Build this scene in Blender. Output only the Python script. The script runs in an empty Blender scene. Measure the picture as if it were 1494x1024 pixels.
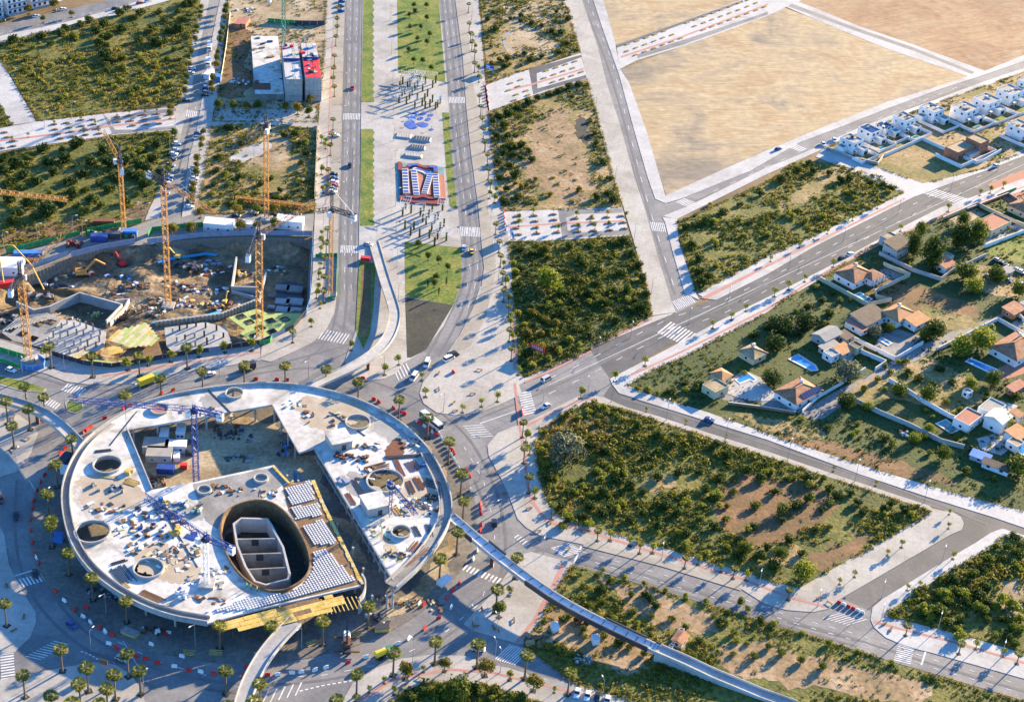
import bpy, bmesh, math, random
import numpy as np
from mathutils import Vector, Matrix
from mathutils.geometry import tessellate_polygon
R = math.radians
random.seed(7)
rng = np.random.default_rng(7)
scene = bpy.context.scene
COL = scene.collection

# ------------------------------------------------------------------ camera, sky, sun, exposure
CH, CF, CP, CR = 370.0, 2450.0, R(33), R(5)          # height (m), focal length (photo px), pitch, roll
IW, IH = 1494.0, 1024.0
_F = Vector((0, math.cos(CP), -math.sin(CP)))
_U0 = Vector((0, math.sin(CP), math.cos(CP)))
_R0 = Vector((1, 0, 0))
_R = _R0 * math.cos(CR) + _U0 * math.sin(CR)
_U = _U0 * math.cos(CR) - _R0 * math.sin(CR)
cd = bpy.data.cameras.new('camera')
cam = bpy.data.objects.new('camera', cd)
COL.objects.link(cam)
cd.sensor_width = 36
cd.lens = 36 * CF / IW
cd.clip_start, cd.clip_end = 5, 12000
m3 = Matrix((_R, _U, -_F)).transposed()
cam.matrix_world = Matrix.Translation((0, 0, CH)) @ m3.to_4x4()
scene.camera = cam

SUN_AZ, SUN_EL = R(40), R(13.5)                        # azimuth from +Y towards +X
world = bpy.data.worlds.new('World')
scene.world = world
world.use_nodes = True
wn = world.node_tree
bg = wn.nodes['Background']
sky = wn.nodes.new('ShaderNodeTexSky')
sky.sky_type = 'NISHITA'
sky.sun_disc = False
sky.sun_elevation = SUN_EL
sky.sun_rotation = SUN_AZ
sky.altitude = 100
sky.air_density = 1.0
sky.dust_density = 0.4
sky.ozone_density = 3.0
tint = wn.nodes.new('ShaderNodeMix'); tint.data_type = 'RGBA'; tint.blend_type = 'MULTIPLY'
tint.inputs[0].default_value = 1
tint.inputs[7].default_value = (.52, .90, 1.28, 1)      # clear, deep blue evening sky
wn.links.new(sky.outputs[0], tint.inputs[6])
wn.links.new(tint.outputs[2], bg.inputs[0])
bg.inputs[1].default_value = 0.09
sl = bpy.data.lights.new('sun', 'SUN')
sl.energy = 5.0
sl.angle = R(0.5)
sl.color = (1.0, 0.77, 0.46)
so = bpy.data.objects.new('sun', sl)
COL.objects.link(so)
sdir = Vector((math.sin(SUN_AZ) * math.cos(SUN_EL), math.cos(SUN_AZ) * math.cos(SUN_EL), math.sin(SUN_EL)))
so.rotation_euler = (-sdir).to_track_quat('-Z', 'Y').to_euler()
so.location = (200, 600, 300)
vs = scene.view_settings
vs.view_transform = 'Standard'
vs.look = 'None'
vs.gamma = 1.0
vs.use_curve_mapping = False
vs.exposure = 2.15
scene.cycles.max_bounces = 5
scene.cycles.diffuse_bounces = 3
scene.cycles.glossy_bounces = 2
scene.cycles.use_denoising = True


# ------------------------------------------------------------------ helpers
def G(x, y, z=0.0):
    """survey: photo pixel -> place on the level plane at height z"""
    d = _F * CF + _R * (x - IW / 2) + _U * (IH / 2 - y)
    t = (CH - z) / -d.z
    return Vector((d.x * t, d.y * t, z))
def pts(s):
    return [tuple(float(v) for v in p.split(',')) for p in s.split()]
def GP(s, z=0.0):
    return [G(x, y, z) for x, y in (pts(s) if isinstance(s, str) else s)]
def smooth(poly, n=2, closed=True):
    for _ in range(n):
        out = []
        k = len(poly)
        for i in range(k if closed else k - 1):
            a, b = poly[i], poly[(i + 1) % k]
            out += [a.lerp(b, .25), a.lerp(b, .75)]
        if not closed:
            out = [poly[0]] + out + [poly[-1]]
        poly = out
    return poly

class MB:
    def __init__(s):
        s.v, s.f, s.m = [], [], []
        s.mi = 0
    def add(s, vs, fs):
        b = len(s.v)
        s.v += [tuple(v) for v in vs]
        s.f += [tuple(i + b for i in f) for f in fs]
        s.m += [s.mi] * len(fs)
        return s
    def box(s, c, d, rz=0.0, taper=1.0):
        """c = centre of the base"""
        x, y, h = d[0] / 2, d[1] / 2, d[2]
        ca, sa = math.cos(rz), math.sin(rz)
        vs = []
        for (sx, sy, z, t) in ((-1, -1, 0, 1), (1, -1, 0, 1), (1, 1, 0, 1), (-1, 1, 0, 1), (-1, -1, h, taper), (1, -1, h, taper), (1, 1, h, taper), (-1, 1, h, taper)):
            px, py = sx * x * t, sy * y * t
            vs.append((c[0] + px * ca - py * sa, c[1] + px * sa + py * ca, c[2] + z))
        return s.add(vs, [(3, 2, 1, 0), (4, 5, 6, 7), (0, 1, 5, 4), (1, 2, 6, 5), (2, 3, 7, 6), (3, 0, 4, 7)])
    def bar(s, p, q, w, h=None):
        h = h or w
        p, q = Vector(p), Vector(q)
        d = (q - p)
        if d.length < 1e-6:
            return s
        d.normalize()
        up = Vector((0, 0, 1)) if abs(d.z) < .95 else Vector((1, 0, 0))
        a = d.cross(up).normalized() * (w / 2)
        b = a.cross(d).normalized() * (h / 2)
        vs = [p - a - b, p + a - b, p + a + b, p - a + b, q - a - b, q + a - b, q + a + b, q - a + b]
        return s.add(vs, [(0, 1, 2, 3), (7, 6, 5, 4), (0, 4, 5, 1), (1, 5, 6, 2), (2, 6, 7, 3), (3, 7, 4, 0)])
    def tube(s, p, q, r0, r1=None, n=8, caps=True):
        r1 = r0 if r1 is None else r1
        p, q = Vector(p), Vector(q)
        d = (q - p).normalized()
        up = Vector((0, 0, 1)) if abs(d.z) < .95 else Vector((1, 0, 0))
        a = d.cross(up).normalized()
        b = a.cross(d)
        vs = []
        for c, r in ((p, r0), (q, r1)):
            for i in range(n):
                t = 2 * math.pi * i / n
                vs.append(c + a * (r * math.cos(t)) + b * (r * math.sin(t)))
        fs = [(i, (i + 1) % n, n + (i + 1) % n, n + i) for i in range(n)]
        if caps:
            fs += [tuple(range(n))[::-1], tuple(range(n, 2 * n))]
        return s.add(vs, fs)
    def lathe(s, prof, c=(0, 0, 0), n=10):
        vs, fs = [], []
        for r, z in prof:
            for i in range(n):
                t = 2 * math.pi * i / n
                vs.append((c[0] + r * math.cos(t), c[1] + r * math.sin(t), c[2] + z))
        for k in range(len(prof) - 1):
            for i in range(n):
                j = (i + 1) % n
                fs.append((k * n + i, k * n + j, (k + 1) * n + j, (k + 1) * n + i))
        fs += [tuple(range(n))[::-1], tuple(range((len(prof) - 1) * n, len(prof) * n))]
        return s.add(vs, fs)
    def tess(s, loops, z0, z1=None):
        """loops: outer + holes (x,y). flat sheet at z0, or prism from z0 up to z1"""
        zt = z0 if z1 is None else z1
        flat = [Vector((p[0], p[1], 0)) for l in loops for p in l]
        tris = tessellate_polygon([[Vector((p[0], p[1], 0)) for p in l] for l in loops])
        fs = []
        for t in tris:
            a, b, c = (flat[i] for i in t)
            fs.append(tuple(t) if (b - a).cross(c - a).z > 0 else tuple(t)[::-1])
        s.add([(p.x, p.y, zt) for p in flat], fs)
        if z1 is not None:
            for li, l in enumerate(loops):
                n = len(l)
                ar = sum(l[i][0] * l[(i + 1) % n][1] - l[(i + 1) % n][0] * l[i][1] for i in range(n))
                l = list(l) if (ar > 0) == (li == 0) else list(l)[::-1]
                s.add([(p[0], p[1], z0) for p in l] + [(p[0], p[1], zt) for p in l],
                      [(i, (i + 1) % n, n + (i + 1) % n, n + i) for i in range(n)])
        return s
    def wall(s, line, w, z0, z1, closed=False):
        """wall of width w along a polyline of (x,y[,z])"""
        L = [Vector((p[0], p[1], 0)) for p in line]
        n = len(L)
        vs, fs = [], []
        for i in range(n):
            a = L[i - 1] if (i or closed) else L[i]
            b = L[(i + 1) % n] if (i < n - 1 or closed) else L[i]
            d = (b - a).normalized()
            o = Vector((-d.y, d.x, 0)) * (w / 2)
            z = line[i][2] if len(line[i]) > 2 else 0
            for q in (L[i] - o, L[i] + o):
                vs += [(q.x, q.y, z + z0), (q.x, q.y, z + z1)]
        for i in range(n if closed else n - 1):
            a, b = i * 4, ((i + 1) % n) * 4
            fs += [(a + 1, a + 3, b + 3, b + 1)[::-1], (a, a + 1, b + 1, b)[::-1], (a + 3, a + 2, b + 2, b + 3)[::-1], (a, b, b + 2, a + 2)[::-1]]
        if not closed:
            fs += [(0, 2, 3, 1)[::-1], tuple(x + (n - 1) * 4 for x in (0, 1, 3, 2))[::-1]]
        return s.add(vs, fs)
    def mesh(s, name, mats):
        me = bpy.data.meshes.new(name)
        me.from_pydata(s.v, [], s.f)
        for m in (mats if isinstance(mats, (list, tuple)) else [mats]):
            me.materials.append(m)
        if any(s.m):
            me.polygons.foreach_set('material_index', s.m)
        me.update()
        return me
    def build(s, name, mats, parent=None, loc=None, rz=0.0):
        return link(name, s.mesh(name, mats), parent, loc, rz)

def link(name, me, parent=None, loc=None, rz=0.0):
    o = bpy.data.objects.new(name, me)
    COL.objects.link(o)
    if parent is not None:
        o.parent = parent
    if loc is not None:
        o.location = loc
    if rz:
        o.rotation_euler.z = rz
    return o
def tag(o, label=None, cat=None, group=None, kind=None):
    if label: o['label'] = label
    if cat: o['category'] = cat
    if group: o['group'] = group
    if kind: o['kind'] = kind
    return o
def empty(name, loc=(0, 0, 0), rz=0.0):
    return link(name, None, None, loc, rz)
def thing(name, label, cat, loc=(0, 0, 0), rz=0.0, group=None):
    return tag(empty(name, loc, rz), label, cat, group)
KIDS = {}
def kids(o):
    if o.name not in KIDS:
        KIDS[o.name] = list(o.children)
    return KIDS[o.name]
def dup(o, loc=None, rz=0.0, label=None, group=None, sc=1.0, parent=None, top=True):
    c = o.copy()
    COL.objects.link(c)
    c.parent = parent
    if top:
        c.location = loc
        c.rotation_euler.z = rz
        c.scale = (sc, sc, sc) if not isinstance(sc, tuple) else sc
        if label: c['label'] = label
        if group: c['group'] = group
    for k in kids(o):
        dup(k, parent=c, top=False)
    return c
class Kind:
    """a prototype used in place the first time and copied afterwards"""
    def __init__(s, root):
        s.root, s.used = root, False
    def put(s, loc, rz=0.0, label=None, group=None, sc=1.0):
        if s.used:
            return dup(s.root, loc, rz, label, group, sc)
        s.used = True
        o = s.root
        kids(o)
        for k in kids(o): kids(k)
        o.location = loc
        o.rotation_euler.z = rz
        o.scale = (sc, sc, sc) if not isinstance(sc, tuple) else sc
        if label: o['label'] = label
        if group: o['group'] = group
        return o
ORD = 'first second third fourth fifth sixth seventh eighth ninth tenth eleventh twelfth thirteenth fourteenth fifteenth sixteenth seventeenth eighteenth nineteenth twentieth'.split()
TENS = {20: 'twenty', 30: 'thirty', 40: 'forty'}
def nth(i):
    if i < 20: return ORD[i]
    t, u = (i + 1) // 10 * 10, (i + 1) % 10
    return {20: 'twentieth', 30: 'thirtieth', 40: 'fortieth'}[t] if u == 0 else TENS[t] + '-' + ORD[u - 1]

# ------------------------------------------------------------------ materials
def srgb(*c):
    return tuple(((v / 255) / 12.92 if v <= 10 else ((v / 255 + .055) / 1.055) ** 2.4) for v in c)
def mat(name, cols, scale=1.0, rough=.85, coord='world', stretch=None, rot=0.0, bump=0.0, bscale=None, detail=6.0, metal=0.0,
        pos=None, rnd=0.0, spec=.3, fine=0.0, fscale=3.0, distort=0.0):
    """noise-driven colour ramp; cols = list of rgb albedo. rnd = brightness spread per object, fine = second small-scale speckle"""
    m = bpy.data.materials.new(name)
    m.use_nodes = True
    nt = m.node_tree
    N, L = nt.nodes, nt.links
    b = N['Principled BSDF']
    b.inputs['Roughness'].default_value = rough
    b.inputs['Metallic'].default_value = metal
    b.inputs['Specular IOR Level'].default_value = spec
    if len(cols) == 1 and not rnd and not fine:
        b.inputs['Base Color'].default_value = (*cols[0], 1)
        return m
    if coord == 'world':
        co = N.new('ShaderNodeNewGeometry').outputs['Position']
    else:
        co = N.new('ShaderNodeTexCoord').outputs['Object']
    mp = N.new('ShaderNodeMapping')
    L.new(co, mp.inputs[0])
    mp.inputs['Rotation'].default_value = (0, 0, rot)
    if stretch:
        mp.inputs['Scale'].default_value = stretch
    no = N.new('ShaderNodeTexNoise')
    no.inputs['Scale'].default_value = scale
    no.inputs['Detail'].default_value = detail
    no.inputs['Roughness'].default_value = .6
    no.inputs['Distortion'].default_value = distort
    L.new(mp.outputs[0], no.inputs[0])
    rp = N.new('ShaderNodeValToRGB')
    el = rp.color_ramp.elements
    n = len(cols)
    if n == 1:
        cols = [cols[0], cols[0]]
        n = 2
    P_ = pos or [.32 + .36 * i / (n - 1) for i in range(n)]
    for i, c in enumerate(cols):
        e = el[i] if i < 2 else el.new(P_[i])
        e.position = P_[i]
        e.color = (*c, 1)
    L.new(no.outputs['Fac'], rp.inputs[0])
    out = rp.outputs[0]
    def mul(out, fac_sock, lo, hi):
        mr = N.new('ShaderNodeMapRange')
        mr.inputs[3].default_value, mr.inputs[4].default_value = lo, hi
        L.new(fac_sock, mr.inputs[0])
        mx = N.new('ShaderNodeVectorMath')
        mx.operation = 'SCALE'
        L.new(out, mx.inputs[0])
        L.new(mr.outputs[0], mx.inputs['Scale'])
        return mx.outputs[0]
    if fine:
        n2 = N.new('ShaderNodeTexNoise')
        n2.inputs['Scale'].default_value = fscale
        n2.inputs['Detail'].default_value = 4
        L.new(co, n2.inputs[0])
        mr = N.new('ShaderNodeMapRange')
        mr.inputs[1].default_value, mr.inputs[2].default_value = .3, .7
        mr.inputs[3].default_value, mr.inputs[4].default_value = 1 - fine, 1 + fine
        L.new(n2.outputs['Fac'], mr.inputs[0])
        mx = N.new('ShaderNodeVectorMath')
        mx.operation = 'SCALE'
        L.new(out, mx.inputs[0])
        L.new(mr.outputs[0], mx.inputs['Scale'])
        out = mx.outputs[0]
    if rnd:
        oi = N.new('ShaderNodeObjectInfo')
        out = mul(out, oi.outputs['Random'], 1 - rnd, 1 + rnd)
    L.new(out, b.inputs['Base Color'])
    if bump:
        bn = N.new('ShaderNodeTexNoise')
        bn.inputs['Scale'].default_value = bscale or scale * 4
        bn.inputs['Detail'].default_value = 5
        L.new(mp.outputs[0], bn.inputs[0])
        bu = N.new('ShaderNodeBump')
        bu.inputs['Strength'].default_value = min(1, bump)
        bu.inputs['Distance'].default_value = max(.05, bump)
        L.new(bn.outputs['Fac'], bu.inputs['Height'])
        L.new(bu.outputs[0], b.inputs['Normal'])
    return m
def leafmat(name, cols, trans=.25):
    """foliage: colour varies leaf by leaf (face attribute) and plant by plant"""
    m = bpy.data.materials.new(name)
    m.use_nodes = True
    nt = m.node_tree
    N, L = nt.nodes, nt.links
    b = N['Principled BSDF']
    b.inputs['Roughness'].default_value = .7
    b.inputs['Specular IOR Level'].default_value = .15
    at = N.new('ShaderNodeAttribute')
    at.attribute_name = 'hue'
    oi = N.new('ShaderNodeObjectInfo')
    ad = N.new('ShaderNodeMath')
    ad.operation = 'MULTIPLY_ADD'
    L.new(oi.outputs['Random'], ad.inputs[0])
    ad.inputs[1].default_value = .3
    L.new(at.outputs['Fac'], ad.inputs[2])
    rp = N.new('ShaderNodeValToRGB')
    el = rp.color_ramp.elements
    for i, c in enumerate(cols):
        p = i / (len(cols) - 1) * 1.1
        e = el[i] if i < 2 else el.new(min(1, p))
        e.position = min(1, p)
        e.color = (*c, 1)
    L.new(ad.outputs[0], rp.inputs[0])
    L.new(rp.outputs[0], b.inputs['Base Color'])
    tr = N.new('ShaderNodeBsdfTranslucent')
    L.new(rp.outputs[0], tr.inputs[0])
    mx = N.new('ShaderNodeMixShader')
    mx.inputs[0].default_value = trans
    L.new(b.outputs[0], mx.inputs[1])
    L.new(tr.outputs[0], mx.inputs[2])
    L.new(mx.outputs[0], N['Material Output'].inputs[0])
    return m
M = {}
M['earth'] = mat('earth', [(.10, .075, .035), (.17, .115, .055), (.24, .16, .08)], .03, fine=.25, fscale=.6)
M['scrub_soil'] = mat('scrub_soil', [(.045, .06, .010), (.085, .095, .015), (.15, .135, .026), (.22, .165, .06)], .05, bump=.5, bscale=.8, fine=.4, fscale=.5, pos=[.3, .44, .58, .72], detail=9)
M['dry_soil'] = mat('dry_soil', [(.09, .10, .018), (.17, .14, .04), (.29, .20, .09), (.36, .28, .17)], .045, bump=.4, bscale=.8, fine=.35, fscale=.5, pos=[.3, .43, .56, .72], detail=9)
M['red_soil'] = mat('red_soil', [(.08, .07, .025), (.15, .085, .035), (.25, .13, .06)], .06, bump=.3, bscale=.9, fine=.3, fscale=.6)
M['meadow'] = mat('meadow', [(.022, .042, .008), (.04, .065, .011), (.065, .08, .016), (.14, .12, .05)], .05, bump=.4, bscale=1, fine=.4, fscale=.7, pos=[.32, .47, .6, .76], detail=10)
M['lawn'] = mat('lawn', [(.045, .10, .010), (.085, .14, .014), (.15, .17, .022), (.20, .19, .04)], .10, fine=.35, fscale=.8, bump=.3, bscale=1.2, detail=9)
M['dark_soil_and_shade'] = mat('dark_soil_and_shade', [(.025, .027, .024), (.04, .042, .032), (.06, .055, .04)], .12, fine=.3, fscale=.7)  # dark earth; also paints the shade down in the oval void
M['asphalt'] = mat('asphalt', [(.12, .12, .125), (.16, .158, .158), (.195, .19, .185), (.23, .225, .215)], .045, fine=.14, fscale=.7, rough=.75, distort=1.4, detail=10, pos=[.3, .45, .55, .7])
M['asphalt_new'] = mat('asphalt_new', [(.06, .062, .068), (.08, .082, .086), (.115, .115, .115)], .06, fine=.16, fscale=.7, rough=.75, distort=1.0, detail=10)
M['asphalt_pale'] = mat('asphalt_pale', [(.17, .165, .155), (.22, .21, .19), (.27, .25, .22)], .05, fine=.10, fscale=.5)
M['parking'] = mat('parking', [(.24, .215, .175), (.30, .27, .22), (.35, .32, .27)], .06, fine=.1, fscale=.6, detail=10)
M['sand_lot'] = mat('sand_lot', [(.17, .12, .065), (.27, .20, .115), (.36, .28, .17), (.44, .37, .26)], .06, fine=.28, fscale=.8, bump=.3, detail=10, pos=[.3, .43, .56, .7])
M['pit_dirt'] = mat('pit_dirt', [(.075, .055, .032), (.135, .095, .052), (.22, .155, .085), (.34, .26, .165)], .08, fine=.32, fscale=.6, bump=.6, bscale=.6, detail=10)
M['white_paint'] = mat('white_paint', [(.42, .42, .41), (.70, .70, .69)], .5, detail=8)
M['cycle_red'] = mat('cycle_red', [(.36, .17, .14), (.43, .22, .18)], .15, fine=.1)
M['plain_concrete'] = mat('plain_concrete', [(.27, .265, .25), (.36, .35, .33), (.43, .42, .39)], .10, fine=.12, fscale=.9)
M['new_concrete'] = mat('new_concrete', [(.16, .13, .10), (.33, .305, .27), (.47, .45, .41), (.56, .545, .51), (.44, .41, .36)], .05, fine=.18, fscale=.5, detail=12, distort=1.6, pos=[.24, .37, .47, .58, .74])
M['grey_concrete'] = mat('grey_concrete', [(.16, .155, .145), (.24, .23, .21), (.31, .30, .28)], .09, fine=.15, fscale=.7)
M['white_wall'] = mat('white_wall', [(.66, .65, .63), (.76, .76, .75)], .3, coord='obj')
M['cream_wall'] = mat('cream_wall', [(.52, .43, .26), (.60, .50, .31)], .3)
M['grey_wall'] = mat('grey_wall', [(.33, .32, .30), (.44, .43, .41)], .25, fine=.15)
M['brick_red'] = mat('brick_red', [(.30, .12, .07), (.38, .17, .10)], .6)
M['glass_dark'] = mat('glass_dark', [(.02, .025, .03)], rough=.08, spec=.6)
M['tile_roof'] = mat('tile_roof', [(.24, .10, .05), (.33, .15, .08), (.40, .22, .13)], .5, fine=.2, fscale=2.5)
M['tile_orange'] = mat('tile_orange', [(.40, .19, .08), (.50, .26, .12)], .5, fine=.15, fscale=2.5)
M['tile_brown'] = mat('tile_brown', [(.10, .075, .055), (.16, .12, .085)], .4, fine=.2, fscale=2)
M['roof_grey'] = mat('roof_grey', [(.25, .24, .22), (.33, .31, .28)], .4, fine=.1)
M['steel_yellow'] = mat('steel_yellow', [(.44, .20, .04), (.54, .29, .08)], .5, rough=.6)
M['steel_blue'] = mat('steel_blue', [(.018, .045, .20), (.03, .07, .28)], .5, rough=.5)
M['steel_green'] = mat('steel_green', [(.05, .22, .16)], rough=.5)
M['steel_dark'] = mat('steel_dark', [(.04, .042, .05)], rough=.5)
M['steel_white'] = mat('steel_white', [(.72, .72, .70)], rough=.5)
M['galv'] = mat('galv', [(.33, .34, .36)], rough=.45, metal=.3)
M['rust'] = mat('rust', [(.12, .045, .025), (.20, .075, .04)], 1.2)
M['wood_yellow'] = mat('wood_yellow', [(.40, .26, .06), (.56, .38, .09), (.62, .47, .18)], .35, fine=.2, fscale=2, detail=8)
M['wood_pale'] = mat('wood_pale', [(.42, .36, .20), (.56, .51, .32)], .4, fine=.15, fscale=2)
M['wood_brown'] = mat('wood_brown', [(.13, .075, .035), (.24, .145, .07)], .7, fine=.2, fscale=2)
M['form_green'] = mat('form_green', [(.30, .36, .10), (.40, .45, .15)], .3, fine=.2, fscale=1.4)
M['net_green'] = mat('net_green', [(.02, .20, .055), (.035, .30, .09)], .4)
M['hoarding'] = mat('hoarding', [(.20, .24, .33), (.26, .30, .39)], .4)
M['net_blue'] = mat('net_blue', [(.03, .14, .42), (.06, .22, .52)], .4)
M['tarp_blue'] = mat('tarp_blue', [(.05, .30, .50)], 1)
M['cabin_white'] = mat('cabin_white', [(.60, .60, .60), (.68, .68, .68)], .5)
M['barrier_red'] = mat('barrier_red', [(.62, .03, .025)], rough=.5)
M['barrier_white'] = mat('barrier_white', [(.72, .71, .69)], rough=.5)
M['rubber_blue'] = mat('rubber_blue', [(.025, .08, .33), (.045, .12, .42)], .5, fine=.15)
M['rubber_pale'] = mat('rubber_pale', [(.14, .28, .62), (.2, .35, .66)], .6)
M['teal'] = mat('teal', [(.10, .22, .24), (.15, .28, .28)], .4)
M['maroon'] = mat('maroon', [(.16, .028, .03), (.22, .045, .045)], .6)
M['cream'] = mat('cream', [(.60, .55, .47)], 1)
M['water_blue'] = mat('water_blue', [(.03, .20, .50), (.06, .30, .60)], .3, rough=.06, spec=.5)
M['water_teal'] = mat('water_teal', [(.03, .16, .20), (.05, .24, .25)], .3, rough=.06, spec=.5)
M['pond'] = mat('pond', [(.22, .27, .30), (.30, .34, .36)], .08, rough=.15, spec=.5)
M['trunk'] = mat('trunk', [(.12, .085, .055), (.20, .15, .10)], 2)
M['palm_leaf'] = leafmat('palm_leaf', [(.04, .065, .010), (.11, .13, .018), (.28, .235, .04)], .25)
M['dead_leaf'] = mat('dead_leaf', [(.20, .13, .06), (.28, .19, .09)], 2)
M['leaf_dark'] = leafmat('leaf_dark', [(.022, .045, .008), (.05, .078, .012), (.12, .13, .022)], .3)
M['leaf_mid'] = leafmat('leaf_mid', [(.04, .07, .009), (.095, .125, .015), (.20, .195, .028)], .35)
M['leaf_yellow'] = leafmat('leaf_yellow', [(.11, .15, .014), (.22, .24, .026), (.36, .33, .05)], .4)
M['leaf_gold'] = leafmat('leaf_gold', [(.07, .07, .010), (.18, .145, .018), (.32, .225, .035)], .3)
M['leaf_grey'] = leafmat('leaf_grey', [(.08, .10, .06), (.14, .155, .09), (.20, .20, .12)])
M['scrub'] = leafmat('scrub', [(.03, .05, .008), (.07, .09, .012), (.15, .155, .02), (.26, .215, .035), (.32, .22, .06)], .35)
M['tyre'] = mat('tyre', [(.02, .02, .022)])
M['solar'] = mat('solar', [(.02, .04, .12)], rough=.2)
M['red'] = mat('red', [(.55, .04, .03)], rough=.5)
M['terracotta'] = mat('terracotta', [(.34, .13, .08), (.40, .18, .12)], .5)
M['cloth_dark'] = mat('cloth_dark', [(.05, .06, .09)])
M['hivis'] = mat('hivis', [(.45, .75, .05)])
M['skin'] = mat('skin', [(.42, .26, .18)])
M['stain_tan'] = mat('stain_tan', [(.34, .27, .19), (.44, .37, .28)], .2, fine=.2)
M['stain_grey'] = mat('stain_grey', [(.24, .23, .21), (.34, .33, .31)], .2, fine=.2)
M['asphalt_patch'] = mat('asphalt_patch', [(.10, .10, .104), (.125, .124, .126)], .3, fine=.15)
M['tyre_wear'] = mat('tyre_wear', [(.118, .117, .12), (.15, .148, .148)], .25, fine=.12)
M['tan_soil'] = mat('tan_soil', [(.12, .10, .04), (.22, .15, .075), (.30, .20, .11), (.36, .27, .17)], .07, fine=.35, fscale=.6, bump=.4, detail=10)
M['site_dirt'] = mat('site_dirt', [(.10, .09, .08), (.15, .135, .115), (.21, .185, .15)], .07, fine=.25, fscale=.7, bump=.3, detail=10)
M['pile_grey'] = mat('pile_grey', [(.17, .15, .12), (.24, .21, .17)], .6)
M['planter_brown'] = mat('planter_brown', [(.26, .15, .09), (.34, .21, .13)], .8)
def field_mat(name, cols, rot, pos=None):
    """ploughed field: broad tonal patches with long streaks along the furrows"""
    m = mat(name, cols, .02, pos=pos, distort=.8, detail=10, fine=.15, fscale=.25)
    nt = m.node_tree
    N, L = nt.nodes, nt.links
    b = N['Principled BSDF']
    src = b.inputs['Base Color'].links[0].from_socket
    co = N.new('ShaderNodeNewGeometry').outputs['Position']
    wob = N.new('ShaderNodeTexNoise')
    wob.inputs['Scale'].default_value = .008
    L.new(co, wob.inputs[0])
    sc = N.new('ShaderNodeVectorMath'); sc.operation = 'SCALE'; sc.inputs['Scale'].default_value = 40
    L.new(wob.outputs['Color'], sc.inputs[0])
    ad = N.new('ShaderNodeVectorMath')
    L.new(co, ad.inputs[0]); L.new(sc.outputs[0], ad.inputs[1])
    for stretch, f, r in (((.012, .16, 1), .08, rot + .2), ((.02, .9, 1), .15, rot + .05), ((.03, 2.2, 1), .20, rot - .02)):
        rt = N.new('ShaderNodeMapping'); rt.inputs['Rotation'].default_value = (0, 0, r)
        L.new(ad.outputs[0], rt.inputs[0])
        mp = N.new('ShaderNodeMapping'); mp.inputs['Scale'].default_value = stretch
        L.new(rt.outputs[0], mp.inputs[0])
        no = N.new('ShaderNodeTexNoise'); no.inputs['Scale'].default_value = 1; no.inputs['Detail'].default_value = 5
        L.new(mp.outputs[0], no.inputs[0])
        mr = N.new('ShaderNodeMapRange')
        mr.inputs[1].default_value, mr.inputs[2].default_value = .3, .7
        mr.inputs[3].default_value, mr.inputs[4].default_value = 1 - f, 1 + f
        L.new(no.outputs['Fac'], mr.inputs[0])
        mx = N.new('ShaderNodeVectorMath'); mx.operation = 'SCALE'
        L.new(src, mx.inputs[0]); L.new(mr.outputs[0], mx.inputs['Scale'])
        src = mx.outputs[0]
    L.new(src, b.inputs['Base Color'])
    return m
M['field_ochre'] = field_mat('field_ochre', [(.19, .16, .12), (.29, .225, .145), (.38, .29, .165), (.34, .235, .125), (.25, .195, .135)], -.35)
M['field_brown'] = field_mat('field_brown', [(.30, .215, .13), (.31, .19, .10), (.23, .125, .065), (.33, .23, .14)], -.55)
def paving_mat(name, cols, rot, size, joint=.82):
    m = mat(name, cols, .045, fine=.10, fscale=.7, detail=12, distort=.8)
    nt = m.node_tree
    N, L = nt.nodes, nt.links
    b = N['Principled BSDF']
    src = b.inputs['Base Color'].links[0].from_socket
    co = N.new('ShaderNodeNewGeometry').outputs['Position']
    mp = N.new('ShaderNodeMapping'); mp.inputs['Rotation'].default_value = (0, 0, rot)
    L.new(co, mp.inputs[0])
    br = N.new('ShaderNodeTexBrick')
    br.offset = 0
    br.inputs['Scale'].default_value = 1
    br.inputs['Brick Width'].default_value = size
    br.inputs['Row Height'].default_value = size
    br.inputs['Mortar Size'].default_value = .09
    br.inputs['Color1'].default_value = (1, 1, 1, 1)
    br.inputs['Color2'].default_value = (.93, .93, .93, 1)
    br.inputs['Mortar'].default_value = (joint, joint, joint, 1)
    L.new(mp.outputs[0], br.inputs[0])
    mx = N.new('ShaderNodeMix'); mx.data_type = 'RGBA'; mx.blend_type = 'MULTIPLY'
    mx.inputs[0].default_value = 1
    L.new(src, mx.inputs[6]); L.new(br.outputs['Color'], mx.inputs[7])
    L.new(mx.outputs[2], b.inputs['Base Color'])
    return m
M['paving'] = paving_mat('paving', [(.27, .25, .215), (.34, .315, .275), (.40, .375, .33), (.43, .41, .37)], .12, 3.0)
M['paving_white'] = paving_mat('paving_white', [(.32, .31, .295), (.40, .39, .37), (.46, .45, .43), (.48, .47, .45)], .4, 2.5, .88)
M['plaza'] = paving_mat('plaza', [(.26, .245, .22), (.33, .31, .28), (.385, .365, .335), (.42, .40, .37)], -.05, 4.0, .86)
def paint(name, c, rough=.35):
    M[name] = mat(name, [c], rough=rough, spec=.5)
    return M[name]
CARC = {'white': (.72, .72, .72), 'black': (.015, .016, .02), 'grey': (.18, .19, .2), 'silver': (.42, .43, .45), 'red': (.42, .02, .02), 'blue': (.03, .07, .25), 'yellow': (.70, .50, .03)}
for k_, c_ in CARC.items():
    paint('car_' + k_, c_)
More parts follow.
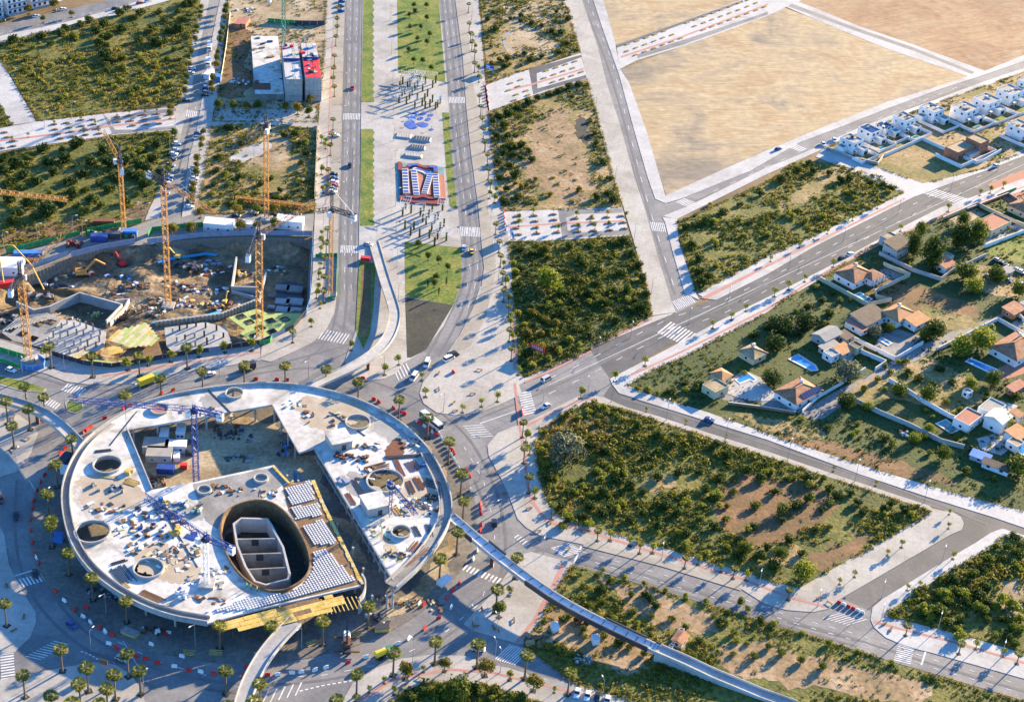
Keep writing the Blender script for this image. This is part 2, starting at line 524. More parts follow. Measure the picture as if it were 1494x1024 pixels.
# ------------------------------------------------------------------ the setting
def sheet(name, poly, m, z, sm=0, hole=None, kind='structure', label=None):
    p = GP(poly)
    if sm: p = smooth(p, sm)
    o = MB().tess([p] + ([hole] if hole else []), z).build(name, m)
    return tag(o, label, None, None, kind)
def slab(name, poly, m, z0=.0, z1=.16, sm=0, label=None, round_idx=()):
    p = GP(poly)
    if sm: p = smooth(p, sm)
    o = MB().tess([p], z0, z1).build(name, m)
    return tag(o, label, None, None, 'structure')

PIT = GP('-40,424 0,412 34,404 85,383 100,376 150,362 197,356 205,353 222,352 230,355 293,349 365,346 455,350 452,400 450,447 445,458 428,478 380,501 338,507 254,519 204,528 163,534 122,530 76,516 30,503 0,495 -40,480')
# one ground sheet out to the horizon, open where the building pit is dug
big = [(-6000, -3000), (6000, -3000), (6000, 9000), (-6000, 9000)]
tag(MB().tess([[Vector((x, y, 0)) for x, y in big], PIT], 0).build('ground', M['earth']), kind='structure')

ZL, ZA, ZM, ZP, ZD = .115, .04, .055, .16, .175      # lots, asphalt, markings, pavement tops, details on pavements
LOTS = {}
def lot(key, poly, m, name='waste_ground'):
    LOTS[key] = GP(poly)
    sheet(name, poly, M[m], ZL)
lot('nw', '0,62 97,40 178,19 255,0 293,0 285,40 268,120 262,152 152,165 56,177 0,85', 'scrub_soil')
lot('nw2', '-60,140 0,153 18,183 -60,200', 'scrub_soil')
lot('w', '-60,233 0,224 163,200 257,192 247,235 226,288 211,303 153,329 64,347 0,362 -60,374', 'scrub_soil')
lot('mid', '308,186 385,180 462,190 459,310 285,312 298,260', 'dry_soil')
lot('site_n', '333,0 476,0 474,60 468,130 462,178 312,178 318,140', 'sand_lot', 'site_ground')
lot('e1', '698,-30 818,-30 826,0 845,75 775,100 712,122', 'dry_soil')
lot('e2', '714,164 778,141 857,117 895,260 908,303 735,308 724,260', 'dry_soil')
lot('e3', '742,353 821,351 918,345 943,418 951,461 860,510 765,551 758,545 750,440', 'scrub_soil')
lot('tri', '988,325 1120,266 1165,234 1210,238 1285,258 1318,281 1211,334 1114,377 1017,428', 'scrub_soil')
lot('big', '867,586 916,600 1120,667 1361,746 1165,859 967,799 843,763 816,752 801,737 790,711 784,678 782,648 793,625 824,604', 'scrub_soil')
lot('se', '835,824 959,860 1125,910 1305,967 1494,1024 1494,1110 1100,1080 920,1021 843,1000 763,940 790,905 815,855', 'scrub_soil')
lot('r', '1465,782 1540,790 1540,965 1494,951 1398,924 1292,897 1331,866 1372,842 1434,806', 'scrub_soil')
lot('s', '568,1026 589,1009 615,997 666,994 713,1000 750,1011 800,1030 800,1080 568,1080', 'scrub_soil')
lot('villas', '915,563 956,538 994,523 1043,497 1120,456 1139,441 1195,408 1287,350 1370,320 1376,317 1540,264 1540,760 1494,746 1381,716 1292,690 1193,658 1114,631 1033,602 943,574', 'meadow')
lot('houses', '1203,217 1280,184 1380,146 1445,123 1540,90 1540,212 1494,222 1432,247 1358,266 1345,268', 'dry_soil')
sheet('field', '905,102 1145,12 1412,112 1226,176 1114,221 1050,250 972,286 963,260 918,122', M['field_ochre'], ZL)
sheet('field', '1165,3 1140,-40 1600,-60 1600,60 1494,81 1437,104 1333,66 1251,38', M['field_brown'], ZL)
sheet('field', '880,0 866,-40 1190,-40 1083,0 899,66', M['field_ochre'], ZL)
# far country just past the frame's top edge
sheet('field', '700,-32 866,-42 1190,-42 1600,-62 1700,-200 -200,-200 -200,-10 0,-20 255,-30', M['meadow'], .02)

# --- asphalt (pavements and lots lie a step higher and give it its edges)
_rz = [0]
def road(poly, m='asphalt', z=ZA):
    _rz[0] += .0012
    return sheet('road', poly, M[m], ZA + _rz[0] if z < .1 else z)
road('-60,498 0,503 130,535 260,515 420,488 460,440 492,380 530,380 530,470 560,540 610,500 640,440 674,412 706,392 726,382 735,480 762,545 905,482 930,560 905,600 850,610 800,640 800,720 840,770 905,810 850,850 800,960 930,1024 1010,1060 1000,1150 -60,1150')
road('496,-40 531,-40 529,0 527,130 526,250 524,330 523,400 490,400 492,330 496,250 499,130 503,0')
road('634,-40 662,-40 664,0 675,84 679,142 680,155 687,224 692,260 698,306 702,352 706,395 672,413 673,362 668,306 661,260 658,204 652,122 647,64 640,0')
road('847,490 862,508 913,485 984,455 1045,436 1120,398 1185,360 1333,286 1373,271 1450,243 1560,200 1560,240 1494,262 1404,295 1373,305 1292,346 1198,397 1114,439 1045,473 977,504 890,553', 'asphalt_new', ZA + .004)
road('838,-40 853,-40 865,0 882,51 903,109 923,183 945,260 956,291 975,297 992,291 1094,250 1165,209 1226,186 1292,160 1368,132 1417,116 1494,84 1600,40 1600,66 1494,101 1429,123 1368,146 1300,170 1251,189 1172,225 1114,248 1007,301 967,317 970,324 982,370 999,428 1020,440 985,458 979,438 959,372 941,306 926,260 903,178 885,122 872,69 849,0', 'asphalt', ZA + .008)
road('880,578 893,560 923,578 933,583 1120,641 1254,691 1356,725 1447,753 1560,788 1560,805 1494,783 1446,777 1423,792 1372,822 1289,873 1273,886 1280,930 1350,965 1225,935 1209,889 1227,873 1387,781 1406,766 1402,752 1356,738 1241,701 1120,660 1028,631 916,596', 'asphalt_new', ZA + .004)
road('800,780 845,793 964,822 1078,857 1150,889 1227,873 1290,900 1355,952 1494,985 1600,1015 1600,1055 1494,1022 1385,989 1305,966 1217,938 1125,909 1049,886 959,859 835,822', 'asphalt', ZA + .012)
road('-80,30 0,38 100,14 160,0 240,-40 290,-40 252,0 178,20 97,41 0,63 -80,82', 'asphalt')
road('312,-40 328,-40 321,0 314,33 304,84 295,142 287,191 276,230 272,260 265,300 262,322 230,322 240,290 251,255 265,191 274,158 288,84 305,0', 'asphalt_pale')
road('-60,392 0,376 95,349 190,332 232,318 285,313 459,312 456,342 365,342 300,345 230,352 222,358 197,358 150,362 100,374 34,402 -60,425', 'asphalt_pale', ZA + .004)
road('1165,604 1228,566 1277,543 1307,523 1343,505 1394,481 1452,463 1540,420 1540,436 1494,450 1440,472 1384,500 1343,523 1267,566 1198,613 1178,611', 'asphalt', ZL + .02)

# --- pavements
def pave(poly, m='paving', sm=0, z1=ZP, hole=None):
    if hole:
        return tag(MB().tess([GP(poly), hole], 0, z1).build('pavement', M[m]), kind='structure')
    return slab('pavement', poly, M[m], 0, z1, sm)
pave('476,-40 497,-40 503,0 500,130 497,250 494,330 492,390 490,440 487,458 475,482 454,501 434,511 395,528 380,525 380,503 428,480 446,456 452,440 456,400 459,320 461,260 463,200 468,130 474,60 476,0')
pave('-60,519 0,528 33,538 66,545 97,557 127,561 204,560 239,548 318,536 380,526 382,502 338,508 305,513 254,520 204,530 163,536 122,532 76,518 30,505 0,496 -60,478', 'plaza')
pave('529,-40 634,-40 640,0 647,64 652,122 658,204 661,260 668,306 673,362 673,413 660,448 647,476 619,510 600,524 588,530 578,545 560,553 530,556 508,545 503,528 508,512 519,482 523,460 524,330 526,250 527,130 529,0', 'plaza')
pave('662,-40 698,-40 698,0 708,122 714,163 724,260 735,310 742,353 750,440 758,545 765,552 860,511 950,462 951,461 984,456 978,460 913,487 862,509 788,545 757,562 762,575 726,592 701,602 663,606 637,602 618,589 612,574 617,558 640,530 655,512 670,490 685,464 700,420 722,400 722,382 717,352 711,306 702,250 700,228 680,158 679,142 675,84 664,0')
sheet('parking_strip', '664,-2 680,0 690,122 697,155 711,230 712,306 719,352 724,384 719,420 708,465 687,505 655,520 670,490 701,428 706,392 702,352 698,306 687,224 680,155 675,84', M['parking'], ZP + .012)
sheet('parking_strip', '486,20 503,20 497,250 494,330 492,385 478,385 481,250', M['parking'], ZP + .012)
pave('868,578 842,579 788,607 760,620 750,622 726,632 711,650 713,665 722,682 731,698 742,722 755,757 768,770 789,782 820,788 845,793 964,822 1078,857 1114,880 1147,890 1186,893 1209,888 1227,873 1387,780 1403,773 1406,764 1402,754 1389,747 1361,743 1356,738 1241,700 1120,659 1028,630 959,607 916,595 882,581', 'paving', hole=LOTS['big'])
pave('893,561 890,553 903,546 977,508 1045,471 1120,434 1198,395 1292,344 1373,303 1404,293 1494,261 1560,236 1560,258 1494,278 1376,317 1370,320 1287,350 1195,408 1139,441 1114,459 1043,497 994,523 956,538 915,563 943,574 1033,602 1114,631 1193,658 1292,690 1381,716 1494,746 1560,766 1560,792 1494,770 1447,754 1356,726 1254,692 1120,642 933,584 923,580 903,574', 'paving_white')
pave('826,-40 838,-40 849,0 872,69 885,122 903,178 926,260 941,306 959,372 979,438 986,456 951,462 943,418 923,347 908,298 895,260 867,158 857,115 847,76 820,-10', 'paving')
pave('853,-40 870,-40 880,0 899,67 905,102 918,122 943,191 963,260 971,286 1050,250 1120,219 1226,176 1292,150 1358,130 1412,112 1437,104 1494,81 1600,40 1600,48 1494,90 1417,116 1368,132 1292,160 1226,186 1165,209 1094,250 992,291 971,297 956,291 945,260 923,183 903,109 882,51 865,0', 'paving_white')
pave('967,316 1007,300 1114,247 1172,224 1251,188 1300,169 1368,145 1429,122 1494,100 1600,64 1600,70 1494,105 1445,123 1380,146 1280,184 1203,217 1165,234 1114,257 988,320', 'paving_white')
pave('1017,429 1030,436 1045,438 1120,400 1185,362 1333,288 1373,273 1450,245 1560,202 1560,190 1494,218 1432,248 1358,266 1340,269 1318,282 1211,334 1114,377', 'paving_white', z1=ZP + .004)
pave('1203,216 1345,268 1318,282 1190,229', 'paving_white', z1=ZP - .01)
pave('966,317 988,320 990,352 1015,427 1020,438 999,428 982,370 970,324', 'paving_white', z1=ZP + .006)
pave('1446,777 1423,792 1372,822 1289,873 1273,886 1270,904 1275,915 1292,930 1315,940 1338,947 1355,951 1494,990 1600,1020 1600,985 1494,953 1398,925 1315,904 1292,897 1331,866 1372,842 1434,806 1465,782 1540,800 1540,792 1494,781 1481,777 1462,771', 'paving_white')
sheet('parking_strip', '856,790 967,818 1078,853 1082,862 964,826 850,797', M['parking'], ZP + .012)
pave('676,910 697,888 718,866 741,835 752,812 775,805 800,812 835,821 815,855 790,905 763,940 750,937 731,932 690,920', 'plaza')
pave('495,1030 514,997 550,974 584,961 628,955 679,957 702,966 740,974 774,984 843,1000 884,1010 920,1021 1000,1045 1000,1070 800,1030 750,1011 713,1000 666,994 615,997 589,1009 568,1026 560,1080 480,1080', 'plaza')
pave('-40,1000 23,987 90,974 137,966 168,969 191,984 206,1005 214,1035 214,1090 -40,1090', 'plaza')
pave('-40,770 0,768 6,780 13,824 33,863 52,894 53,907 44,930 21,951 0,955 -40,960', 'plaza')
pave('-40,588 0,595 20,600 50,622 55,632 45,660 25,688 0,696 -40,700', 'plaza')
pave('0,547 30,555 68,568 64,573 30,570 0,562', 'paving')
pave('95,588 104,581 120,586 122,598 110,604 98,600', 'paving')
pave('-60,66 0,63 97,41 178,20 252,0 240,-10 178,10 97,33 0,53 -60,58', 'paving_white')
pave('-60,30 0,24 60,10 95,0 60,0 0,12 -60,18', 'paving_white')
pave('293,-40 307,-40 305,0 288,84 274,158 265,191 251,255 240,290 232,318 211,322 226,288 247,235 257,192 257,156 262,152 268,120 285,40 293,0', 'plaza')
pave('328,-40 345,-40 333,0 318,140 308,186 298,260 285,312 265,318 272,260 276,230 287,191 295,142 304,84 314,33 321,0', 'plaza')
pave('312,160 385,160 463,158 462,190 385,182 308,186', 'paving')
# promenades with planters
pave('0,188 53,178 150,167 257,156 257,190 163,198 0,221 -60,230 -60,198', 'paving_white')
pave('-30,50 0,87 53,178 18,183 0,153 -40,90', 'paving_white', z1=.15)
pave('706,127 740,111 773,102 847,78 857,115 778,140 712,163', 'paving_white')
pave('898,67 1083,0 1190,-40 1260,-40 1165,3 1251,38 1333,66 1437,104 1412,112 1368,97 1292,71 1218,41 1147,11 1120,24 994,69 928,89 905,101', 'paving_white')
pave('735,309 814,306 908,303 918,345 842,349 821,351 742,353', 'paving_white')
ZR = ZP + .012
def strip(name, poly, m, z=ZR): return sheet(name, poly, M[m], z)
strip('driveway', '150,167 159,175 196,166 257,158 257,163 196,172 160,180 168,190 200,190 257,184 257,189 163,197 163,194', 'asphalt')
strip('driveway', '773,101 847,81 849,84 783,108 784,130 855,110 856,115 790,134 778,139 772,104', 'asphalt_new')
strip('driveway', '899,67 1083,1 1085,4 899,71', 'asphalt_new')
strip('driveway', '930,86 1000,65 1120,22 1120,18 1000,58 930,80', 'asphalt')
strip('driveway', '814,306 832,307 908,305 909,311 840,313 826,318 828,336 838,340 916,336 917,343 838,347 821,351 820,345', 'asphalt')
strip('driveway', '1155,6 1251,42 1333,70 1422,106 1418,109 1333,75 1251,47 1150,10', 'asphalt_pale')
for s in ('0,205 90,194 163,183 257,173 257,175 163,185.5 90,196.5 0,207.5', '740,132 778,122 851,100 852,102 778,124.5 740,134.5', '905,83 990,55 1120,6 1121,8 990,57.5 906,85.5', '742,331 818,325 826,325 911,322 911,324 826,327.5 818,327.5 742,333',
          '862,505 913,481 951,464 951,467 914,484.5 863,508.5', '765,556 812,536 862,511 863,514 812,539 766,559', '1022,435 1120,386 1211,342 1320,289 1320,291.5 1211,345.5 1120,390 1030,437',
          '920,546 980,519 1043,488 1120,449 1195,402 1290,352 1373,314 1494,272 1494,274 1373,317 1290,354.5 1195,405 1120,452.5 1043,491 980,522 921,549',
          '768,620 800,604 846,583 868,581 868,583.5 846,586 801,607 770,623', '753,560 760,620 768,665 770,700 778,730 800,760 850,771 964,807 1078,841 1147,868 1205,884 1204,887 1147,871.5 1078,844.5 964,810.5 850,775 797,763 774,733 766,700 764,665 756,620 749,560',
          '1275,905 1300,912 1398,937 1494,965 1494,968.5 1398,940 1300,915.5 1275,909', '826,824 812,852 783,905 757,938 751,937 778,903 806,850 818,822', '500,1030 540,1010 570,990 610,982 660,975 720,980 760,990 850,1011 848,1014 760,993 720,983 660,978.5 610,986 573,994 544,1014 505,1034',
          '747,440 753,540 749,540 744,440', '706,120 716,200 724,260 722,260 714,200 704,120', '484,60 478,200 474,300 476,300 480,200 486,60', '150,548 250,532 380,513 380,515 250,534.5 150,550.5'):
    strip('cycle_path', s, 'cycle_red', ZR + .008)
# central promenade
ZG = ZP + .03
def sawlawn(x0, x1, y0, y1, n):
    p = [(x0(y0), y0)]
    for i in range(n + 1):
        y = y0 + (y1 - y0) * i / n
        p += [(x1(y) - 2.2, y), (x1(y) + 1, y + (y1 - y0) / n * .55)] if i < n else [(x1(y), y)]
    p.append((x0(y1), y1))
    return p
def lawn(poly, m='lawn'): return sheet('lawn', poly, M[m], ZG, kind='stuff', label='mown green lawn on the central promenade')
lawn(sawlawn(lambda y: 530 - .018 * y, lambda y: 545.5, -10, 150, 16))
lawn(sawlawn(lambda y: 528.5 - .010 * y, lambda y: 545.5 + .001 * y, 189, 330, 14))
lawn('524,382 548,385 545,450 540,486 530,510 519,483')
lawn('579,-20 636,-20 640,0 650,121 581,107')
lawn('645,165 655,165 661,250 667,305 656,302 651,250')
lawn('590,353 673,362 673,413 661,446 591,433')
sheet('bare_ground', '591,434 661,446 622,510 600,522 594,522', M['dark_soil_and_shade'], ZG)
sheet('bare_ground', '528,390 541,392 541,470 530,500 524,480', M['red_soil'], ZG + .01)
sheet('lawn', '0,549 32,556 66,567 63,572 30,569 0,560', M['lawn'], ZG, kind='stuff')
sheet('lawn', '97,588 104,582 119,587 121,597 110,602 99,599', M['lawn'], ZG, kind='stuff')
strip('paved_band', '562,-10 579,-10 581,107 588,250 590,353 592,520 583,520 572,353 570,250', 'paving')
strip('paved_band', '524,334 548,336 548,350 545,382 523,380', 'plain_concrete')
# dirt and concrete round the new building
CB = (-83.5, 455.4)
ring = [Vector((CB[0] + 76.5 * math.cos(t), CB[1] + 76.5 * math.sin(t), 0)) for t in np.linspace(0, 2 * math.pi, 97)[:-1]]
tag(MB().tess([ring], ZA, ZP - .02).build('site_ground', M['site_dirt']), kind='structure')
_CT = 1
# patches of bare earth, tracks, banks
_pz = [0]
def rough_edge(p, amp=.16, n=3):
    p = smooth(p, 1)
    for k in range(n):
        out = []
        for a, b in zip(p, p[1:] + p[:1]):
            d = b - a
            out += [a, a.lerp(b, random.uniform(.35, .65)) + Vector((-d.y, d.x, 0)) * random.uniform(-amp, amp) * 1.6]
        p = out
    return p
def patch(poly, m, z=ZL + .01, name='bare_ground'):
    _pz[0] += .0015
    p = rough_edge(GP(poly))
    return tag(MB().tess([p], z + _pz[0]).build(name, M[m]), kind='structure')
patch('1140,632 1200,640 1270,660 1340,680 1390,700 1400,712 1330,700 1260,690 1200,668 1140,650', 'red_soil')
patch('1258,415 1300,405 1380,430 1440,455 1395,478 1345,472 1290,450', 'red_soil')
patch('770,180 830,150 850,200 880,290 800,300 760,240', 'tan_soil')
patch('845,165 855,175 862,215 850,210 838,185', 'dark_soil_and_shade')
patch('310,50 345,30 372,50 368,140 330,150 318,120', 'red_soil')
patch('352,182 380,200 415,190 432,225 400,250 360,235', 'sand_lot')
patch('870,598 850,640 870,660 900,650 890,620', 'red_soil')
patch('1060,700 1110,690 1180,705 1230,730 1210,760 1150,790 1090,800 1050,770 1040,730', 'red_soil')
patch('1110,800 1160,790 1180,815 1140,830', 'dry_soil')
patch('790,620 830,605 860,612 830,640 800,650', 'red_soil')
patch('930,700 980,690 990,710 950,725', 'dry_soil')
patch('1180,800 1290,765 1260,800 1180,845', 'red_soil')
patch('790,890 840,880 900,915 960,950 940,985 880,975 800,930 780,930', 'tan_soil')
patch('860,835 940,860 1010,880 1060,920 1000,930 920,890', 'tan_soil')
patch('1060,930 1180,950 1300,985 1380,1010 1300,1030 1100,1000 1040,965', 'tan_soil')
patch('1455,850 1494,840 1494,905 1465,900', 'sand_lot')
patch('120,168 200,155 240,150 235,158 160,165', 'red_soil')
patch('-20,345 60,325 150,318 150,330 64,346 -20,364', 'red_soil')
patch('185,300 215,292 228,298 222,310 190,325 180,318', 'pit_dirt')
patch('724,10 790,0 830,40 800,90 760,85 730,70', 'sand_lot')
patch('1210,242 1250,250 1200,280 1130,320 1140,300', 'dry_soil')
patch('1340,440 1440,470 1400,485 1345,470', 'dry_soil')
for _i, (_s, _m) in enumerate((('1286,390 1324,404 1300,420 1280,430 1274,420', 'grey_concrete'), ('1285,488 1310,480 1345,492 1330,505 1310,522 1275,506', 'grey_concrete'), ('1110,582 1140,575 1185,592 1165,602 1112,594', 'grey_concrete'), ('1440,270 1494,248 1494,300 1480,300 1462,290', 'terracotta'), ('1385,320 1425,304 1438,312 1400,332', 'sand_lot'),
                               ('1420,345 1440,336 1494,325 1494,338 1440,362', 'plain_concrete'), ('1450,352 1494,342 1530,335 1530,400 1494,385 1440,372', 'lawn'), ('1440,545 1494,520 1494,545 1460,556', 'terracotta'), ('1478,470 1494,462 1494,488 1470,478', 'grey_concrete'), ('1425,640 1480,625 1494,640 1460,665 1430,655', 'plain_concrete'), ('1212,500 1250,515 1240,530 1205,515', 'grey_concrete'), ('1060,560 1090,590 1050,582 1040,572', 'grey_concrete'))):
    sheet('yard', _s, M[_m], ZL + .004 + _i * .0007)
patch('1240,560 1290,545 1340,560 1400,595 1380,608 1330,585 1290,580 1250,590', 'dry_soil')
patch('1300,530 1360,520 1400,545 1440,575 1410,600 1350,570', 'dry_soil')
patch('1060,600 1120,610 1170,618 1210,632 1190,645 1110,628', 'dry_soil')
patch('1390,395 1440,385 1494,410 1494,440 1440,430', 'dry_soil')
_p = smooth(GP('733,52 745,44 770,46 790,60 818,64 815,74 785,70 760,66 745,78 734,70'), 2)
tag(MB().tess([_p], ZL + .03).build('water', M['pond']), kind='structure')
_p = smooth(GP('330,232 360,214 390,205 400,215 380,226 350,240'), 2)
tag(MB().tess([_p], ZL + .03).build('bare_ground', M['plain_concrete']), kind='structure')
_p = smooth(GP('840,965 850,955 862,958 868,968 850,972'), 2)
tag(MB().tess([_p], ZL + .03).build('gravel', M['grey_concrete']), kind='stuff')

patch('575,880 610,850 640,810 662,770 672,800 650,840 620,870 590,895 560,905', 'sand_lot', ZP - .015, 'bare_ground')
patch('200,640 395,600 430,665 455,665 520,790 545,850 480,740 440,715 400,705 290,730 240,735', 'sand_lot', ZP - .015, 'bare_ground')
patch('560,600 600,625 640,670 655,700 640,690 600,640 560,612', 'sand_lot', ZP - .015, 'bare_ground')
patch('325,800 340,745 400,735 445,800 455,850 400,880 350,860', 'dark_soil_and_shade', ZP - .01, 'bare_ground')  # dark colour paints the shade on the ground of the oval void
# old repairs and worn spots in the road surfaces
_ps = 0
for _s in ('690,700 694,700 712,742 708,742', '600,930 650,905 652,909 602,934', '505,40 507,40 506,140 504,140', '514,215 516,215 513,310 511,310', '664,180 666,180 681,290 679,290',
           '1180,388 1290,335 1292,337 1182,390', '900,505 960,476 962,479 902,508', '960,845 1060,873 1058,877 958,849', '1150,905 1250,931 1249,935 1149,909', '1010,630 1130,668 1129,671 1009,633', '130,948 180,965 178,969 128,952', '300,1004 380,1012 380,1015 300,1007', '60,800 64,800 92,880 88,880', '920,240 923,240 950,340 947,340', '278,170 281,170 262,250 259,250'):
    _ps += .0008
    sheet('road_patch', _s, M['asphalt_patch'], ZA + .024 + _ps)
_wz = [0]
def wear(line, n=3, w=.55, m='tyre_wear', closed=False):
    """darker wheel tracks that follow a lane"""
    L = smooth(GP(line), n, False)
    _wz[0] += .0006
    vs, fs = [], []
    for i, p in enumerate(L):
        d = (L[min(i + 1, len(L) - 1)] - L[max(i - 1, 0)]).normalized()
        o = Vector((-d.y, d.x, 0)) * (w * random.uniform(.7, 1.2))
        vs += [(p.x - o.x, p.y - o.y, ZA + .027 + _wz[0]), (p.x + o.x, p.y + o.y, ZA + .027 + _wz[0])]
        if i: fs.append((2 * i - 2, 2 * i, 2 * i + 1, 2 * i - 1)[::-1])
    tag(MB().add(vs, fs).build('tyre_track', M[m]), kind='structure')
for _l in ('505,0 502,130 500,250 497,330 496,440 480,500 440,530', '515,0 513,130 511,250 508,330 507,440 500,490', '525,0 522,130 521,250 518,330 517,440', '645,0 652,84 658,155 667,250 675,306 678,352 681,395 672,430 650,470 625,520 590,560', '652,0 661,84 667,155 676,250 684,306 688,352 692,395 684,430 668,470 640,520', '660,0 670,84 676,155 686,250 693,306 698,352 702,395 694,430 680,470',
           '60,700 52,760 60,830 90,890 140,935 220,975 310,995 400,1000 490,990 580,970 660,925 720,870 740,810 735,750 715,690 680,630 620,585 540,555', '25,700 20,760 28,830 55,885 105,935 180,980 230,1005', '700,880 750,820 800,795 850,812 960,844 1080,880 1150,905 1250,932 1370,972 1494,1008', '760,790 850,822 960,856 1080,891 1150,914 1250,943', '560,548 480,535 400,540 330,555 240,575 160,600 90,650',
           '40,545 130,572 220,565 330,548 430,525 520,500', '700,610 770,582 830,555 900,518 980,477 1050,447 1120,411 1260,339 1370,284 1494,237', '790,570 850,545 925,505 985,474 1055,450 1120,416', '905,580 1000,608 1120,649 1241,689 1356,730 1440,765', '857,20 893,110 935,270 955,340 985,430', '1000,300 1120,248 1230,200 1300,170 1410,126'):
    wear(_l)
# --- road markings
def stripes(a, b, c, n, w=.5, name='zebra_crossing'):
    """n stripes: start points run a->b, each stripe reaches by the vector a->c"""
    A, B, C = G(*a), G(*b), G(*c)
    mb = MB()
    v = C - A
    st = (B - A) / max(1, n - 1)
    hw = st.normalized() * (st.length * w / 2)
    for i in range(n):
        p = A + st * i
        mb.add([(q.x, q.y, ZA + .05) for q in (p - hw, p + hw, p + hw + v, p - hw + v)], [(0, 1, 2, 3)])
    return tag(mb.build(name, M['white_paint']), kind='structure')
stripes((23, 846), (80, 831), (30, 857), 12)
stripes((0, 955), (2, 995), (20, 952), 11)
stripes((502, 166), (525, 166), (501, 175), 11)
stripes((655, 142), (677, 142), (656, 151), 11)
stripes((672, 331), (699, 332), (673, 345), 12)
stripes((498, 358), (523, 359), (497, 369), 11)
stripes((949, 324), (968, 326), (952, 337), 8)
stripes((981, 440), (1005, 430), (990, 452), 11)
stripes((986, 296), (1005, 303), (1000, 290), 7)
stripes((960, 486), (995, 503), (980, 470), 9)
stripes((756, 575), (764, 605), (774, 571), 10)
stripes((1347, 283), (1398, 298), (1364, 276), 13)
stripes((804, 800), (822, 812), (832, 792), 8)
stripes((722, 962), (750, 970), (745, 940), 9)
stripes((675, 832), (735, 856), (682, 824), 12)
stripes((1310, 940), (1304, 962), (1334, 946), 9)
stripes((266, 160), (287, 163), (264, 170), 9)
stripes((62, 588), (80, 597), (70, 580), 6)
stripes((90, 570), (115, 577), (100, 560), 7)
stripes((460, 494), (500, 502), (470, 480), 10, .35, 'hatched_area')
stripes((38, 957), (78, 935), (60, 962), 9, .3, 'hatched_area')
stripes((675, 622), (690, 638), (704, 620), 6, .3, 'hatched_area')
stripes((1200, 902), (1235, 912), (1230, 893), 7, .3, 'hatched_area')
stripes((380, 1010), (440, 995), (370, 1030), 6, .2, 'hatched_area')
stripes((575, 540), (592, 530), (582, 555), 5, .35, 'hatched_area')
stripes((750, 785), (766, 797), (757, 780), 5, .3, 'hatched_area')
stripes((1150, 215), (1166, 222), (1160, 210), 6)
def dashes(line, n, w=.11, frac=.3, name='lane_marking'):
    L = GP(line)
    d = [0]
    for a, b in zip(L, L[1:]): d.append(d[-1] + (b - a).length)
    def at(s):
        for i in range(len(L) - 1):
            if s <= d[i + 1]: return L[i].lerp(L[i + 1], (s - d[i]) / (d[i + 1] - d[i]))
        return L[-1]
    mb = MB()
    for i in range(n):
        p, q = at(d[-1] * i / n), at(d[-1] * (i + frac) / n)
        t = (q - p).normalized()
        o = Vector((-t.y, t.x, 0)) * w
        mb.add([(v.x, v.y, ZA + .05) for v in (p - o, q - o, q + o, p + o)], [(0, 1, 2, 3)])
    return tag(mb.build(name, M['white_paint']), kind='structure')
dashes('512,0 509,130 506,250 503,330 502,440', 24)
dashes('521,0 518,130 516,250 513,330 512,440', 24)
dashes('648,0 656,84 662,155 671,250 679,306 682,352 686,395 679,430 663,470', 22)
dashes('656,0 666,84 671,155 681,250 689,306 692,352 697,395 690,430 674,470', 22)
dashes('857,0 893,90 935,260 955,330 990,440', 18, .15)
dashes('800,562 850,540 920,500 980,470 1050,450 1120,414 1260,342 1370,287 1494,240', 1, .12, 1)
dashes('800,553 850,530 920,493 980,463 1045,444 1120,407 1260,335 1370,280 1494,233', 26, .14)
dashes('800,575 850,552 925,512 985,482 1055,458 1120,423 1260,350 1370,294 1494,248', 26, .14)
dashes('850,805 960,836 1080,872 1150,898 1250,925 1370,965 1494,1000', 26, .14)
dashes('845,813 960,848 1080,883 1150,906 1250,935 1370,977 1494,1012', 26, .14)
dashes('0,50 100,27 180,8', 14, .14)
dashes('285,160 300,84 312,0', 14, .1)
dashes('70,745 66,790 78,840 110,890 160,930 230,965 300,985 380,990 470,985 560,968 640,930 700,880 720,830 722,770 705,700 670,640', 40, .13)
dashes('42,700 32,760 42,830 70,890 120,935 190,975 260,995', 1, .1, .9)
dashes('437,1008 470,1000 517,992', 10, .25, .6)
dashes('118,950 132,955 145,963', 5, .25, .6)
dashes('700,618 726,610 752,600', 1, .2, 1)
dashes('80,822 22,840', 1, .25, 1)
dashes('837,822 848,797', 1, .3, 1)
dashes('1344,970 1351,948', 1, .3, 1)
dashes('1040,280 1160,225 1230,195 1300,166 1410,122', 16, .12)
# ------------------------------------------------------------------ vegetation
def inside(poly, X, Y):
    px = np.array([p[0] for p in poly]); py = np.array([p[1] for p in poly])
    r = np.zeros(len(X), bool)
    j = len(px) - 1
    for i in range(len(px)):
        c = ((py[i] > Y) != (py[j] > Y)) & (X < (px[j] - px[i]) * (Y - py[i]) / (py[j] - py[i] + 1e-12) + px[i])
        r ^= c
        j = i
    return r
def vnoise(X, Y, s, seed=0):
    """smooth value noise in 0..1"""
    X, Y = X * s + seed * 17.3, Y * s + seed * 9.1
    xi, yi = np.floor(X).astype(int), np.floor(Y).astype(int)
    xf, yf = X - xi, Y - yi
    xf, yf = xf * xf * (3 - 2 * xf), yf * yf * (3 - 2 * yf)
    h = lambda a, b: np.modf(np.abs(np.sin(a * 127.1 + b * 311.7 + seed) * 43758.5453))[0]
    return (h(xi, yi) * (1 - xf) + h(xi + 1, yi) * xf) * (1 - yf) + (h(xi, yi + 1) * (1 - xf) + h(xi + 1, yi + 1) * xf) * yf
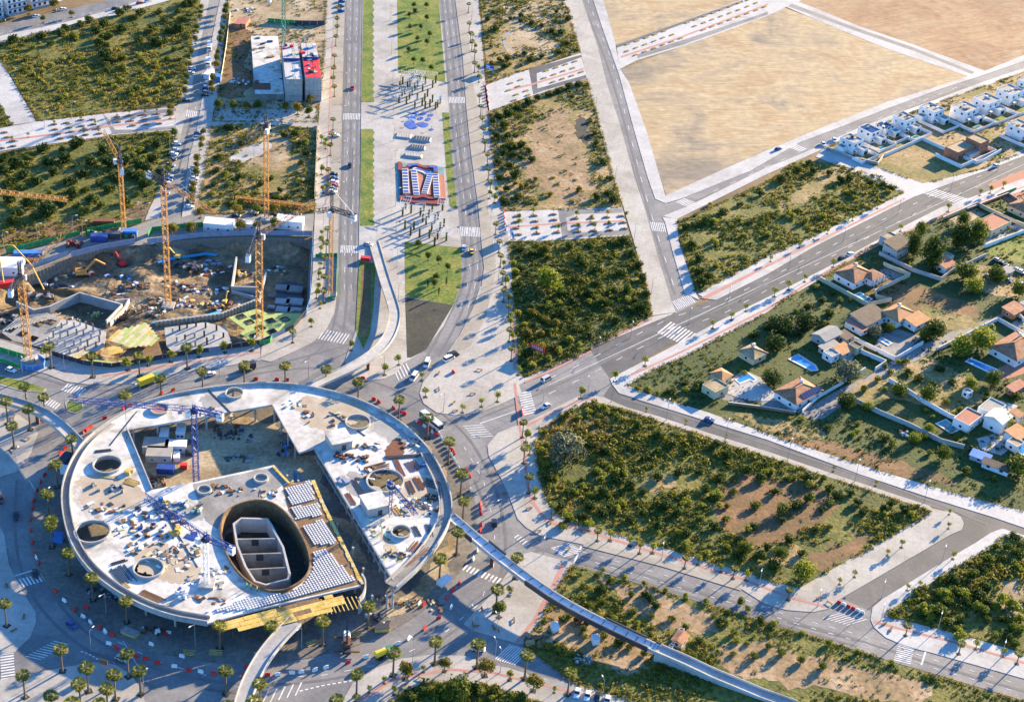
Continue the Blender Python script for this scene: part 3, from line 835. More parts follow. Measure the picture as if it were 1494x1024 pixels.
def leaves(C, Nrm, size, hue, aspect=.7):
    """one quad per leaf: centres C, facing Nrm"""
    n = len(C)
    Nrm = Nrm / (np.linalg.norm(Nrm, axis=1, keepdims=True) + 1e-9)
    t = rng.normal(size=(n, 3))
    a = np.cross(Nrm, t); a /= np.linalg.norm(a, axis=1, keepdims=True) + 1e-9
    b = np.cross(Nrm, a)
    s = (size * rng.uniform(.6, 1.3, n))[:, None]
    a, b = a * s, b * s * aspect
    V = np.stack([C - a, C - b * .9 + a * .1, C + a, C + b], 1).reshape(-1, 3)
    return V, hue
def leafmesh(name, V, hue, m, extra=None):
    n = len(V) // 4
    me = bpy.data.meshes.new(name)
    me.vertices.add(n * 4)
    me.vertices.foreach_set('co', V.astype(np.float32).ravel())
    me.loops.add(n * 4)
    me.loops.foreach_set('vertex_index', np.arange(n * 4, dtype=np.int32))
    me.polygons.add(n)
    me.polygons.foreach_set('loop_start', np.arange(0, n * 4, 4, dtype=np.int32))
    at = me.attributes.new('hue', 'FLOAT', 'FACE')
    at.data.foreach_set('value', hue.astype(np.float32))
    me.materials.append(m)
    me.update(calc_edges=True)
    return me
def crown_data(n, r, h, z0, lumps=7, leaf=.35, seed=0, fill=.35, flat=1.0):
    """lumpy crown: leaves on several overlapping lobes"""
    g = np.random.default_rng(seed)
    lc = g.normal(size=(lumps, 3)); lc /= np.linalg.norm(lc, axis=1, keepdims=True)
    lc *= g.uniform(.25, .62, (lumps, 1))
    lc[:, 2] = np.abs(lc[:, 2]) * .8 - .1
    lr = g.uniform(.34, .58, lumps)
    k = g.integers(0, lumps, n)
    d = g.normal(size=(n, 3)); d /= np.linalg.norm(d, axis=1, keepdims=True)
    rad = lr[k] * np.where(g.random(n) < fill, g.uniform(.4, 1, n), g.uniform(.88, 1.06, n))
    p = lc[k] + d * rad[:, None]
    p[:, 2] = np.where(p[:, 2] < -.42, -.42 + (p[:, 2] + .42) * .2, p[:, 2])
    C = p * np.array([r, r, h * .5 / .75]) + np.array([0, 0, z0 + h * .40])
    hue = np.clip(.32 + (g.random(lumps)[k] - .5) * .35 + (g.random(n) - .5) * .35, 0, 1)
    return leaves(C, d + g.normal(size=(n, 3)) * .45, leaf, hue)
def shrub_mesh(name, m, seed, n=420, r=1.0, h=1.5, leaf=.15, lumps=8):
    V, hue = crown_data(n, r, h, -.05, lumps, leaf, seed)
    V[:, 2] = np.maximum(V[:, 2], -.03)
    return leafmesh(name, V, hue, m)
SHRUBS = {k: [shrub_mesh('shrub', M[k], 11 * i + j, 300 + 90 * j, 1.0, 1.25 + .2 * j) for j in range(4)]
          for i, k in enumerate(('leaf_dark', 'leaf_mid', 'leaf_yellow', 'leaf_gold', 'leaf_grey'))}
BIG = {k: [shrub_mesh('tree', M[k], 91 * i + j, 1500, 1.0, 1.7, .085, 16) for j in range(2)]
       for i, k in enumerate(('leaf_dark', 'leaf_mid', 'leaf_yellow', 'leaf_grey'))}
KN = {'leaf_dark': 'dark green', 'leaf_mid': 'mid green', 'leaf_yellow': 'bright yellow-green', 'leaf_gold': 'golden olive', 'leaf_grey': 'pale grey-green'}
WHERE = {'nw': 'the far corner scrub lot', 'w': 'the olive lot', 'mid': 'the lot between the streets', 'e1': 'the pond lot', 'e2': 'the half-bare lot', 'e3': 'the dense square lot', 'tri': 'the triangular lot', 'big': 'the large roundabout lot', 'se': 'the strip below the footbridge', 'r': 'the lower street lot', 's': 'the bottom green lot', 'villas': 'the villa gardens', 'nw2': 'the small far lot', 'houses': 'the white house plots', 'site_n': 'the far site'}
SHR = []
def put_shrub(key, p, r, k, hs, me, big, label=None, cat='shrub', zone=''):
    o = link('tree' if big else 'shrub', me)
    o.location = p
    o.scale = (r * random.uniform(.9, 1.1), r * random.uniform(.9, 1.1), r * hs)
    o.rotation_euler.z = random.uniform(0, 6.28)
    if label:
        return tag(o, label, cat)
    nm = KN[k]
    return tag(o, f"{'wide' if r > 3.6 else 'broad' if r > 3 else 'small' if r < 1.8 else 'rounded' if r > 2.3 else 'compact'} {nm} {cat} {zone} {WHERE[key]}", cat, f'{nm} shrubs on {WHERE[key]}')
def shrub(key, x, y, r, k='leaf_dark', hs=1.0, big=False, label=None, cat='shrub', z=ZL):
    me = random.choice((BIG if big else SHRUBS)[k])
    p = G(x, y, z)
    if label:
        return put_shrub(key, p, r, k, hs, me, big, label, cat)
    SHR.append((r / p.y, key, x, y, p, r, k, hs, me))
def flush_shrubs(keep=270):
    """the shrubs that show largest are things; the small rest of each lot is one mass"""
    SHR.sort(key=lambda t: -t[0])
    box = {}
    for t in SHR:
        b = box.setdefault(t[1], [1e9, -1e9, 1e9, -1e9])
        b[0], b[1], b[2], b[3] = min(b[0], t[2]), max(b[1], t[2]), min(b[2], t[3]), max(b[3], t[3])
    rest = {}
    for i, (_, key, x, y, p, r, k, hs, me) in enumerate(SHR):
        if i < keep:
            b = box[key]
            fx, fy = (x - b[0]) / (b[1] - b[0] + 1), (y - b[2]) / (b[3] - b[2] + 1)
            ns = ('at the north edge', 'towards the north', 'in the middle', 'towards the south', 'at the south edge')[min(4, int(fy * 5))]
            ew = ('west side', 'west half', 'centre', 'east half', 'east side')[min(4, int(fx * 5))]
            put_shrub(key, p, r, k, hs, me, False, zone=f'{ns}, {ew} of')
        else:
            rest.setdefault((key, k), []).append((p, r, hs, me))
    for (key, k), L in rest.items():
        Vs, Hs = [], []
        for p, r, hs, me in L:
            n = len(me.vertices)
            v = np.empty(n * 3, np.float32); me.vertices.foreach_get('co', v)
            hu = np.empty(n // 4, np.float32); me.attributes['hue'].data.foreach_get('value', hu)
            v = v.reshape(-1, 3)
            a = random.uniform(0, 6.28); c, s_ = math.cos(a), math.sin(a)
            w = np.stack([v[:, 0] * c - v[:, 1] * s_, v[:, 0] * s_ + v[:, 1] * c, v[:, 2] * hs], 1) * r + np.array(p)
            Vs.append(w); Hs.append(np.clip(hu + random.uniform(0, .25), 0, 1))
        tag(link('undergrowth', leafmesh('undergrowth', np.concatenate(Vs), np.concatenate(Hs), M[k])), kind='stuff')
def shrubs(key, k, data, r0, hs=.9):
    for x, y in pts(data):
        shrub(key, x, y, r0 * random.uniform(.8, 1.25), k, hs)
shrubs('w', 'leaf_dark', '33,259 14,270 55,267 103,267 107,288 135,297 15,293 42,302 78,255 90,298 70,311 25,315 18,326 211,273 191,258 185,296 112,216 64,221 132,239 155,242 25,243 8,234 70,240 5,252 203,244 170,262 180,240 222,235 230,215 235,255 160,280 120,256 95,236 150,222 205,262 215,250', 3.6)
shrubs('w', 'leaf_mid', '127,311 125,280 33,276 60,290 112,302 150,302 40,232 90,222 170,225 200,285 50,318 145,270', 2.4)
shrubs('w', 'leaf_yellow', '186,219 195,228 120,308 140,290 74,283 110,278 205,222 210,232', 2.0)
shrubs('nw', 'leaf_dark', '140,48 152,38 160,56 155,70 153,82 152,96 160,88 178,46 203,61 218,49 222,44 240,32 240,62 247,48 230,66 176,22 195,28 260,20 270,10 278,6 185,14 205,22 96,44 60,55 20,62 90,52 232,20 150,58 146,66 158,104 224,62 265,30 262,46 130,32 118,38', 3.3)
shrubs('nw', 'leaf_mid', '36,90 34,104 15,64 48,72 178,88 205,90 236,118 190,138 150,140 104,87 105,56 75,66 200,132 205,108 180,102 225,100 245,88 255,75', 2.4)
shrubs('nw', 'leaf_yellow', '105,54 112,58 202,82 210,92 120,88 104,86 160,124 168,130 90,145 95,142 142,118 208,138 192,142 215,148 229,136 240,108 76,98 62,105 86,130 110,122 180,98 175,120 128,106 228,94 60,118 45,100 215,120', 1.8)
shrubs('mid', 'leaf_dark', '338,190 330,188 350,262 380,270 395,262 408,280 420,290 440,240 446,225 438,212 360,206 352,212 320,230 316,250 312,270 430,198 415,200 402,290', 2.2)
shrubs('mid', 'leaf_yellow', '330,256 335,270 348,285 322,285 342,300 360,290 318,300 370,300 305,300 310,285 447,210 444,250 436,265', 1.7)
shrubs('e1', 'leaf_dark', '712,30 720,20 740,88 760,32 775,36 790,40 805,48 818,50 826,65 815,80 790,85 775,90 830,30 812,20 722,45 760,25 745,30 735,100 765,80', 2.3)
shrubs('e1', 'leaf_gold', '716,70 722,80 728,90 735,92 718,95 745,95 715,55 760,96', 1.7)
shrubs('e2', 'leaf_dark', '720,180 728,172 740,168 755,160 770,152 785,146 800,140 815,136 830,130 845,126 736,186 725,200 740,200 745,215 735,225 750,228 760,215 728,238 742,245 760,232 770,222 775,235 730,262 752,258 740,278 735,295 755,290 870,210 880,240 890,262 888,285 895,295 870,290', 2.5)
shrubs('e2', 'leaf_gold', '752,270 760,276 768,272 862,178 868,196 780,262 845,280 740,190 800,285', 2.0)
shrubs('e3', 'leaf_dark', '760,365 775,372 830,362 860,360 890,358 910,355 922,372 930,390 938,410 944,430 940,450 920,455 900,470 870,395 850,385 840,410 860,430 880,445 835,440 820,460 760,395 755,420 775,450 780,480 800,485 840,485 860,490 770,520 810,510 905,400 895,425 870,415', 2.4)
shrubs('e3', 'leaf_mid', '790,372 800,378 845,378 842,388 855,390 755,430 800,450 790,465 820,430 925,440 870,445 915,425 830,500', 2.0)
shrubs('e3', 'leaf_yellow', '760,440 755,460 765,475 750,385 752,400 800,445 860,442 870,436 815,445 920,428 915,438 790,505 800,525 815,515 775,535 830,498 845,505 770,455 895,465', 1.7)
shrubs('e3', 'leaf_gold', '788,370 796,368 778,460 795,470 810,475 768,490 790,490', 2.2)
shrubs('tri', 'leaf_dark', '1000,335 1010,330 1030,325 1055,312 1080,300 1110,285 1140,265 1165,250 1185,252 1210,255 1240,262 1270,268 1290,272 1300,278 1245,285 1215,300 1020,400 1025,415 1035,405 1020,380 1010,360 1180,240 1225,265', 2.3)
shrubs('tri', 'leaf_yellow', '1030,328 1036,322 1042,326 1026,326 1040,352 1044,358 1036,300 1075,345 1060,310 1150,315 1135,310 1155,318 1200,318 1175,325 1120,345 1085,345 1062,375 1045,390 1020,415 1010,395 1000,360 1235,282 1245,290 1280,282 1295,282', 1.7)
shrubs('big', 'leaf_dark', '860,650 880,660 900,640 920,655 940,670 960,640 980,650 1000,660 1010,645 1045,650 1060,665 1090,690 1110,700 1050,700 1020,690 990,690 960,700 940,720 920,710 900,700 880,720 860,740 830,720 800,700 815,740 850,755 880,750 920,760 960,770 1000,780 1040,770 1080,790 1120,800 1150,790 1100,770 1140,760 1160,740 1200,745 1220,725 1240,720 1250,735 1260,750 1290,745 1320,748 1300,735 1180,700 1210,715 1130,720 1190,775 1170,810 1130,830 1110,815 1080,815 970,740 1040,730', 2.3)
shrubs('big', 'leaf_mid', '870,620 900,610 930,625 880,680 910,690 850,700 890,740 940,750 990,750 1020,760 1060,760 1030,715 1070,720 1000,720 960,660 830,760 870,690 1100,740 1150,700 1200,700 1180,730', 2.0)
shrubs('big', 'leaf_yellow', '870,690 880,695 876,702 890,685 900,690 912,695 850,712 840,720 862,725 905,735 900,745 910,738 1000,730 1005,735 996,738 1025,740 1045,722 1050,728 1048,740 1040,725 858,602 880,596 845,612 800,650 790,660 795,680 810,700 820,770 860,765 930,790 1116,692 1110,704 1125,690 1090,775 1060,800 990,780 960,780 1180,710 1210,735 1290,752 1330,752 1000,800 1030,810', 1.7)
shrubs('big', 'leaf_gold', '828,608 820,612 850,640 870,650 1170,700 1190,710 1210,770 1240,765 1060,740 960,735', 1.6)
shrubs('se', 'leaf_mid', '845,840 870,840 890,850 920,870 940,868 850,855 880,880 900,890 860,885 870,900 905,900 925,895 950,900 980,905 1000,915 1040,900 1060,895 1050,915 1070,925 850,920 880,930 900,940 920,945 830,900 820,905 1020,935 1010,960 1070,955 1100,960 1120,945 1140,955 1170,965 1200,975 1090,890 1110,905 1080,880 880,915 940,955', 1.6)
shrubs('se', 'leaf_yellow', '880,832 910,845 940,852 970,862 1000,872 1030,880 850,870 895,905 915,910 930,912 855,930 780,935 800,945 815,950 830,955 1060,910 1075,935 1090,940 1130,910 1170,925 1210,940 1250,952 1300,968 1050,905 1100,930 960,885', 1.3)
shrubs('se', 'leaf_dark', '877,862 948,875 955,885 943,870 845,905 858,908 905,938 890,900 1052,910', 1.8)
shrubs('r', 'leaf_mid', '1395,865 1380,880 1410,880 1400,905 1385,910 1372,850 1420,840 1440,820 1455,800 1470,800 1485,810 1435,895 1440,905 1450,930 1480,940 1370,895', 2.2)
shrubs('r', 'leaf_yellow', '1345,888 1352,896 1360,890 1356,902 1460,880 1452,888 1475,885 1480,890 1485,905 1478,918 1480,940 1405,868 1478,822 1484,830 1388,862 1375,870 1395,920 1400,930 1490,920 1425,890', 2.3)
shrubs('r', 'leaf_dark', '1480,785 1490,800 1460,815 1430,830 1410,850 1390,850 1440,860 1425,870 1465,905 1440,880 1470,930', 2.2)
shrubs('s', 'leaf_mid', '600,1020 620,1012 640,1008 660,1002 690,1004 720,1010 760,1020 610,1030 700,1012', 2.2)
shrubs('s', 'leaf_yellow', '630,1015 672,1012 716,1020 650,1020', 1.8)
shrub('s', 667, 1018, 5.5, 'leaf_mid', .9, True, 'large bright green tree on the lot inside the curved bottom pavement', 'tree')
shrub('e3', 800, 418, 7.5, 'leaf_yellow', .85, True, 'large bright green spreading tree alone on the dense square lot', 'tree')
shrub('big', 823, 668, 8, 'leaf_grey', .9, True, 'large pale grey-green tree near the western edge of the big lot', 'tree')
shrub('big', 1172, 842, 4.6, 'leaf_yellow', 1, True, 'rounded yellow-green tree at the lower corner of the big lot', 'tree')
for i, (x, y, r) in enumerate(((1138, 815, 3.6), (1085, 805, 3), (1140, 748, 3))):
    shrub('big', x, y, r, 'leaf_mid', 1, True, ('broad green tree on the lower slope of the big lot', 'rounded green tree in the middle of the big lot', 'loose green tree on the bare part of the big lot')[i], 'tree')
# villa gardens
V_TREES = [(1357, 392, 6.2, 2.1, 'leaf_dark', 'tall dark conifer behind the small red-roofed hut'), (1331, 372, 3.6, 2.4, 'leaf_dark', 'slender dark conifer beside the grey barn'), (1341, 346, 3.0, 2.0, 'leaf_mid', 'upright green tree between barn and diagonal road'),
           (1399, 358, 5.5, 1.6, 'leaf_dark', 'dark pine beside the house with the red terrace'), (1424, 356, 5.6, 1.6, 'leaf_mid', 'tall spreading tree by the red terrace house'), (1405, 330, 4, 1.3, 'leaf_mid', 'rounded tree on the corner of the walled plot'),
           (1402, 517, 6, 1.0, 'leaf_yellow', 'bright green tree beside the lane, west of its twin'), (1430, 508, 6.5, 1.1, 'leaf_yellow', 'bright green tree nearest the brown-roofed villa'), (1364, 490, 5, 1.0, 'leaf_dark', 'dark round tree at the lane by the orange-roofed villa'), (1348, 494, 3.5, 1, 'leaf_mid', 'small round tree beside the lane gate'),
           (1233, 553, 6, 1.0, 'leaf_grey', 'pale olive tree beside the walled lane bend'), (1132, 508, 5, .8, 'leaf_dark', 'dark bushy tree near the long blue pool'), (1125, 558, 5, .8, 'leaf_dark', 'dark tree beside the solar-panelled villa'),
           (1233, 592, 4.5, .9, 'leaf_dark', 'dark shrub-like tree at the end of the lane'), (1308, 578, 4.6, .9, 'leaf_mid', 'green fruit tree beside the long garden wall'), (1350, 585, 5.2, .9, 'leaf_mid', 'rounded olive tree in the walled garden'),
           (1416, 566, 3.6, 1, 'leaf_yellow', 'bright round tree in the overgrown garden'), (1449, 560, 4.4, 1, 'leaf_mid', 'pale green tree below the long blue pool'), (1461, 622, 4.6, .9, 'leaf_gold', 'golden tree beside the white two-storey villa'),
           (1374, 671, 4.2, 1.0, 'leaf_mid', 'dark rounded tree on the meadow near the sheds'), (1333, 644, 3, .9, 'leaf_yellow', 'yellow-green bush on the meadow below the garden wall'), (1480, 690, 6, .8, 'leaf_mid', 'large bushy tree below the sheds'), (1265, 597, 2.5, 1, 'leaf_yellow', 'yellow bush on top of the garden wall'), (1450, 410, 6, .8, 'leaf_mid', 'green tree in the yard of old cars'),
           (1420, 425, 5, .9, 'leaf_yellow', 'bright bushy tree west of the old car yard'), (1405, 405, 6.5, .8, 'leaf_mid', 'broad green tree behind the old car yard'), (1483, 430, 5, 1.0, 'leaf_mid', 'dark green tree at the old car yard edge'), (1276, 490, 3.6, 1, 'leaf_grey', 'grey-green palm-like bush by the villa terrace'), (1298, 484, 3, 1, 'leaf_mid', 'rounded garden tree by the small blue pool'),
           (1175, 475, 6, .7, 'leaf_dark', 'dark bush cluster on the meadow west of the villas'), (1140, 482, 6, .7, 'leaf_dark', 'broad dark bush below the diagonal road'), (1355, 630, 2.5, 1, 'leaf_gold', 'golden bush beside the teal pool')]
for x, y, r, hs, k, lb in V_TREES:
    if k == 'leaf_gold': k = 'leaf_yellow'
    shrub('villas', x, y, r, k, hs, True, lb, 'tree', .14)
shrubs('villas', 'leaf_dark', '1120,480 1150,465 1180,450 1200,440 1215,430 1165,490 1190,470 1210,460 1100,490 1130,470 1000,560 1020,565 1045,575 980,572 1340,555 1325,545 1370,540 1390,560 1440,590 1480,580 1485,610 1400,650 1420,660 1290,640', 2.6, .7)
shrubs('villas', 'leaf_mid', '1190,420 1225,440 1250,455 1240,440 1160,455 1205,475 1280,555 1300,545 1320,530 1360,560 1380,590 1400,600 1350,640 1300,650 1250,620 1210,625 1410,690 1450,700 1350,600 1395,640 1355,662 1260,570 1240,580', 1.9, .8)
shrubs('villas', 'leaf_yellow', '1170,612 1245,635 1250,630 1320,610 1360,610 1390,605 1411,600 1405,602 1440,575 1290,570 1290,535 1310,530 1000,570 930,567 945,571 960,576 1016,568 1085,545', 1.5, .8)

flush_shrubs()
# low scrub: a mass nobody could count, one object per lot
BARE = {k: [GP(s) for s in v] for k, v in {'e2': ['772,185 828,155 848,205 876,285 805,298 764,245', '845,165 855,175 862,215 850,210 838,185'], 'big': ['1065,702 1110,694 1175,708 1225,732 1205,758 1150,785 1095,795 1055,768', '935,702 978,694 986,708 952,722', '1185,800 1285,768 1258,798 1182,840'], 'e1': ['724,52 738,28 770,15 785,22 765,24 744,36 732,58 747,82 740,86', '733,52 745,44 770,46 790,60 818,64 815,74 785,70 760,66 745,78 734,70'],
        'se': ['795,892 840,884 900,918 955,950 935,980 880,970 805,925', '865,838 940,862 1008,883 1055,918 1000,926 922,887', '1065,932 1180,952 1295,985 1370,1008 1300,1026 1105,996 1045,965'], 'mid': ['330,232 360,214 390,200 415,195 428,225 400,248 360,240'], 'r': ['1455,850 1494,840 1494,905 1465,900'], 'tri': ['1200,245 1245,252 1198,278 1135,315 1145,298']}.items()}
def scrub(key, dens, m, r=(.35, 1.1), name='scrub', bare=.42, ns=.05, hue0=.0, leaf=.36, per=15, h=.85, z=ZL, poly=None):
    P = poly or LOTS[key]
    xs = [p[0] for p in P]; ys = [p[1] for p in P]
    area = (max(xs) - min(xs)) * (max(ys) - min(ys))
    n = int(area * dens)
    X, Y = rng.uniform(min(xs), max(xs), n), rng.uniform(min(ys), max(ys), n)
    ok = inside(P, X, Y)
    nz = .6 * vnoise(X, Y, ns, 3) + .4 * vnoise(X, Y, ns * 3.1, 5)
    ok &= nz > bare + rng.normal(0, .07, n)
    for bp in BARE.get(key, []):
        ok &= ~(inside(bp, X + rng.normal(0, 1.2, n), Y + rng.normal(0, 1.2, n)) & (rng.random(n) > .06))
    X, Y, nz = X[ok], Y[ok], nz[ok]
    n = len(X)
    X = X + rng.normal(0, .6, n); Y = Y + rng.normal(0, .6, n)
    rr = (r[0] + (r[1] * 1.25 - r[0]) * rng.random(n) ** 2.2) * (.6 + .9 * nz)
    hb = np.clip(hue0 + .5 * vnoise(X, Y, .035, 8) + .35 * vnoise(X, Y, .2, 9) - .12 + rng.normal(0, .12, n), 0, 1)
    d = rng.normal(size=(n, per, 3)); d /= np.linalg.norm(d, axis=2, keepdims=True)
    d[:, :, 2] = np.abs(d[:, :, 2])
    C = d * rng.uniform(.55, 1.05, (n, per, 1)) * rr[:, None, None]
    C[:, :, 2] *= h
    C += np.stack([X, Y, np.full(n, z)], 1)[:, None, :]
    hue = np.clip(hb[:, None] + rng.normal(0, .10, (n, per)), 0, 1).ravel()
    V, hue = leaves(C.reshape(-1, 3), (d + rng.normal(size=d.shape) * .5).reshape(-1, 3), np.repeat(rr, per) * leaf, hue)
    o = link(name, leafmesh(name, V, hue, M[m]))
    return tag(o, None, None, None, 'stuff')
scrub('nw', .4, 'scrub', bare=.36, hue0=.15)
scrub('nw2', .4, 'scrub', bare=.25)
scrub('w', .36, 'scrub', bare=.46, hue0=.1)
scrub('mid', .5, 'scrub', bare=.44, hue0=.15)
scrub('e1', .5, 'scrub', bare=.42)
scrub('e2', .45, 'scrub', bare=.48)
scrub('e3', .7, 'scrub', bare=.20, hue0=-.08)
scrub('tri', .6, 'scrub', bare=.40, hue0=.12)
scrub('big', .75, 'scrub', bare=.40, hue0=.10)
scrub('se', 1.1, 'scrub', bare=.44, r=(.3, .85), hue0=.12, ns=.035)
scrub('r', .8, 'scrub', bare=.38, hue0=.12)
scrub('s', 1.0, 'scrub', bare=.15)
scrub('villas', .30, 'scrub', bare=.50, r=(.25, .75), hue0=-.08)
scrub('site_n', .25, 'scrub', bare=.56, r=(.3, .8))
scrub('houses', .4, 'scrub', bare=.60, r=(.2, .6))

def verge():
    """dry grass and weeds along the edges of the lots"""
    C, Nn, S, Hh = [], [], [], []
    for key, P in LOTS.items():
        for a, b in zip(P, P[1:] + P[:1]):
            L = (b - a).length
            n = int(L * 2.2)
            if n < 1: continue
            t = rng.random(n)
            x = a.x + (b.x - a.x) * t; y = a.y + (b.y - a.y) * t
            keep = vnoise(x, y, .12, 6) > .38
            x, y = x[keep], y[keep]
            off = rng.normal(0, .55, (len(x), 5, 2))
            c = np.zeros((len(x), 5, 3)); c[:, :, 0] = x[:, None] + off[:, :, 0]; c[:, :, 1] = y[:, None] + off[:, :, 1]
            c[:, :, 2] = ZL + rng.uniform(.06, .35, (len(x), 5))
            C.append(c.reshape(-1, 3)); Hh.append(np.clip(np.repeat(.35 + .5 * vnoise(x, y, .05, 7), 5) + rng.normal(0, .12, len(x) * 5), 0, 1))
    C = np.concatenate(C); Hh = np.concatenate(Hh)
    Nn = rng.normal(size=C.shape) + np.array([0, 0, .7])
    V, hue = leaves(C, Nn, np.full(len(C), .27), Hh)
    tag(link('verge_grass', leafmesh('verge_grass', V, hue, M['scrub'])), kind='stuff')
verge()
# ---- palms
def palm_kind():
    t = thing('palm_tree', 'palm', 'palm')
    tr = MB()
    prof = [(.42, 0), (.30, .6), (.24, 3), (.21, 7), (.20, 9.3)]
    tr.lathe(prof, n=7)
    tr.build('trunk', M['trunk'], t)
    MB().box((0, 0, .0), (1.7, 1.7, .035)).build('tree_pit', M['dark_soil_and_shade'], t)
    sk = MB().lathe([(.22, 8.0), (.75, 8.5), (.62, 9.2), (.2, 9.5)], n=7)
    sk.build('dead_skirt', M['dead_leaf'], t)
    g = np.random.default_rng(5)
    C, Nn, hue, sz = [], [], [], []
    V = []
    for i in range(30):
        az = i * 2.399
        el = math.asin(-.45 + 1.4 * (i + .5) / 30)
        L = g.uniform(1.35, 1.9)
        d = np.array([math.cos(az) * math.cos(el), math.sin(az) * math.cos(el), math.sin(el)])
        side = np.array([-math.sin(az), math.cos(az), 0])
        up = np.cross(d, side)
        base = np.array([0, 0, 9.5])
        p1 = base + d * L * .55
        hb = g.uniform(.1, .75) * .8 + .15 * (el > .3)
        V += [base, p1 - side * .04, p1 + side * .04, base + side * .05]
        hue.append(hb)
        for a in np.linspace(-.75, .75, 5):
            dd = d * math.cos(a) + side * math.sin(a) - np.array([0, 0, .28 + .1 * abs(a)])
            tip = p1 + dd * L * .66
            w = np.cross(dd, up); w = w / np.linalg.norm(w) * .13
            mid = p1 + dd * L * .4
            V += [p1, mid - w, tip, mid + w]
            hue.append(min(1, hb + g.normal(0, .06)))
    link('crown', leafmesh('palm_crown', np.array(V), np.array(hue), M['palm_leaf']), t)
    return Kind(t)
PALM = palm_kind()
def palms(data, label, group, h=10.6, z=ZP, where=None):
    L = pts(data)
    for i, (x, y) in enumerate(L):
        hh = h * random.uniform(.95, 1.06)
        p = G(x, y, z + hh * .9)
        PALM.put((p.x, p.y, z), random.uniform(0, 6.28), label.format(nth(i)), group, (max(.85, 1.28 * hh / 10.6), max(.85, 1.28 * hh / 10.6), hh / 10.6))
palms('8,585 36,563 63,579 41,596 17,621', '{} tall palm on the north-west plaza by the curved footbridge, counting clockwise', 'palms on the north-west plaza')
palms('104,639 81,677 68,720 75,758 73,765', '{} tall palm between barriers and the west side of the round building, from the footbridge', 'palms round the building')
palms('98,806 133,842 183,876 320,912 395,912 471,905 538,883', '{} tall palm along the shaded south rim of the round building, from the west', 'palms along the south rim')
palms('643,814 668,776 677,730 674,690 656,644 625,609 583,582 523,556 476,538 416,533 356,532 295,541 234,552 182,575', '{} tall palm on the roundabout kerb anticlockwise from the east footbridge', 'palms round the roundabout')
palms('72,505 133,519 202,519 272,506', '{} tall palm on the pavement under the yellow formwork, from the crane base', 'palms along the pit hoarding')
palms('6,880 -14,860', '{} tall palm on the west pavement with the red cycle path', 'palms on the west pavement')
palms('88,946 126,973 185,953 203,978 166,984 115,997 155,1004 33,984 74,1014 104,1024 144,1026', '{} tall palm on the shaded bottom corner plaza, from its kerb tip inwards', 'palms on the bottom corner plaza')
palms('329,978 379,996 371,1022 332,1030', '{} tall palm beside the southern footbridge', 'palms by the southern footbridge')
palms('491,1020 521,983 575,951 636,935 698,939 769,955 832,980 915,1004', '{} tall palm on the curved bottom pavement, from the road mouth', 'palms on the curved bottom pavement')
palms('726,859 755,812', '{} palm on the triangular pavement at the eastern footbridge', 'palms on the triangular pavement')
palms('764,616 766,653 773,695 807,735', '{} palm along the red cycle path west of the big lot', 'palms west of the big lot', 8)
palms('873,774 935,792 1001,813 1072,828 1153,860 1325,912 1403,938 1488,953', '{} short palm along the pavement of the south-east road', 'palms of the south-east road', 5.2)
palms('684,6 685,34 687,48 689,61 693,75 693,92 700,139 702,155 704,172 706,188 708,207 712,225 713,247 716,265 724,326 729,352 731,373 734,398 736,423 743,446 744,481 747,508', '{} palm along the east side of the avenue counting from the far end', 'palms along the east side of the avenue', 6.4)
palms('492,11 492,27 492,38 490,53 488,81 487,99 486,113 488,126 486,174 484,195 482,211 479,247 479,269 478,333 476,354 473,375 473,403 473,425 427,483', '{} palm along the west side of the avenue counting from the far end', 'palms along the west side of the avenue', 6.4)

# ---- street trees
def tree_kind(name, m, r, h, th, n, leaf, lumps, seed, label='tree', flat=1.0, fill=.35):
    t = thing(name, label, 'tree')
    tb = MB().tube((0, 0, 0), (0, 0, th + h * .25), .16, .09, 6)
    for a in range(3):
        tb.tube((0, 0, th), (math.cos(a * 2.1) * r * .5, math.sin(a * 2.1) * r * .5, th + h * .45), .07, .03, 4)
    tb.build('trunk', M['trunk'], t)
    MB().box((0, 0, 0), (1.4, 1.4, .035)).build('tree_pit', M['dark_soil_and_shade'], t)
    V, hue = crown_data(n, r, h, th, lumps, leaf, seed, fill)
    link('crown', leafmesh('crown', V, hue, M[m]), t)
    return Kind(t)
BALL = tree_kind('street_tree', 'leaf_gold', 2.3, 3.6, 1.6, 900, .24, 12, 3)
BALL2 = tree_kind('street_tree', 'leaf_mid', 2.3, 3.8, 1.7, 900, .24, 12, 4)
YOUNG = tree_kind('young_tree', 'leaf_yellow', 1.5, 2.6, 1.9, 240, .22, 7, 5)
YOUNG2 = tree_kind('young_tree', 'leaf_yellow', 1.9, 3.0, 1.9, 300, .26, 8, 6)
def trees(kinds, data, label, group, sc=1.0, z=ZP, ch=2.6):
    for i, (x, y) in enumerate(pts(data)):
        s = sc * random.uniform(.85, 1.15)
        p = G(x, y, z + ch * s)
        random.choice(kinds).put((p.x, p.y, z), random.uniform(0, 6.28), label.format(nth(i)), group, s)
trees([BALL, BALL2], '294,11 293,19 292,25 288,41 286,48 285,58 280,76 276,85 276,95 273,113 271,122 270,132 248,157 248,166 254,195 246,239 245,251', '{} ball-shaped tree on the scrub side of the parked-up street, from the far end', 'trees along the parked-up street, scrub side')
trees([BALL, BALL2], '332,0 330,11 329,18 327,26 326,42 323,50 321,59 318,77 316,85 316,95 310,114 309,123 309,131 297,193 294,204 293,213 288,231 287,241 286,252 282,270 281,279 280,288 292,310', '{} ball-shaped tree on the site side of the parked-up street, from the far end', 'trees along the parked-up street, site side')
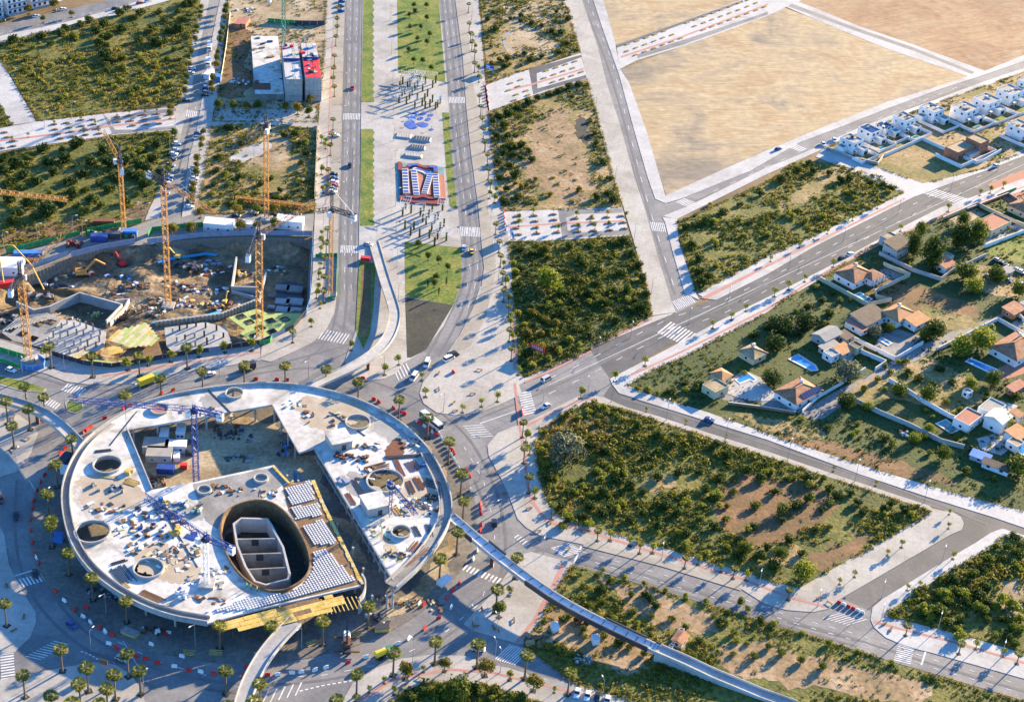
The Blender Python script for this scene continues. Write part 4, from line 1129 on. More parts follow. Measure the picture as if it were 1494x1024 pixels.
trees([BALL, BALL2], '318,153 340,155 359,155 376,155 417,156 434,158 453,146 451,163', '{} ball-shaped tree in front of the unfinished apartment block, from the street', 'trees before the unfinished block', 1.25)
trees([BALL, BALL2], '251,335 279,333 345,306 374,306 402,306 350,329 374,329 400,326', '{} ball-shaped tree by the site offices above the pit', 'trees by the site offices', 1.25)
trees([BALL], '592,978 649,969 708,973 779,995', '{} clipped golden ball tree on the curved bottom pavement, from the road mouth', 'ball trees on the curved bottom pavement', 1.25)
trees([BALL2], '729,889', 'dense green tree in a bare patch on the triangular pavement', None, 1.3)
trees([YOUNG], '618,974 561,990 539,1003 575,1005 518,1017 744,984 745,982 809,1004', '{} thin young tree on the curved bottom pavement', 'young trees on the curved bottom pavement', .8)
trees([YOUNG, YOUNG2], '469,201 475,211 469,247 470,339 468,362 467,385 465,400 465,418 467,443 454,469 462,427 470,350 472,275 476,205', '{} leafy young tree on the avenue pavement beside the pit, from the far end', 'young trees on the west avenue pavement', 1.0)
trees([YOUNG2], '690,52 693,68 698,99 699,113 714,283 722,289 724,277 735,385 738,410 742,435 747,460 745,470 749,490', '{} bushy green tree between palms on the east avenue pavement', 'bushy trees on the east avenue pavement', 1.0)
trees([YOUNG2, YOUNG], '768,635 773,655 781,716 825,751 757,539 848,572 898,548 942,525', '{} bright young tree round the mouth of the diagonal road', 'young trees round the diagonal road mouth', 1.15)
trees([YOUNG], '860,765 891,779 920,787 953,797 1020,815 1053,827 1090,837 1465,949 1426,938', '{} young tree between palms on the south-east road pavement', 'young trees of the south-east road', 1.0)
trees([YOUNG], '1089,447 1068,459 1041,471 1131,424 1152,414 1175,404 1217,382 1296,340 1315,331 1385,301 1431,279 1446,275 1465,268', '{} pale yellow young tree on the villa side of the diagonal road', 'young trees, villa side of the diagonal road', 1.1)
trees([YOUNG], '1125,376 1167,356 1188,344 1208,336 1245,316 1281,298', '{} pale yellow young tree on the scrub side of the diagonal road', 'young trees, scrub side of the diagonal road', .9)
trees([YOUNG], '1317,791 1296,804 1248,835 1226,846 1392,808 1325,855 1343,850 1385,765', '{} small young tree along the short street with the red barrier', 'young trees of the short street', .8)
trees([YOUNG, YOUNG2], '616,547 621,570 703,585 675,594 726,578 582,524 561,538 512,503 743,860', '{} young tree on the paved corners north-east of the roundabout', 'young trees on the paved corners', 1.0)
trees([YOUNG2], '186,529 216,525 249,518 290,511 328,505 367,502 67,514', '{} leafy tree along the dark hoarding of the pit, from the west', 'leafy trees along the pit hoarding', 1.25)
trees([YOUNG], '943,596 1001,614 1060,634 1217,682 1279,703 1386,745', '{} spindly young tree on the kerb of the curved estate road', 'young trees on the estate road', .6)
trees([BALL2, BALL], '42,13 80,6', '{} roadside tree before the white apartment blocks', 'roadside trees before the white blocks', 1.3)
trees([BALL, BALL2], '63,28 104,20', '{} dark roadside tree on the median of the far corner road', 'median trees of the far corner road', 1.0)
# ------------------------------------------------------------------ the round building under construction
RZ = 7.0
rb = thing('round_building', 'unfinished round concrete building with C-shaped roof and courtyard inside the roundabout', 'building', (CB[0], CB[1], 0))
def loc(p): return (p[0] - CB[0], p[1] - CB[1])
def RL(s, z=RZ): return [loc(p) for p in GP(s, z)]
def sm2(L, n=2): return [loc(p) for p in smooth(GP(L, RZ), n, False)]
arc_l = '303,909 240,898 180,872 130,835 100,790 88,730 95,690 120,645 165,612 215,585'
arc_t = '215,585 300,567 400,558 480,570 540,590 590,620 630,660 655,710 661,745'
arc_r = '661,745 650,778 620,820 578,858'
outer = sm2(arc_l + ' ' + arc_t[8:] + ' ' + arc_r[8:], 2)
cut = RL('574,846 459,653 436,660 397,590 186,627 222,714 279,704 400,678 423,705 450,702 464,730 527,854 370,890')
def circ(px, py, rpx, z=RZ, n=28):
    c = G(px, py, z)
    r = (G(px + rpx, py, z) - c).length
    return loc(c), r, [(loc(c)[0] + r * math.cos(2 * math.pi * i / n), loc(c)[1] + r * math.sin(2 * math.pi * i / n)) for i in range(n)]
SKY = [(157, 679, 20), (135, 777, 25), (217, 830, 21), (342, 575, 12), (298, 716, 9), (381, 699, 9), (522, 617, 17), (562, 703, 26), (585, 777, 13)]
holes = [circ(*s)[2] for s in SKY]
ell = [loc(p) for p in smooth(GP('321,770 328,748 350,735 385,729 415,745 440,780 453,812 452,835 438,852 412,864 385,863 358,848 336,822 325,795', RZ), 2)]
MB().tess([outer + cut, ell] + holes, RZ - .8, RZ).build('roof_slab', M['new_concrete'], rb)
MB().tess([RL('281,706 400,681 418,704 385,727 350,733 327,747 318,772 300,760 290,735')], RZ + .015).build('screed_patch', M['grey_concrete'], rb)
rp = rough_edge([Vector((*p, 0)) for p in RL('560,655 575,640 588,640 592,655 585,668 570,672 562,665')])
MB().tess([rp], RZ + .02).build('rust_stain', M['rust'], rb)
for i, (s_, m_) in enumerate((('425,590 470,575 520,585 545,610 500,625 450,625', 'stain_tan'), ('540,612 570,610 600,640 590,650 555,640', 'stain_grey'), ('110,700 140,690 200,700 210,740 150,745 115,735', 'stain_tan'), ('200,790 260,800 300,830 280,850 230,845 190,815', 'stain_tan'), ('500,690 530,690 560,740 545,760 515,730', 'stain_grey'), ('580,700 620,690 640,720 620,760 590,740', 'stain_tan'), ('230,735 300,740 300,760 240,760', 'stain_grey'), ('285,580 330,575 340,590 300,600', 'stain_grey'), ('545,770 575,790 590,820 570,815', 'stain_tan'))):
    q_ = rough_edge([Vector((*p, 0)) for p in RL(s_)], .22, 3)
    MB().tess([q_], RZ + .006 + i * .0008).build('stain', M[m_], rb)
for i, (s, h) in enumerate(zip(SKY, holes)):
    c, r, _ = circ(*s)
    k = MB().wall([(c[0] + (r + .25) * math.cos(t), c[1] + (r + .25) * math.sin(t)) for t in np.linspace(0, 2 * math.pi, 29)[:-1]], .5, RZ - .8, RZ + .9, True).build('skylight_collar', M['plain_concrete'], rb)
c, r, h = circ(233, 598, 13)
MB().wall([(c[0] + r * math.cos(t), c[1] + r * math.sin(t)) for t in np.linspace(0, 2 * math.pi, 29)[:-1]], .5, RZ, RZ + .8, True).build('skylight_collar', M['plain_concrete'], rb)
MB().tess([h], RZ + .3, RZ + .45).build('skylight_cover', M['terracotta'], rb)
# rim: outer parapet all round, inner parapets beside the ramps
MB().wall(outer, .45, RZ - 1.1, RZ + 1.0).build('parapet', M['plain_concrete'], rb)
def inset(line, d):
    out = []
    for i in range(len(line)):
        a, b = Vector((*line[max(0, i - 1)], 0)), Vector((*line[min(len(line) - 1, i + 1)], 0))
        t = (b - a).normalized()
        out.append((line[i][0] + t.y * d, line[i][1] - t.x * d))
    return out
al = sm2(arc_l); ar = sm2('630,660 655,710 661,745 650,778 620,820 578,858')
for L, d in ((al[:-6], 2.6), (ar, 4.2)):
    MB().wall(inset(L, d), .35, RZ, RZ + .95).build('ramp_parapet', M['plain_concrete'], rb)
    MB().wall(inset(L, d / 2), d - .9, RZ, RZ + .12).build('ramp_deck', M['grey_concrete'], rb)
MB().wall(RL('186,627 222,714'), .4, RZ, RZ + .6).build('courtyard_parapet', M['plain_concrete'], rb)
MB().wall(RL('397,590 436,660'), .4, RZ, RZ + .25).build('courtyard_kerb', M['plain_concrete'], rb)
# columns
cm = MB().lathe([(.38, 0), (.38, RZ - .8)], n=10).mesh('column', M['plain_concrete'])
for L, step, d in ((outer, 9.5, 3.2),):
    P = inset(L, d); acc = 0
    for a, b in zip(P, P[1:]):
        acc += math.hypot(b[0] - a[0], b[1] - a[1])
        if acc > step:
            acc = 0
            link('column', cm, rb, (*b, 0))
for a, b, n in (((186, 627), (397, 590), 6), ((397, 590), (436, 660), 4), ((459, 653), (574, 846), 14), ((464, 730), (527, 854), 8), ((190, 640), (222, 714), 4), ((400, 678), (450, 702), 3)):
    for i in range(n):
        t = (i + .3) / n
        q = G(a[0] + (b[0] - a[0]) * t, a[1] + (b[1] - a[1]) * t, RZ)
        w = (Vector((CB[0], CB[1], 0)) - Vector((q.x, q.y, 0))).normalized() * .9
        s = 1 if (a == (464, 730) or a == (400, 678)) else -1
        link('column', cm, rb, (*loc((q.x + w.x * s, q.y + w.y * s)), 0))
for i, (x, y) in enumerate(((478, 757), (492, 765), (500, 790), (515, 800), (530, 830), (543, 870), (565, 868), (573, 868))):
    p = G(x, y, 5.6); link('column', cm, rb, (*loc(p), 0))
# gap edge beam with ledges, lower slab below the east wing
e = RL('459,653 574,846')
MB().wall(e, .5, RZ - 3.6, RZ - 3.2).build('floor_ledge', M['plain_concrete'], rb)
MB().wall(e, .6, RZ - .9, RZ + .2).build('edge_beam', M['plain_concrete'], rb)
# east wing stair huts
for (x, y, w, d, h) in ((494, 648, 8, 7.5, 3.4), (546, 742, 8, 7.5, 3.6)):
    p = G(x, y, RZ)
    q = G(459, 653, RZ); q2 = G(574, 846, RZ)
    an = math.atan2(q2.y - q.y, q2.x - q.x)
    hut = MB().box((0, 0, 0), (w, d, h), 0).build('stair_hut', M['plain_concrete'], rb, (*loc(p), RZ), an)
    MB().box((0, 0, h), (w + .6, d + .6, .3), 0).build('hut_roof', M['new_concrete'], hut)
    MB().box((w / 2 + .01, .6, 0), (.06, 1.6, 2.3)).build('doorway', M['steel_dark'], hut)
# oval void with its concrete core
MB().wall(ell, .5, 0, RZ + .9, True).build('oval_wall', M['wood_brown'], rb)
core = [loc(p) for p in GP('341,764 352,756 390,757 396,766 413,798 423,838 419,845 388,853 372,848 358,826 346,795', RZ - 1)]
MB().wall(core, .7, 0, RZ - .8, True).build('core_wall', M['grey_wall'], rb)
for a, b in (((344, 786), (407, 785)), ((350, 808), (415, 806)), ((361, 830), (420, 827))):
    w = RL(f'{a[0]},{a[1]} {b[0]},{b[1]}', RZ - 1)
    k = MB().wall(w, .5, 0, RZ - 1).build('cross_wall', M['grey_concrete'], rb)
    m_ = ((w[0][0] * .55 + w[1][0] * .45), (w[0][1] * .55 + w[1][1] * .45))
    MB().box((m_[0], m_[1] - .28, 3.2), (2.4, .1, 2.6), math.atan2(w[1][1] - w[0][1], w[1][0] - w[0][0])).build('opening', M['steel_dark'], k)
MB().tess([core], .3).build('core_floor', M['dark_soil_and_shade'], rb)  # floor coloured dark to stand for the shade inside the core
def planks(name, poly, z, m, w, parent, off=None, gap=.12, ang=None, th=.12, lmax=4.0):
    """deck of separate boards laid side by side inside a polygon"""
    P = [off(p) for p in GP(poly, z)] if off else [(p.x, p.y) for p in GP(poly, z)]
    a, b = Vector((*P[0], 0)), Vector((*P[1], 0))
    u = (b - a).normalized() if ang is None else Vector((math.cos(ang), math.sin(ang), 0))
    v = Vector((-u.y, u.x, 0))
    S = [(Vector((*p, 0)).dot(u), Vector((*p, 0)).dot(v)) for p in P]
    v0, v1 = min(s[1] for s in S), max(s[1] for s in S)
    t = v0 + w / 2
    n = 0
    while t < v1:
        xs = []
        for (s0, t0), (s1, t1) in zip(S, S[1:] + S[:1]):
            if (t0 > t) != (t1 > t): xs.append(s0 + (s1 - s0) * (t - t0) / (t1 - t0))
        xs.sort()
        for x0, x1 in zip(xs[::2], xs[1::2]):
            x = x0 + random.uniform(0, .5)
            while x < x1 - .4:
                e = min(x1, x + lmax * random.uniform(.6, 1.2))
                c = u * ((x + e) / 2) + v * t
                MB().box((0, 0, 0), (e - x - gap, w - gap, th), 0).build(name, m if not isinstance(m, list) else random.choice(m), parent, (c.x, c.y, z + random.uniform(0, .08)), math.atan2(u.y, u.x))
                n += 1
                x = e
        t += w
    return n
# waffle formwork: white void formers set out on a grid, too many to pick apart
wa = G(430, 705, RZ); wb = G(525, 852, RZ)
ud = (Vector((wb.x, wb.y, 0)) - Vector((wa.x, wa.y, 0))).normalized()
vd = Vector((-ud.y, ud.x, 0))
zones = [[loc(p) for p in GP(s, RZ)] for s in ('416,712 452,702 461,728 425,737', '424,742 464,733 471,752 432,758', '441,768 471,758 492,794 456,796', '458,806 476,800 486,812 520,848 440,868 415,870 446,850 456,835', '300,893 340,884 410,866 440,868 370,889', '305,893 360,872 378,872 372,888')]
wf = MB()
n_ = 0
for i in range(-50, 60):
    for j in range(-60, 60):
        p = Vector((wa.x, wa.y, 0)) + ud * (i * .98) + vd * (j * .98)
        q = loc(p)
        if any(inside(z, np.array([q[0]]), np.array([q[1]]))[0] for z in zones) and not inside(ell, np.array([q[0]]), np.array([q[1]]))[0]:
            wf.box((*q, RZ + .02), (.64, .64, .42), math.atan2(ud.y, ud.x), .86)
tag(wf.build('waffle_formers', M['cabin_white'], rb), kind='stuff')
MB().tess([RL('412,708 455,700 466,732 526,852 372,888 392,868 440,856 456,832 452,806 440,776 420,742')], RZ + .012).build('formwork_deck', M['wood_brown'], rb)
planks('board', '452,700 459,699 472,731 531,851 525,853 466,733', RZ + .02, [M['wood_yellow'], M['wood_yellow'], M['wood_pale']], 1.1, rb, loc, lmax=6)
# timber falsework decks before the south edge
planks('board', '303,910 372,892 420,884 470,873 480,868 512,872 478,893 440,904 400,914 322,921', 6.5, [M['wood_yellow'], M['wood_yellow'], M['wood_brown']], 2.0, rb, loc, lmax=7)
for i in range(9):
    p, q = G(468 + i * 6.4, 874 - i * .5, 6.4), G(478 + i * 6.2, 896 - i * 1.2, 6.4)
    MB().bar((*loc(p), 6.4), (*loc(q), 6.4), .3).build('falsework_beam', M['wood_yellow'], rb)
props = MB()
for x, y in pts('310,915 325,918 340,916 355,914 370,912 385,911 400,910 415,905 430,903 445,900 460,895 475,890 490,885 500,880 315,908 335,906 360,902 385,898 410,894 435,890'):
    p = G(x, y, 6.5); props.tube((*loc(p), 0), (*loc(p), 6.5), .09, n=5)
tag(props.build('scaffold_props', M['rust'], rb), kind='stuff')
cw = sm2('528,836 534,846 532,862 524,872', 2)
MB().wall(cw, .5, 0, RZ).build('curved_wall', M['plain_concrete'], rb)
MB().wall(RL('398,681 422,706 428,702'), .8, RZ, RZ + .5).build('edge_timber', M['wood_yellow'], rb)
ns = MB()
for t in range(7):
    p, q = G(428 + t * 7.5, 692 + t * 7, 3), G(434 + t * 7.5, 690 + t * 7, 5)
    ns.add([(*loc(p), .2), (*loc(q), .2), (*loc(q), 5.2), (*loc(p), 5.2)], [(0, 1, 2, 3)])
ns.build('safety_net', M['net_blue'], rb)

# ------------------------------------------------------------------ curved footbridges
def bridge(line, label, zs, w=4.2, panels=True, col='plain_concrete', piers=()):
    n = len(pts(line))
    L = [G(x, y, zs[i] if len(zs) > 1 else zs[0]) for i, (x, y) in enumerate(pts(line))]
    L = smooth(L, 2, False)
    t = thing('footbridge', label, 'footbridge', (L[0].x, L[0].y, 0))
    o = L[0].copy(); o.z = 0
    Q = [p - o for p in L]
    ph = .35 if 'ramp' in label else .6
    MB().wall(Q, w, -.5, 0).build('deck', M['cabin_white'] if panels else M['plain_concrete'], t)
    for s in (1, -1):
        P = []
        for i in range(len(Q)):
            a, b = Q[max(0, i - 1)], Q[min(len(Q) - 1, i + 1)]
            d = (b - a).normalized()
            P.append(Q[i] + Vector((-d.y, d.x, 0)).normalized() * (s * (w / 2 - .12)))
        MB().wall(P, .3, -.75, ph).build('parapet', M[col], t)
        if panels:   # loose dark formwork panels hung outside the parapet
            k = 3
            while k < len(P) - 3:
                a, b = P[k], P[k + 2]
                d = (b - a).normalized(); nrm = Vector((-d.y, d.x, 0)).normalized() * (s * .3)
                if random.random() < .55:
                    MB().wall([(a + nrm), (b + nrm)], .42, -.8, 1.15).build('formwork_panel', M['steel_dark'], t)
                k += 2 if random.random() < .6 else 3
    if panels:
        for k in range(1, len(Q) - 1):
            dd = (Q[k + 1] - Q[k - 1]).normalized(); nn = Vector((-dd.y, dd.x, 0)).normalized() * (w / 2 - .3)
            MB().bar(Q[k] - nn + Vector((0, 0, .03)), Q[k] + nn + Vector((0, 0, .03)), .35, .1).build('deck_rib', M['grey_concrete'], t)
    for f in piers:
        i = int(f * (len(Q) - 1))
        MB().box((Q[i].x, Q[i].y, 0), (1.2, 1.2, Q[i].z - .4)).build('pier', M['rust'], t)
    return t
bridge('-30,573 0,581 35,590 65,603 90,622 108,640 120,652', 'shaded curved footbridge joining the round roof from the north-west plaza', [5.5, 5.6, 5.8, 6.0, 6.2, 6.4, 6.6], 4.6, False, piers=(.15, .45))
bridge('545,352 553,380 562,410 568,428 572,440 577,458 572,482 558,505 535,523 505,540 470,555 448,566', 'long footbridge ramp curving from the central promenade down to the round roof', [.3, 1.2, 2.2, 3, 3.5, 4.2, 5, 5.6, 6, 6.3, 6.6, 6.8], 4.6, False, piers=(.5, .72))
bridge('656,752 700,790 750,830 810,873 870,905 940,938 962,948', 'long white footbridge with dark loose panels crossing to the rough strip', [6.4, 6.2, 6, 5.6, 5, 4, 3.6], 3.8, True, 'paving_white', piers=(.28, .62))
bridge('430,906 408,928 388,952 370,982 358,1010 350,1040', 'pale footbridge curving south from the yellow timber deck', [6.4, 6.3, 6.0, 5.6, 5.2, 5.0], 5.0, False, 'paving_white')
p0 = [G(x, y, z) for x, y, z in ((958, 946, 3.6), (1000, 964, 2.6), (1040, 983, 1.6), (1110, 1012, .5), (1160, 1030, .2))]
t = thing('ramp', 'pale concrete ramp running down to the ground from the long white footbridge', 'ramp', (p0[0].x, p0[0].y, 0))
MB().wall([p - Vector((p0[0].x, p0[0].y, 0)) for p in p0], 4.4, -3.5, 0).build('ramp_body', M['plain_concrete'], t)
for s in (1, -1):
    d = (p0[-1] - p0[0]).normalized(); nrm = Vector((-d.y, d.x, 0)).normalized() * (2.1 * s)
    MB().wall([p - Vector((p0[0].x, p0[0].y, 0)) + nrm for p in p0], .25, -.3, .8).build('parapet', M['paving_white'], t)

# ------------------------------------------------------------------ the building pit
PC = [(x, y, z) for x, y, z in ((34, 414, -2), (60, 425, -7.5), (20, 440, -7), (0, 422, -2), (110, 381, -1.6), (110, 400, -7), (150, 370, -1.6), (150, 392, -6.5), (185, 363, -1.4), (185, 385, -5.5), (207, 356, .02), (211, 366, -1.0), (208, 380, -2.6), (205, 395, -3.6),
      (235, 361, -1.6), (240, 400, -4.4), (250, 430, -4.4), (220, 420, -4), (180, 415, -5), (150, 425, -5), (290, 355, -1.6), (290, 375, -7.5), (300, 400, -5.5), (300, 440, -4.6), (345, 352, -1.6), (345, 372, -7), (330, 410, -7), (360, 400, -5.5), (365, 420, -5.5), (420, 355, -1.6), (420, 370, -5.5), (420, 385, -8), (430, 430, -8), (405, 445, -8), (445, 400, -7), (260, 455, -4.6), (225, 462, -4.6),
      (330, 440, -5.5), (50, 490, -4.5), (20, 475, -4.5), (120, 490, -4.5), (200, 510, -4.5), (280, 495, -4.5), (320, 480, -5), (380, 480, -5.5), (430, 465, -5.5), (130, 455, -6.5), (150, 465, -6.5), (110, 445, -6.5), (80, 440, -5.5), (90, 460, -5))]
PCW = np.array([[*(G(x, y, z)[:2]), z] for x, y, z in PC])
def pitz(X, Y):
    X, Y = np.atleast_1d(X).astype(float), np.atleast_1d(Y).astype(float)
    d = (X[:, None] - PCW[None, :, 0]) ** 2 + (Y[:, None] - PCW[None, :, 1]) ** 2 + .5
    w = d ** -1.8
    z = (w * PCW[None, :, 2]).sum(1) / w.sum(1)
    return z + (vnoise(X, Y, .22, 2) - .5) * .9 + (vnoise(X, Y, .7, 4) - .5) * .4 * (z < -.6)
px0, px1 = min(p.x for p in PIT), max(p.x for p in PIT)
py0, py1 = min(p.y for p in PIT), max(p.y for p in PIT)
nx, ny = int((px1 - px0) / 1.4) + 2, int((py1 - py0) / 1.4) + 2
gx, gy = np.meshgrid(px0 + np.arange(nx) * 1.4, py0 + np.arange(ny) * 1.4)
fx, fy = gx.ravel(), gy.ravel()
ok = inside(PIT, fx, fy)
dil = ok.reshape(ny, nx).copy()
dil[1:] |= ok.reshape(ny, nx)[:-1]; dil[:-1] |= ok.reshape(ny, nx)[1:]; dil[:, 1:] |= ok.reshape(ny, nx)[:, :-1]; dil[:, :-1] |= ok.reshape(ny, nx)[:, 1:]
zz = np.minimum(pitz(fx, fy), np.where(ok, 9, -.25))
fs = [(j * nx + i, j * nx + i + 1, (j + 1) * nx + i + 1, (j + 1) * nx + i) for j in range(ny - 1) for i in range(nx - 1) if dil[j, i] and dil[j, i + 1] and dil[j + 1, i] and dil[j + 1, i + 1]]
tag(MB().add(list(zip(fx, fy, zz)), fs).build('pit_ground', M['pit_dirt']), kind='structure')
PQ = [Vector((p.x, p.y, 0)) for p in PIT]
gate = [i for i, p in enumerate(PQ)]
tag(MB().wall(PQ[8:] + PQ[:7], .7, -9, .12).build('pit_wall', M['pile_grey']), kind='structure')
piles = MB()
for i in list(range(0, 6)) + list(range(9, 14)):
    a, b = PQ[i], PQ[i + 1]
    n = max(1, int((b - a).length / 1.7))
    nr = Vector(((b - a).y, -(b - a).x, 0)).normalized() * .45
    for k in range(n):
        q = a.lerp(b, (k + .5) / n) + nr
        piles.box((q.x, q.y, -3.0), (.6, .4, 2.9), math.atan2((b - a).y, (b - a).x))
tag(piles.build('sheet_piles', M['pile_grey']), kind='stuff')
def in_pit(x, y, dz=0):
    p = G(x, y, -5)
    for _ in range(4):
        z = float(pitz(p.x, p.y)[0]); p = G(x, y, z)
    return Vector((p.x, p.y, z + dz))
def zline(s, z): return [G(x, y, z) for x, y in pts(s)]
def rwall(line, z, h, label, m='plain_concrete', w=.6, ribs=False):
    """wall whose top edge is seen along the given line at height z"""
    L = zline(line, z)
    t = thing('retaining_wall', label, 'wall', (L[0].x, L[0].y, z - h))
    Q = [p - L[0] for p in L]
    MB().wall(Q, w, 0, h).build('wall_panel', M[m], t)
    if ribs:
        r = MB()
        for a, b in zip(Q, Q[1:]):
            n = max(1, int((b - a).length / 1.6)); nr = Vector(((b - a).y, -(b - a).x, 0)).normalized() * .5
            for k in range(n):
                q = a.lerp(b, (k + .5) / n) + nr
                r.box((q.x, q.y, -2), (.7, .4, h + 1.9), math.atan2((b - a).y, (b - a).x))
        tag(r.build('piles', M['wood_pale'], t), kind='stuff')
    else:
        c = MB()
        c.wall([p for p in Q], w + .12, h, h + .12)
        c.build('wall_cap', M['paving_white'], t)
rwall('24,440 50,452 72,447 116,427 178,444 155,468', -2.0, 4.6, 'angled grey concrete basement wall at the west end of the pit')
rwall('345,375 338,418 377,419', -2.2, 4.5, 'pale concrete basement wall of the small dirt-filled room in the pit')
rwall('388,397 378,440', -3.0, 4.0, 'concrete side wall east of the dirt-filled room in the pit')
rwall('338,424 376,434', -4.0, 2.0, 'low concrete wall below the dirt-filled room')
rwall('226,469 322,457 377,435', -2.6, 3.2, 'ribbed pile wall running across the middle of the pit', 'grey_wall', .6, True)
rwall('168,438 188,436 182,448 160,470', -3.2, 2.2, 'low pale wall beside the west basement', 'paving_white')
# slabs and shuttering along the south side
def deck(poly, z, m, label, name='concrete_deck', th=.35, openings=(), om='steel_dark', oz=.03, osz=3.2, cat='slab'):
    L = zline(poly, z)
    o = L[0]
    t = thing(name, label, cat, (o.x, o.y, z - th))
    P = [(p.x - o.x, p.y - o.y) for p in L]
    hs = []
    ang = math.atan2(P[1][1] - P[0][1], P[1][0] - P[0][0])
    for x, y in openings:
        p = G(x, y, z); c = (p.x - o.x, p.y - o.y); s = osz / 2
        hs.append([(c[0] + math.cos(ang) * a * s - math.sin(ang) * b * s, c[1] + math.sin(ang) * a * s + math.cos(ang) * b * s) for a, b in ((-1, -1), (1, -1), (1, 1), (-1, 1))])
    MB().tess([P] + hs, 0, th).build('slab', M[m], t)
    for h in hs:
        MB().wall([(*p, 0) for p in h], .16, 0, th + .2, True).build('opening_kerb', M[om], t)
    return t
t = deck('0,483 29,461 69,456 90,466 59,506 21,498', -1.2, 'grey_concrete', 'grey ribbed slab with square openings at the west end of the pit', openings=pts('16,481 45,467 57,473 64,467 33,487 49,494 75,470'), osz=3.0)
for i in range(15):
    x0, y0 = 2 + i * 5.6, 484 - i * 1.4
    a, b = G(x0 + 2, y0 - 1, -1.0), G(x0 + 22 - i * .2, y0 - 18 + i * .6, -1.0)
    if i < 13: MB().bar(a - t.location, b - t.location, .35, .25).build('rib', M['plain_concrete'], t)
t = deck('59,506 90,466 118,470 155,484 152,505 130,518 95,522', -1.6, 'plain_concrete', 'pale slab crowded with new columns in the pit')
for x, y in pts('90,478 98,472 108,476 117,474 126,479 136,482 146,488 78,492 88,492 99,490 112,488 122,490 133,494 145,498 84,502 95,505 108,503 118,503 128,505 140,506 102,514 114,514 124,512 72,500'):
    p = G(x, y, -1.6) - t.location; MB().box((p.x, p.y, .35), (.6, .6, random.uniform(2.2, 3.6)), .5).build('column', M['paving_white' if random.random() < .6 else 'grey_concrete'], t)
t = deck('240,478 300,470 330,478 338,500 300,510 256,517 243,505', -1.8, 'plain_concrete', 'pale blue-grey slab with columns behind the dark hoarding')
for x, y in pts('252,486 262,481 273,478 286,476 300,478 316,482 258,498 270,495 284,492 298,491 312,494 326,492 268,508 285,505 302,502'):
    p = G(x, y, -1.8) - t.location; MB().box((p.x, p.y, .35), (.6, .6, random.uniform(2.0, 3.2)), .5).build('column', M['paving_white' if random.random() < .5 else 'steel_dark'], t)
t = deck('188,508 231,498 238,521 204,529 162,533', -.6, 'wood_brown', 'brown timber shuttering deck behind the hoarding')
t = thing('formwork_deck', 'yellow board formwork deck above the pit', 'formwork', G(154, 496, 1.0))
planks('board', '154,496 168,483 214,471 232,494 222,504 190,508', .0 + 1.0, [M['wood_pale'], M['wood_yellow'], M['wood_pale'], M['form_green']], 1.6, t, lambda p: (p.x - t.location.x, p.y - t.location.y), lmax=9)
planks('board', '155,509 178,504 180,514 158,519', 0.6, [M['wood_pale'], M['wood_yellow']], 1.4, t, lambda p: (p.x - t.location.x, p.y - t.location.y), lmax=8)
planks('board', '100,520 124,512 130,514 112,524', .8, [M['wood_pale'], M['wood_yellow']], 1.3, t, lambda p: (p.x - t.location.x, p.y - t.location.y), lmax=8)
planks('board', '122,529 160,533 204,529 204,525 160,528 124,525', .9, [M['form_green'], M['wood_yellow']], 1.3, t, lambda p: (p.x - t.location.x, p.y - t.location.y), lmax=5)
for c in t.children: c.location.z -= 1.0
deck('333,463 375,450 390,457 442,457 427,475 396,497 366,497 350,486 358,481', -.5, 'form_green', 'yellow-green formwork deck with diamond openings at the east end of the pit', 'formwork_deck', .35, pts('352,462 364,470 374,462 395,468 416,466 380,478 398,484 372,490'), 'steel_dark', osz=3.2, cat='formwork')
t = deck('405,408 441,412 440,455 402,458', -7.2, 'steel_dark', 'dark foundation mat in the deep east corner of the pit', 'foundation', cat='foundation')
for x, y, w in ((412, 440, 6), (430, 440, 7), (413, 452, 6), (430, 453, 6), (412, 420, 6), (430, 422, 7), (396, 448, 3), (396, 432, 3)):
    p = G(x, y, -6.8) - t.location; MB().box((p.x, p.y, .35), (w, w * .7, .8)).build('footing', M['plain_concrete' if y > 435 else 'grey_concrete'], t)

# ------------------------------------------------------------------ fences and hoardings
def panel_fence(line, h, m, label, panel=3.0, name='hoarding', z=ZP, cat='fence', w=.12):
    L = [G(x, y, z) for x, y in pts(line)]
    t = thing(name, label, cat, L[0])
    k = 0
    for a, b in zip(L, L[1:]):
        n = max(1, round((b - a).length / panel))
        for i in range(n):
            p, q = a.lerp(b, i / n) - L[0], a.lerp(b, (i + 1) / n) - L[0]
            d = (q - p).normalized() * .05
            MB().wall([p + d, q - d], w, 0, h * random.uniform(.96, 1.04)).build('panel', M[m] if isinstance(m, str) else M[random.choice(m)], t)
            k += 1
    return t
panel_fence('-20,412 0,404 50,389 100,372', 2.2, 'hoarding', 'blue-grey panel fence on the north-west rim of the pit', 4)
panel_fence('104,375 150,363 197,355', 2.4, 'hoarding', 'blue-grey panel fence on the pit rim west of the dirt ramp', 4)
panel_fence('215,356 260,350 293,346 365,343 456,344', 2.4, 'hoarding', 'long blue-grey panel fence on the pit rim east of the dirt ramp', 4)
panel_fence('457,345 454,400 452,440 447,457', 2.2, 'net_blue', 'blue netted fence down the east rim of the pit', 4)
panel_fence('446,458 428,479 380,502 338,508 305,513', 2.0, ['steel_dark', 'steel_dark', 'hoarding'], 'dark hoarding round the south-east corner of the pit', 4)
panel_fence('305,513 254,520 204,530 163,536 122,532 76,518', 2.0, ['steel_dark', 'steel_dark', 'cloth_dark'], 'dark hoarding along the south side of the pit', 4)
panel_fence('9,369 60,357 117,343', 2.2, 'net_green', 'green net fence beside the pale street behind the pit', 4, z=.1)
panel_fence('127,340 165,333 207,325', 2.4, 'net_green', 'green net fence near the lattice crane at the street', 4, z=.1)
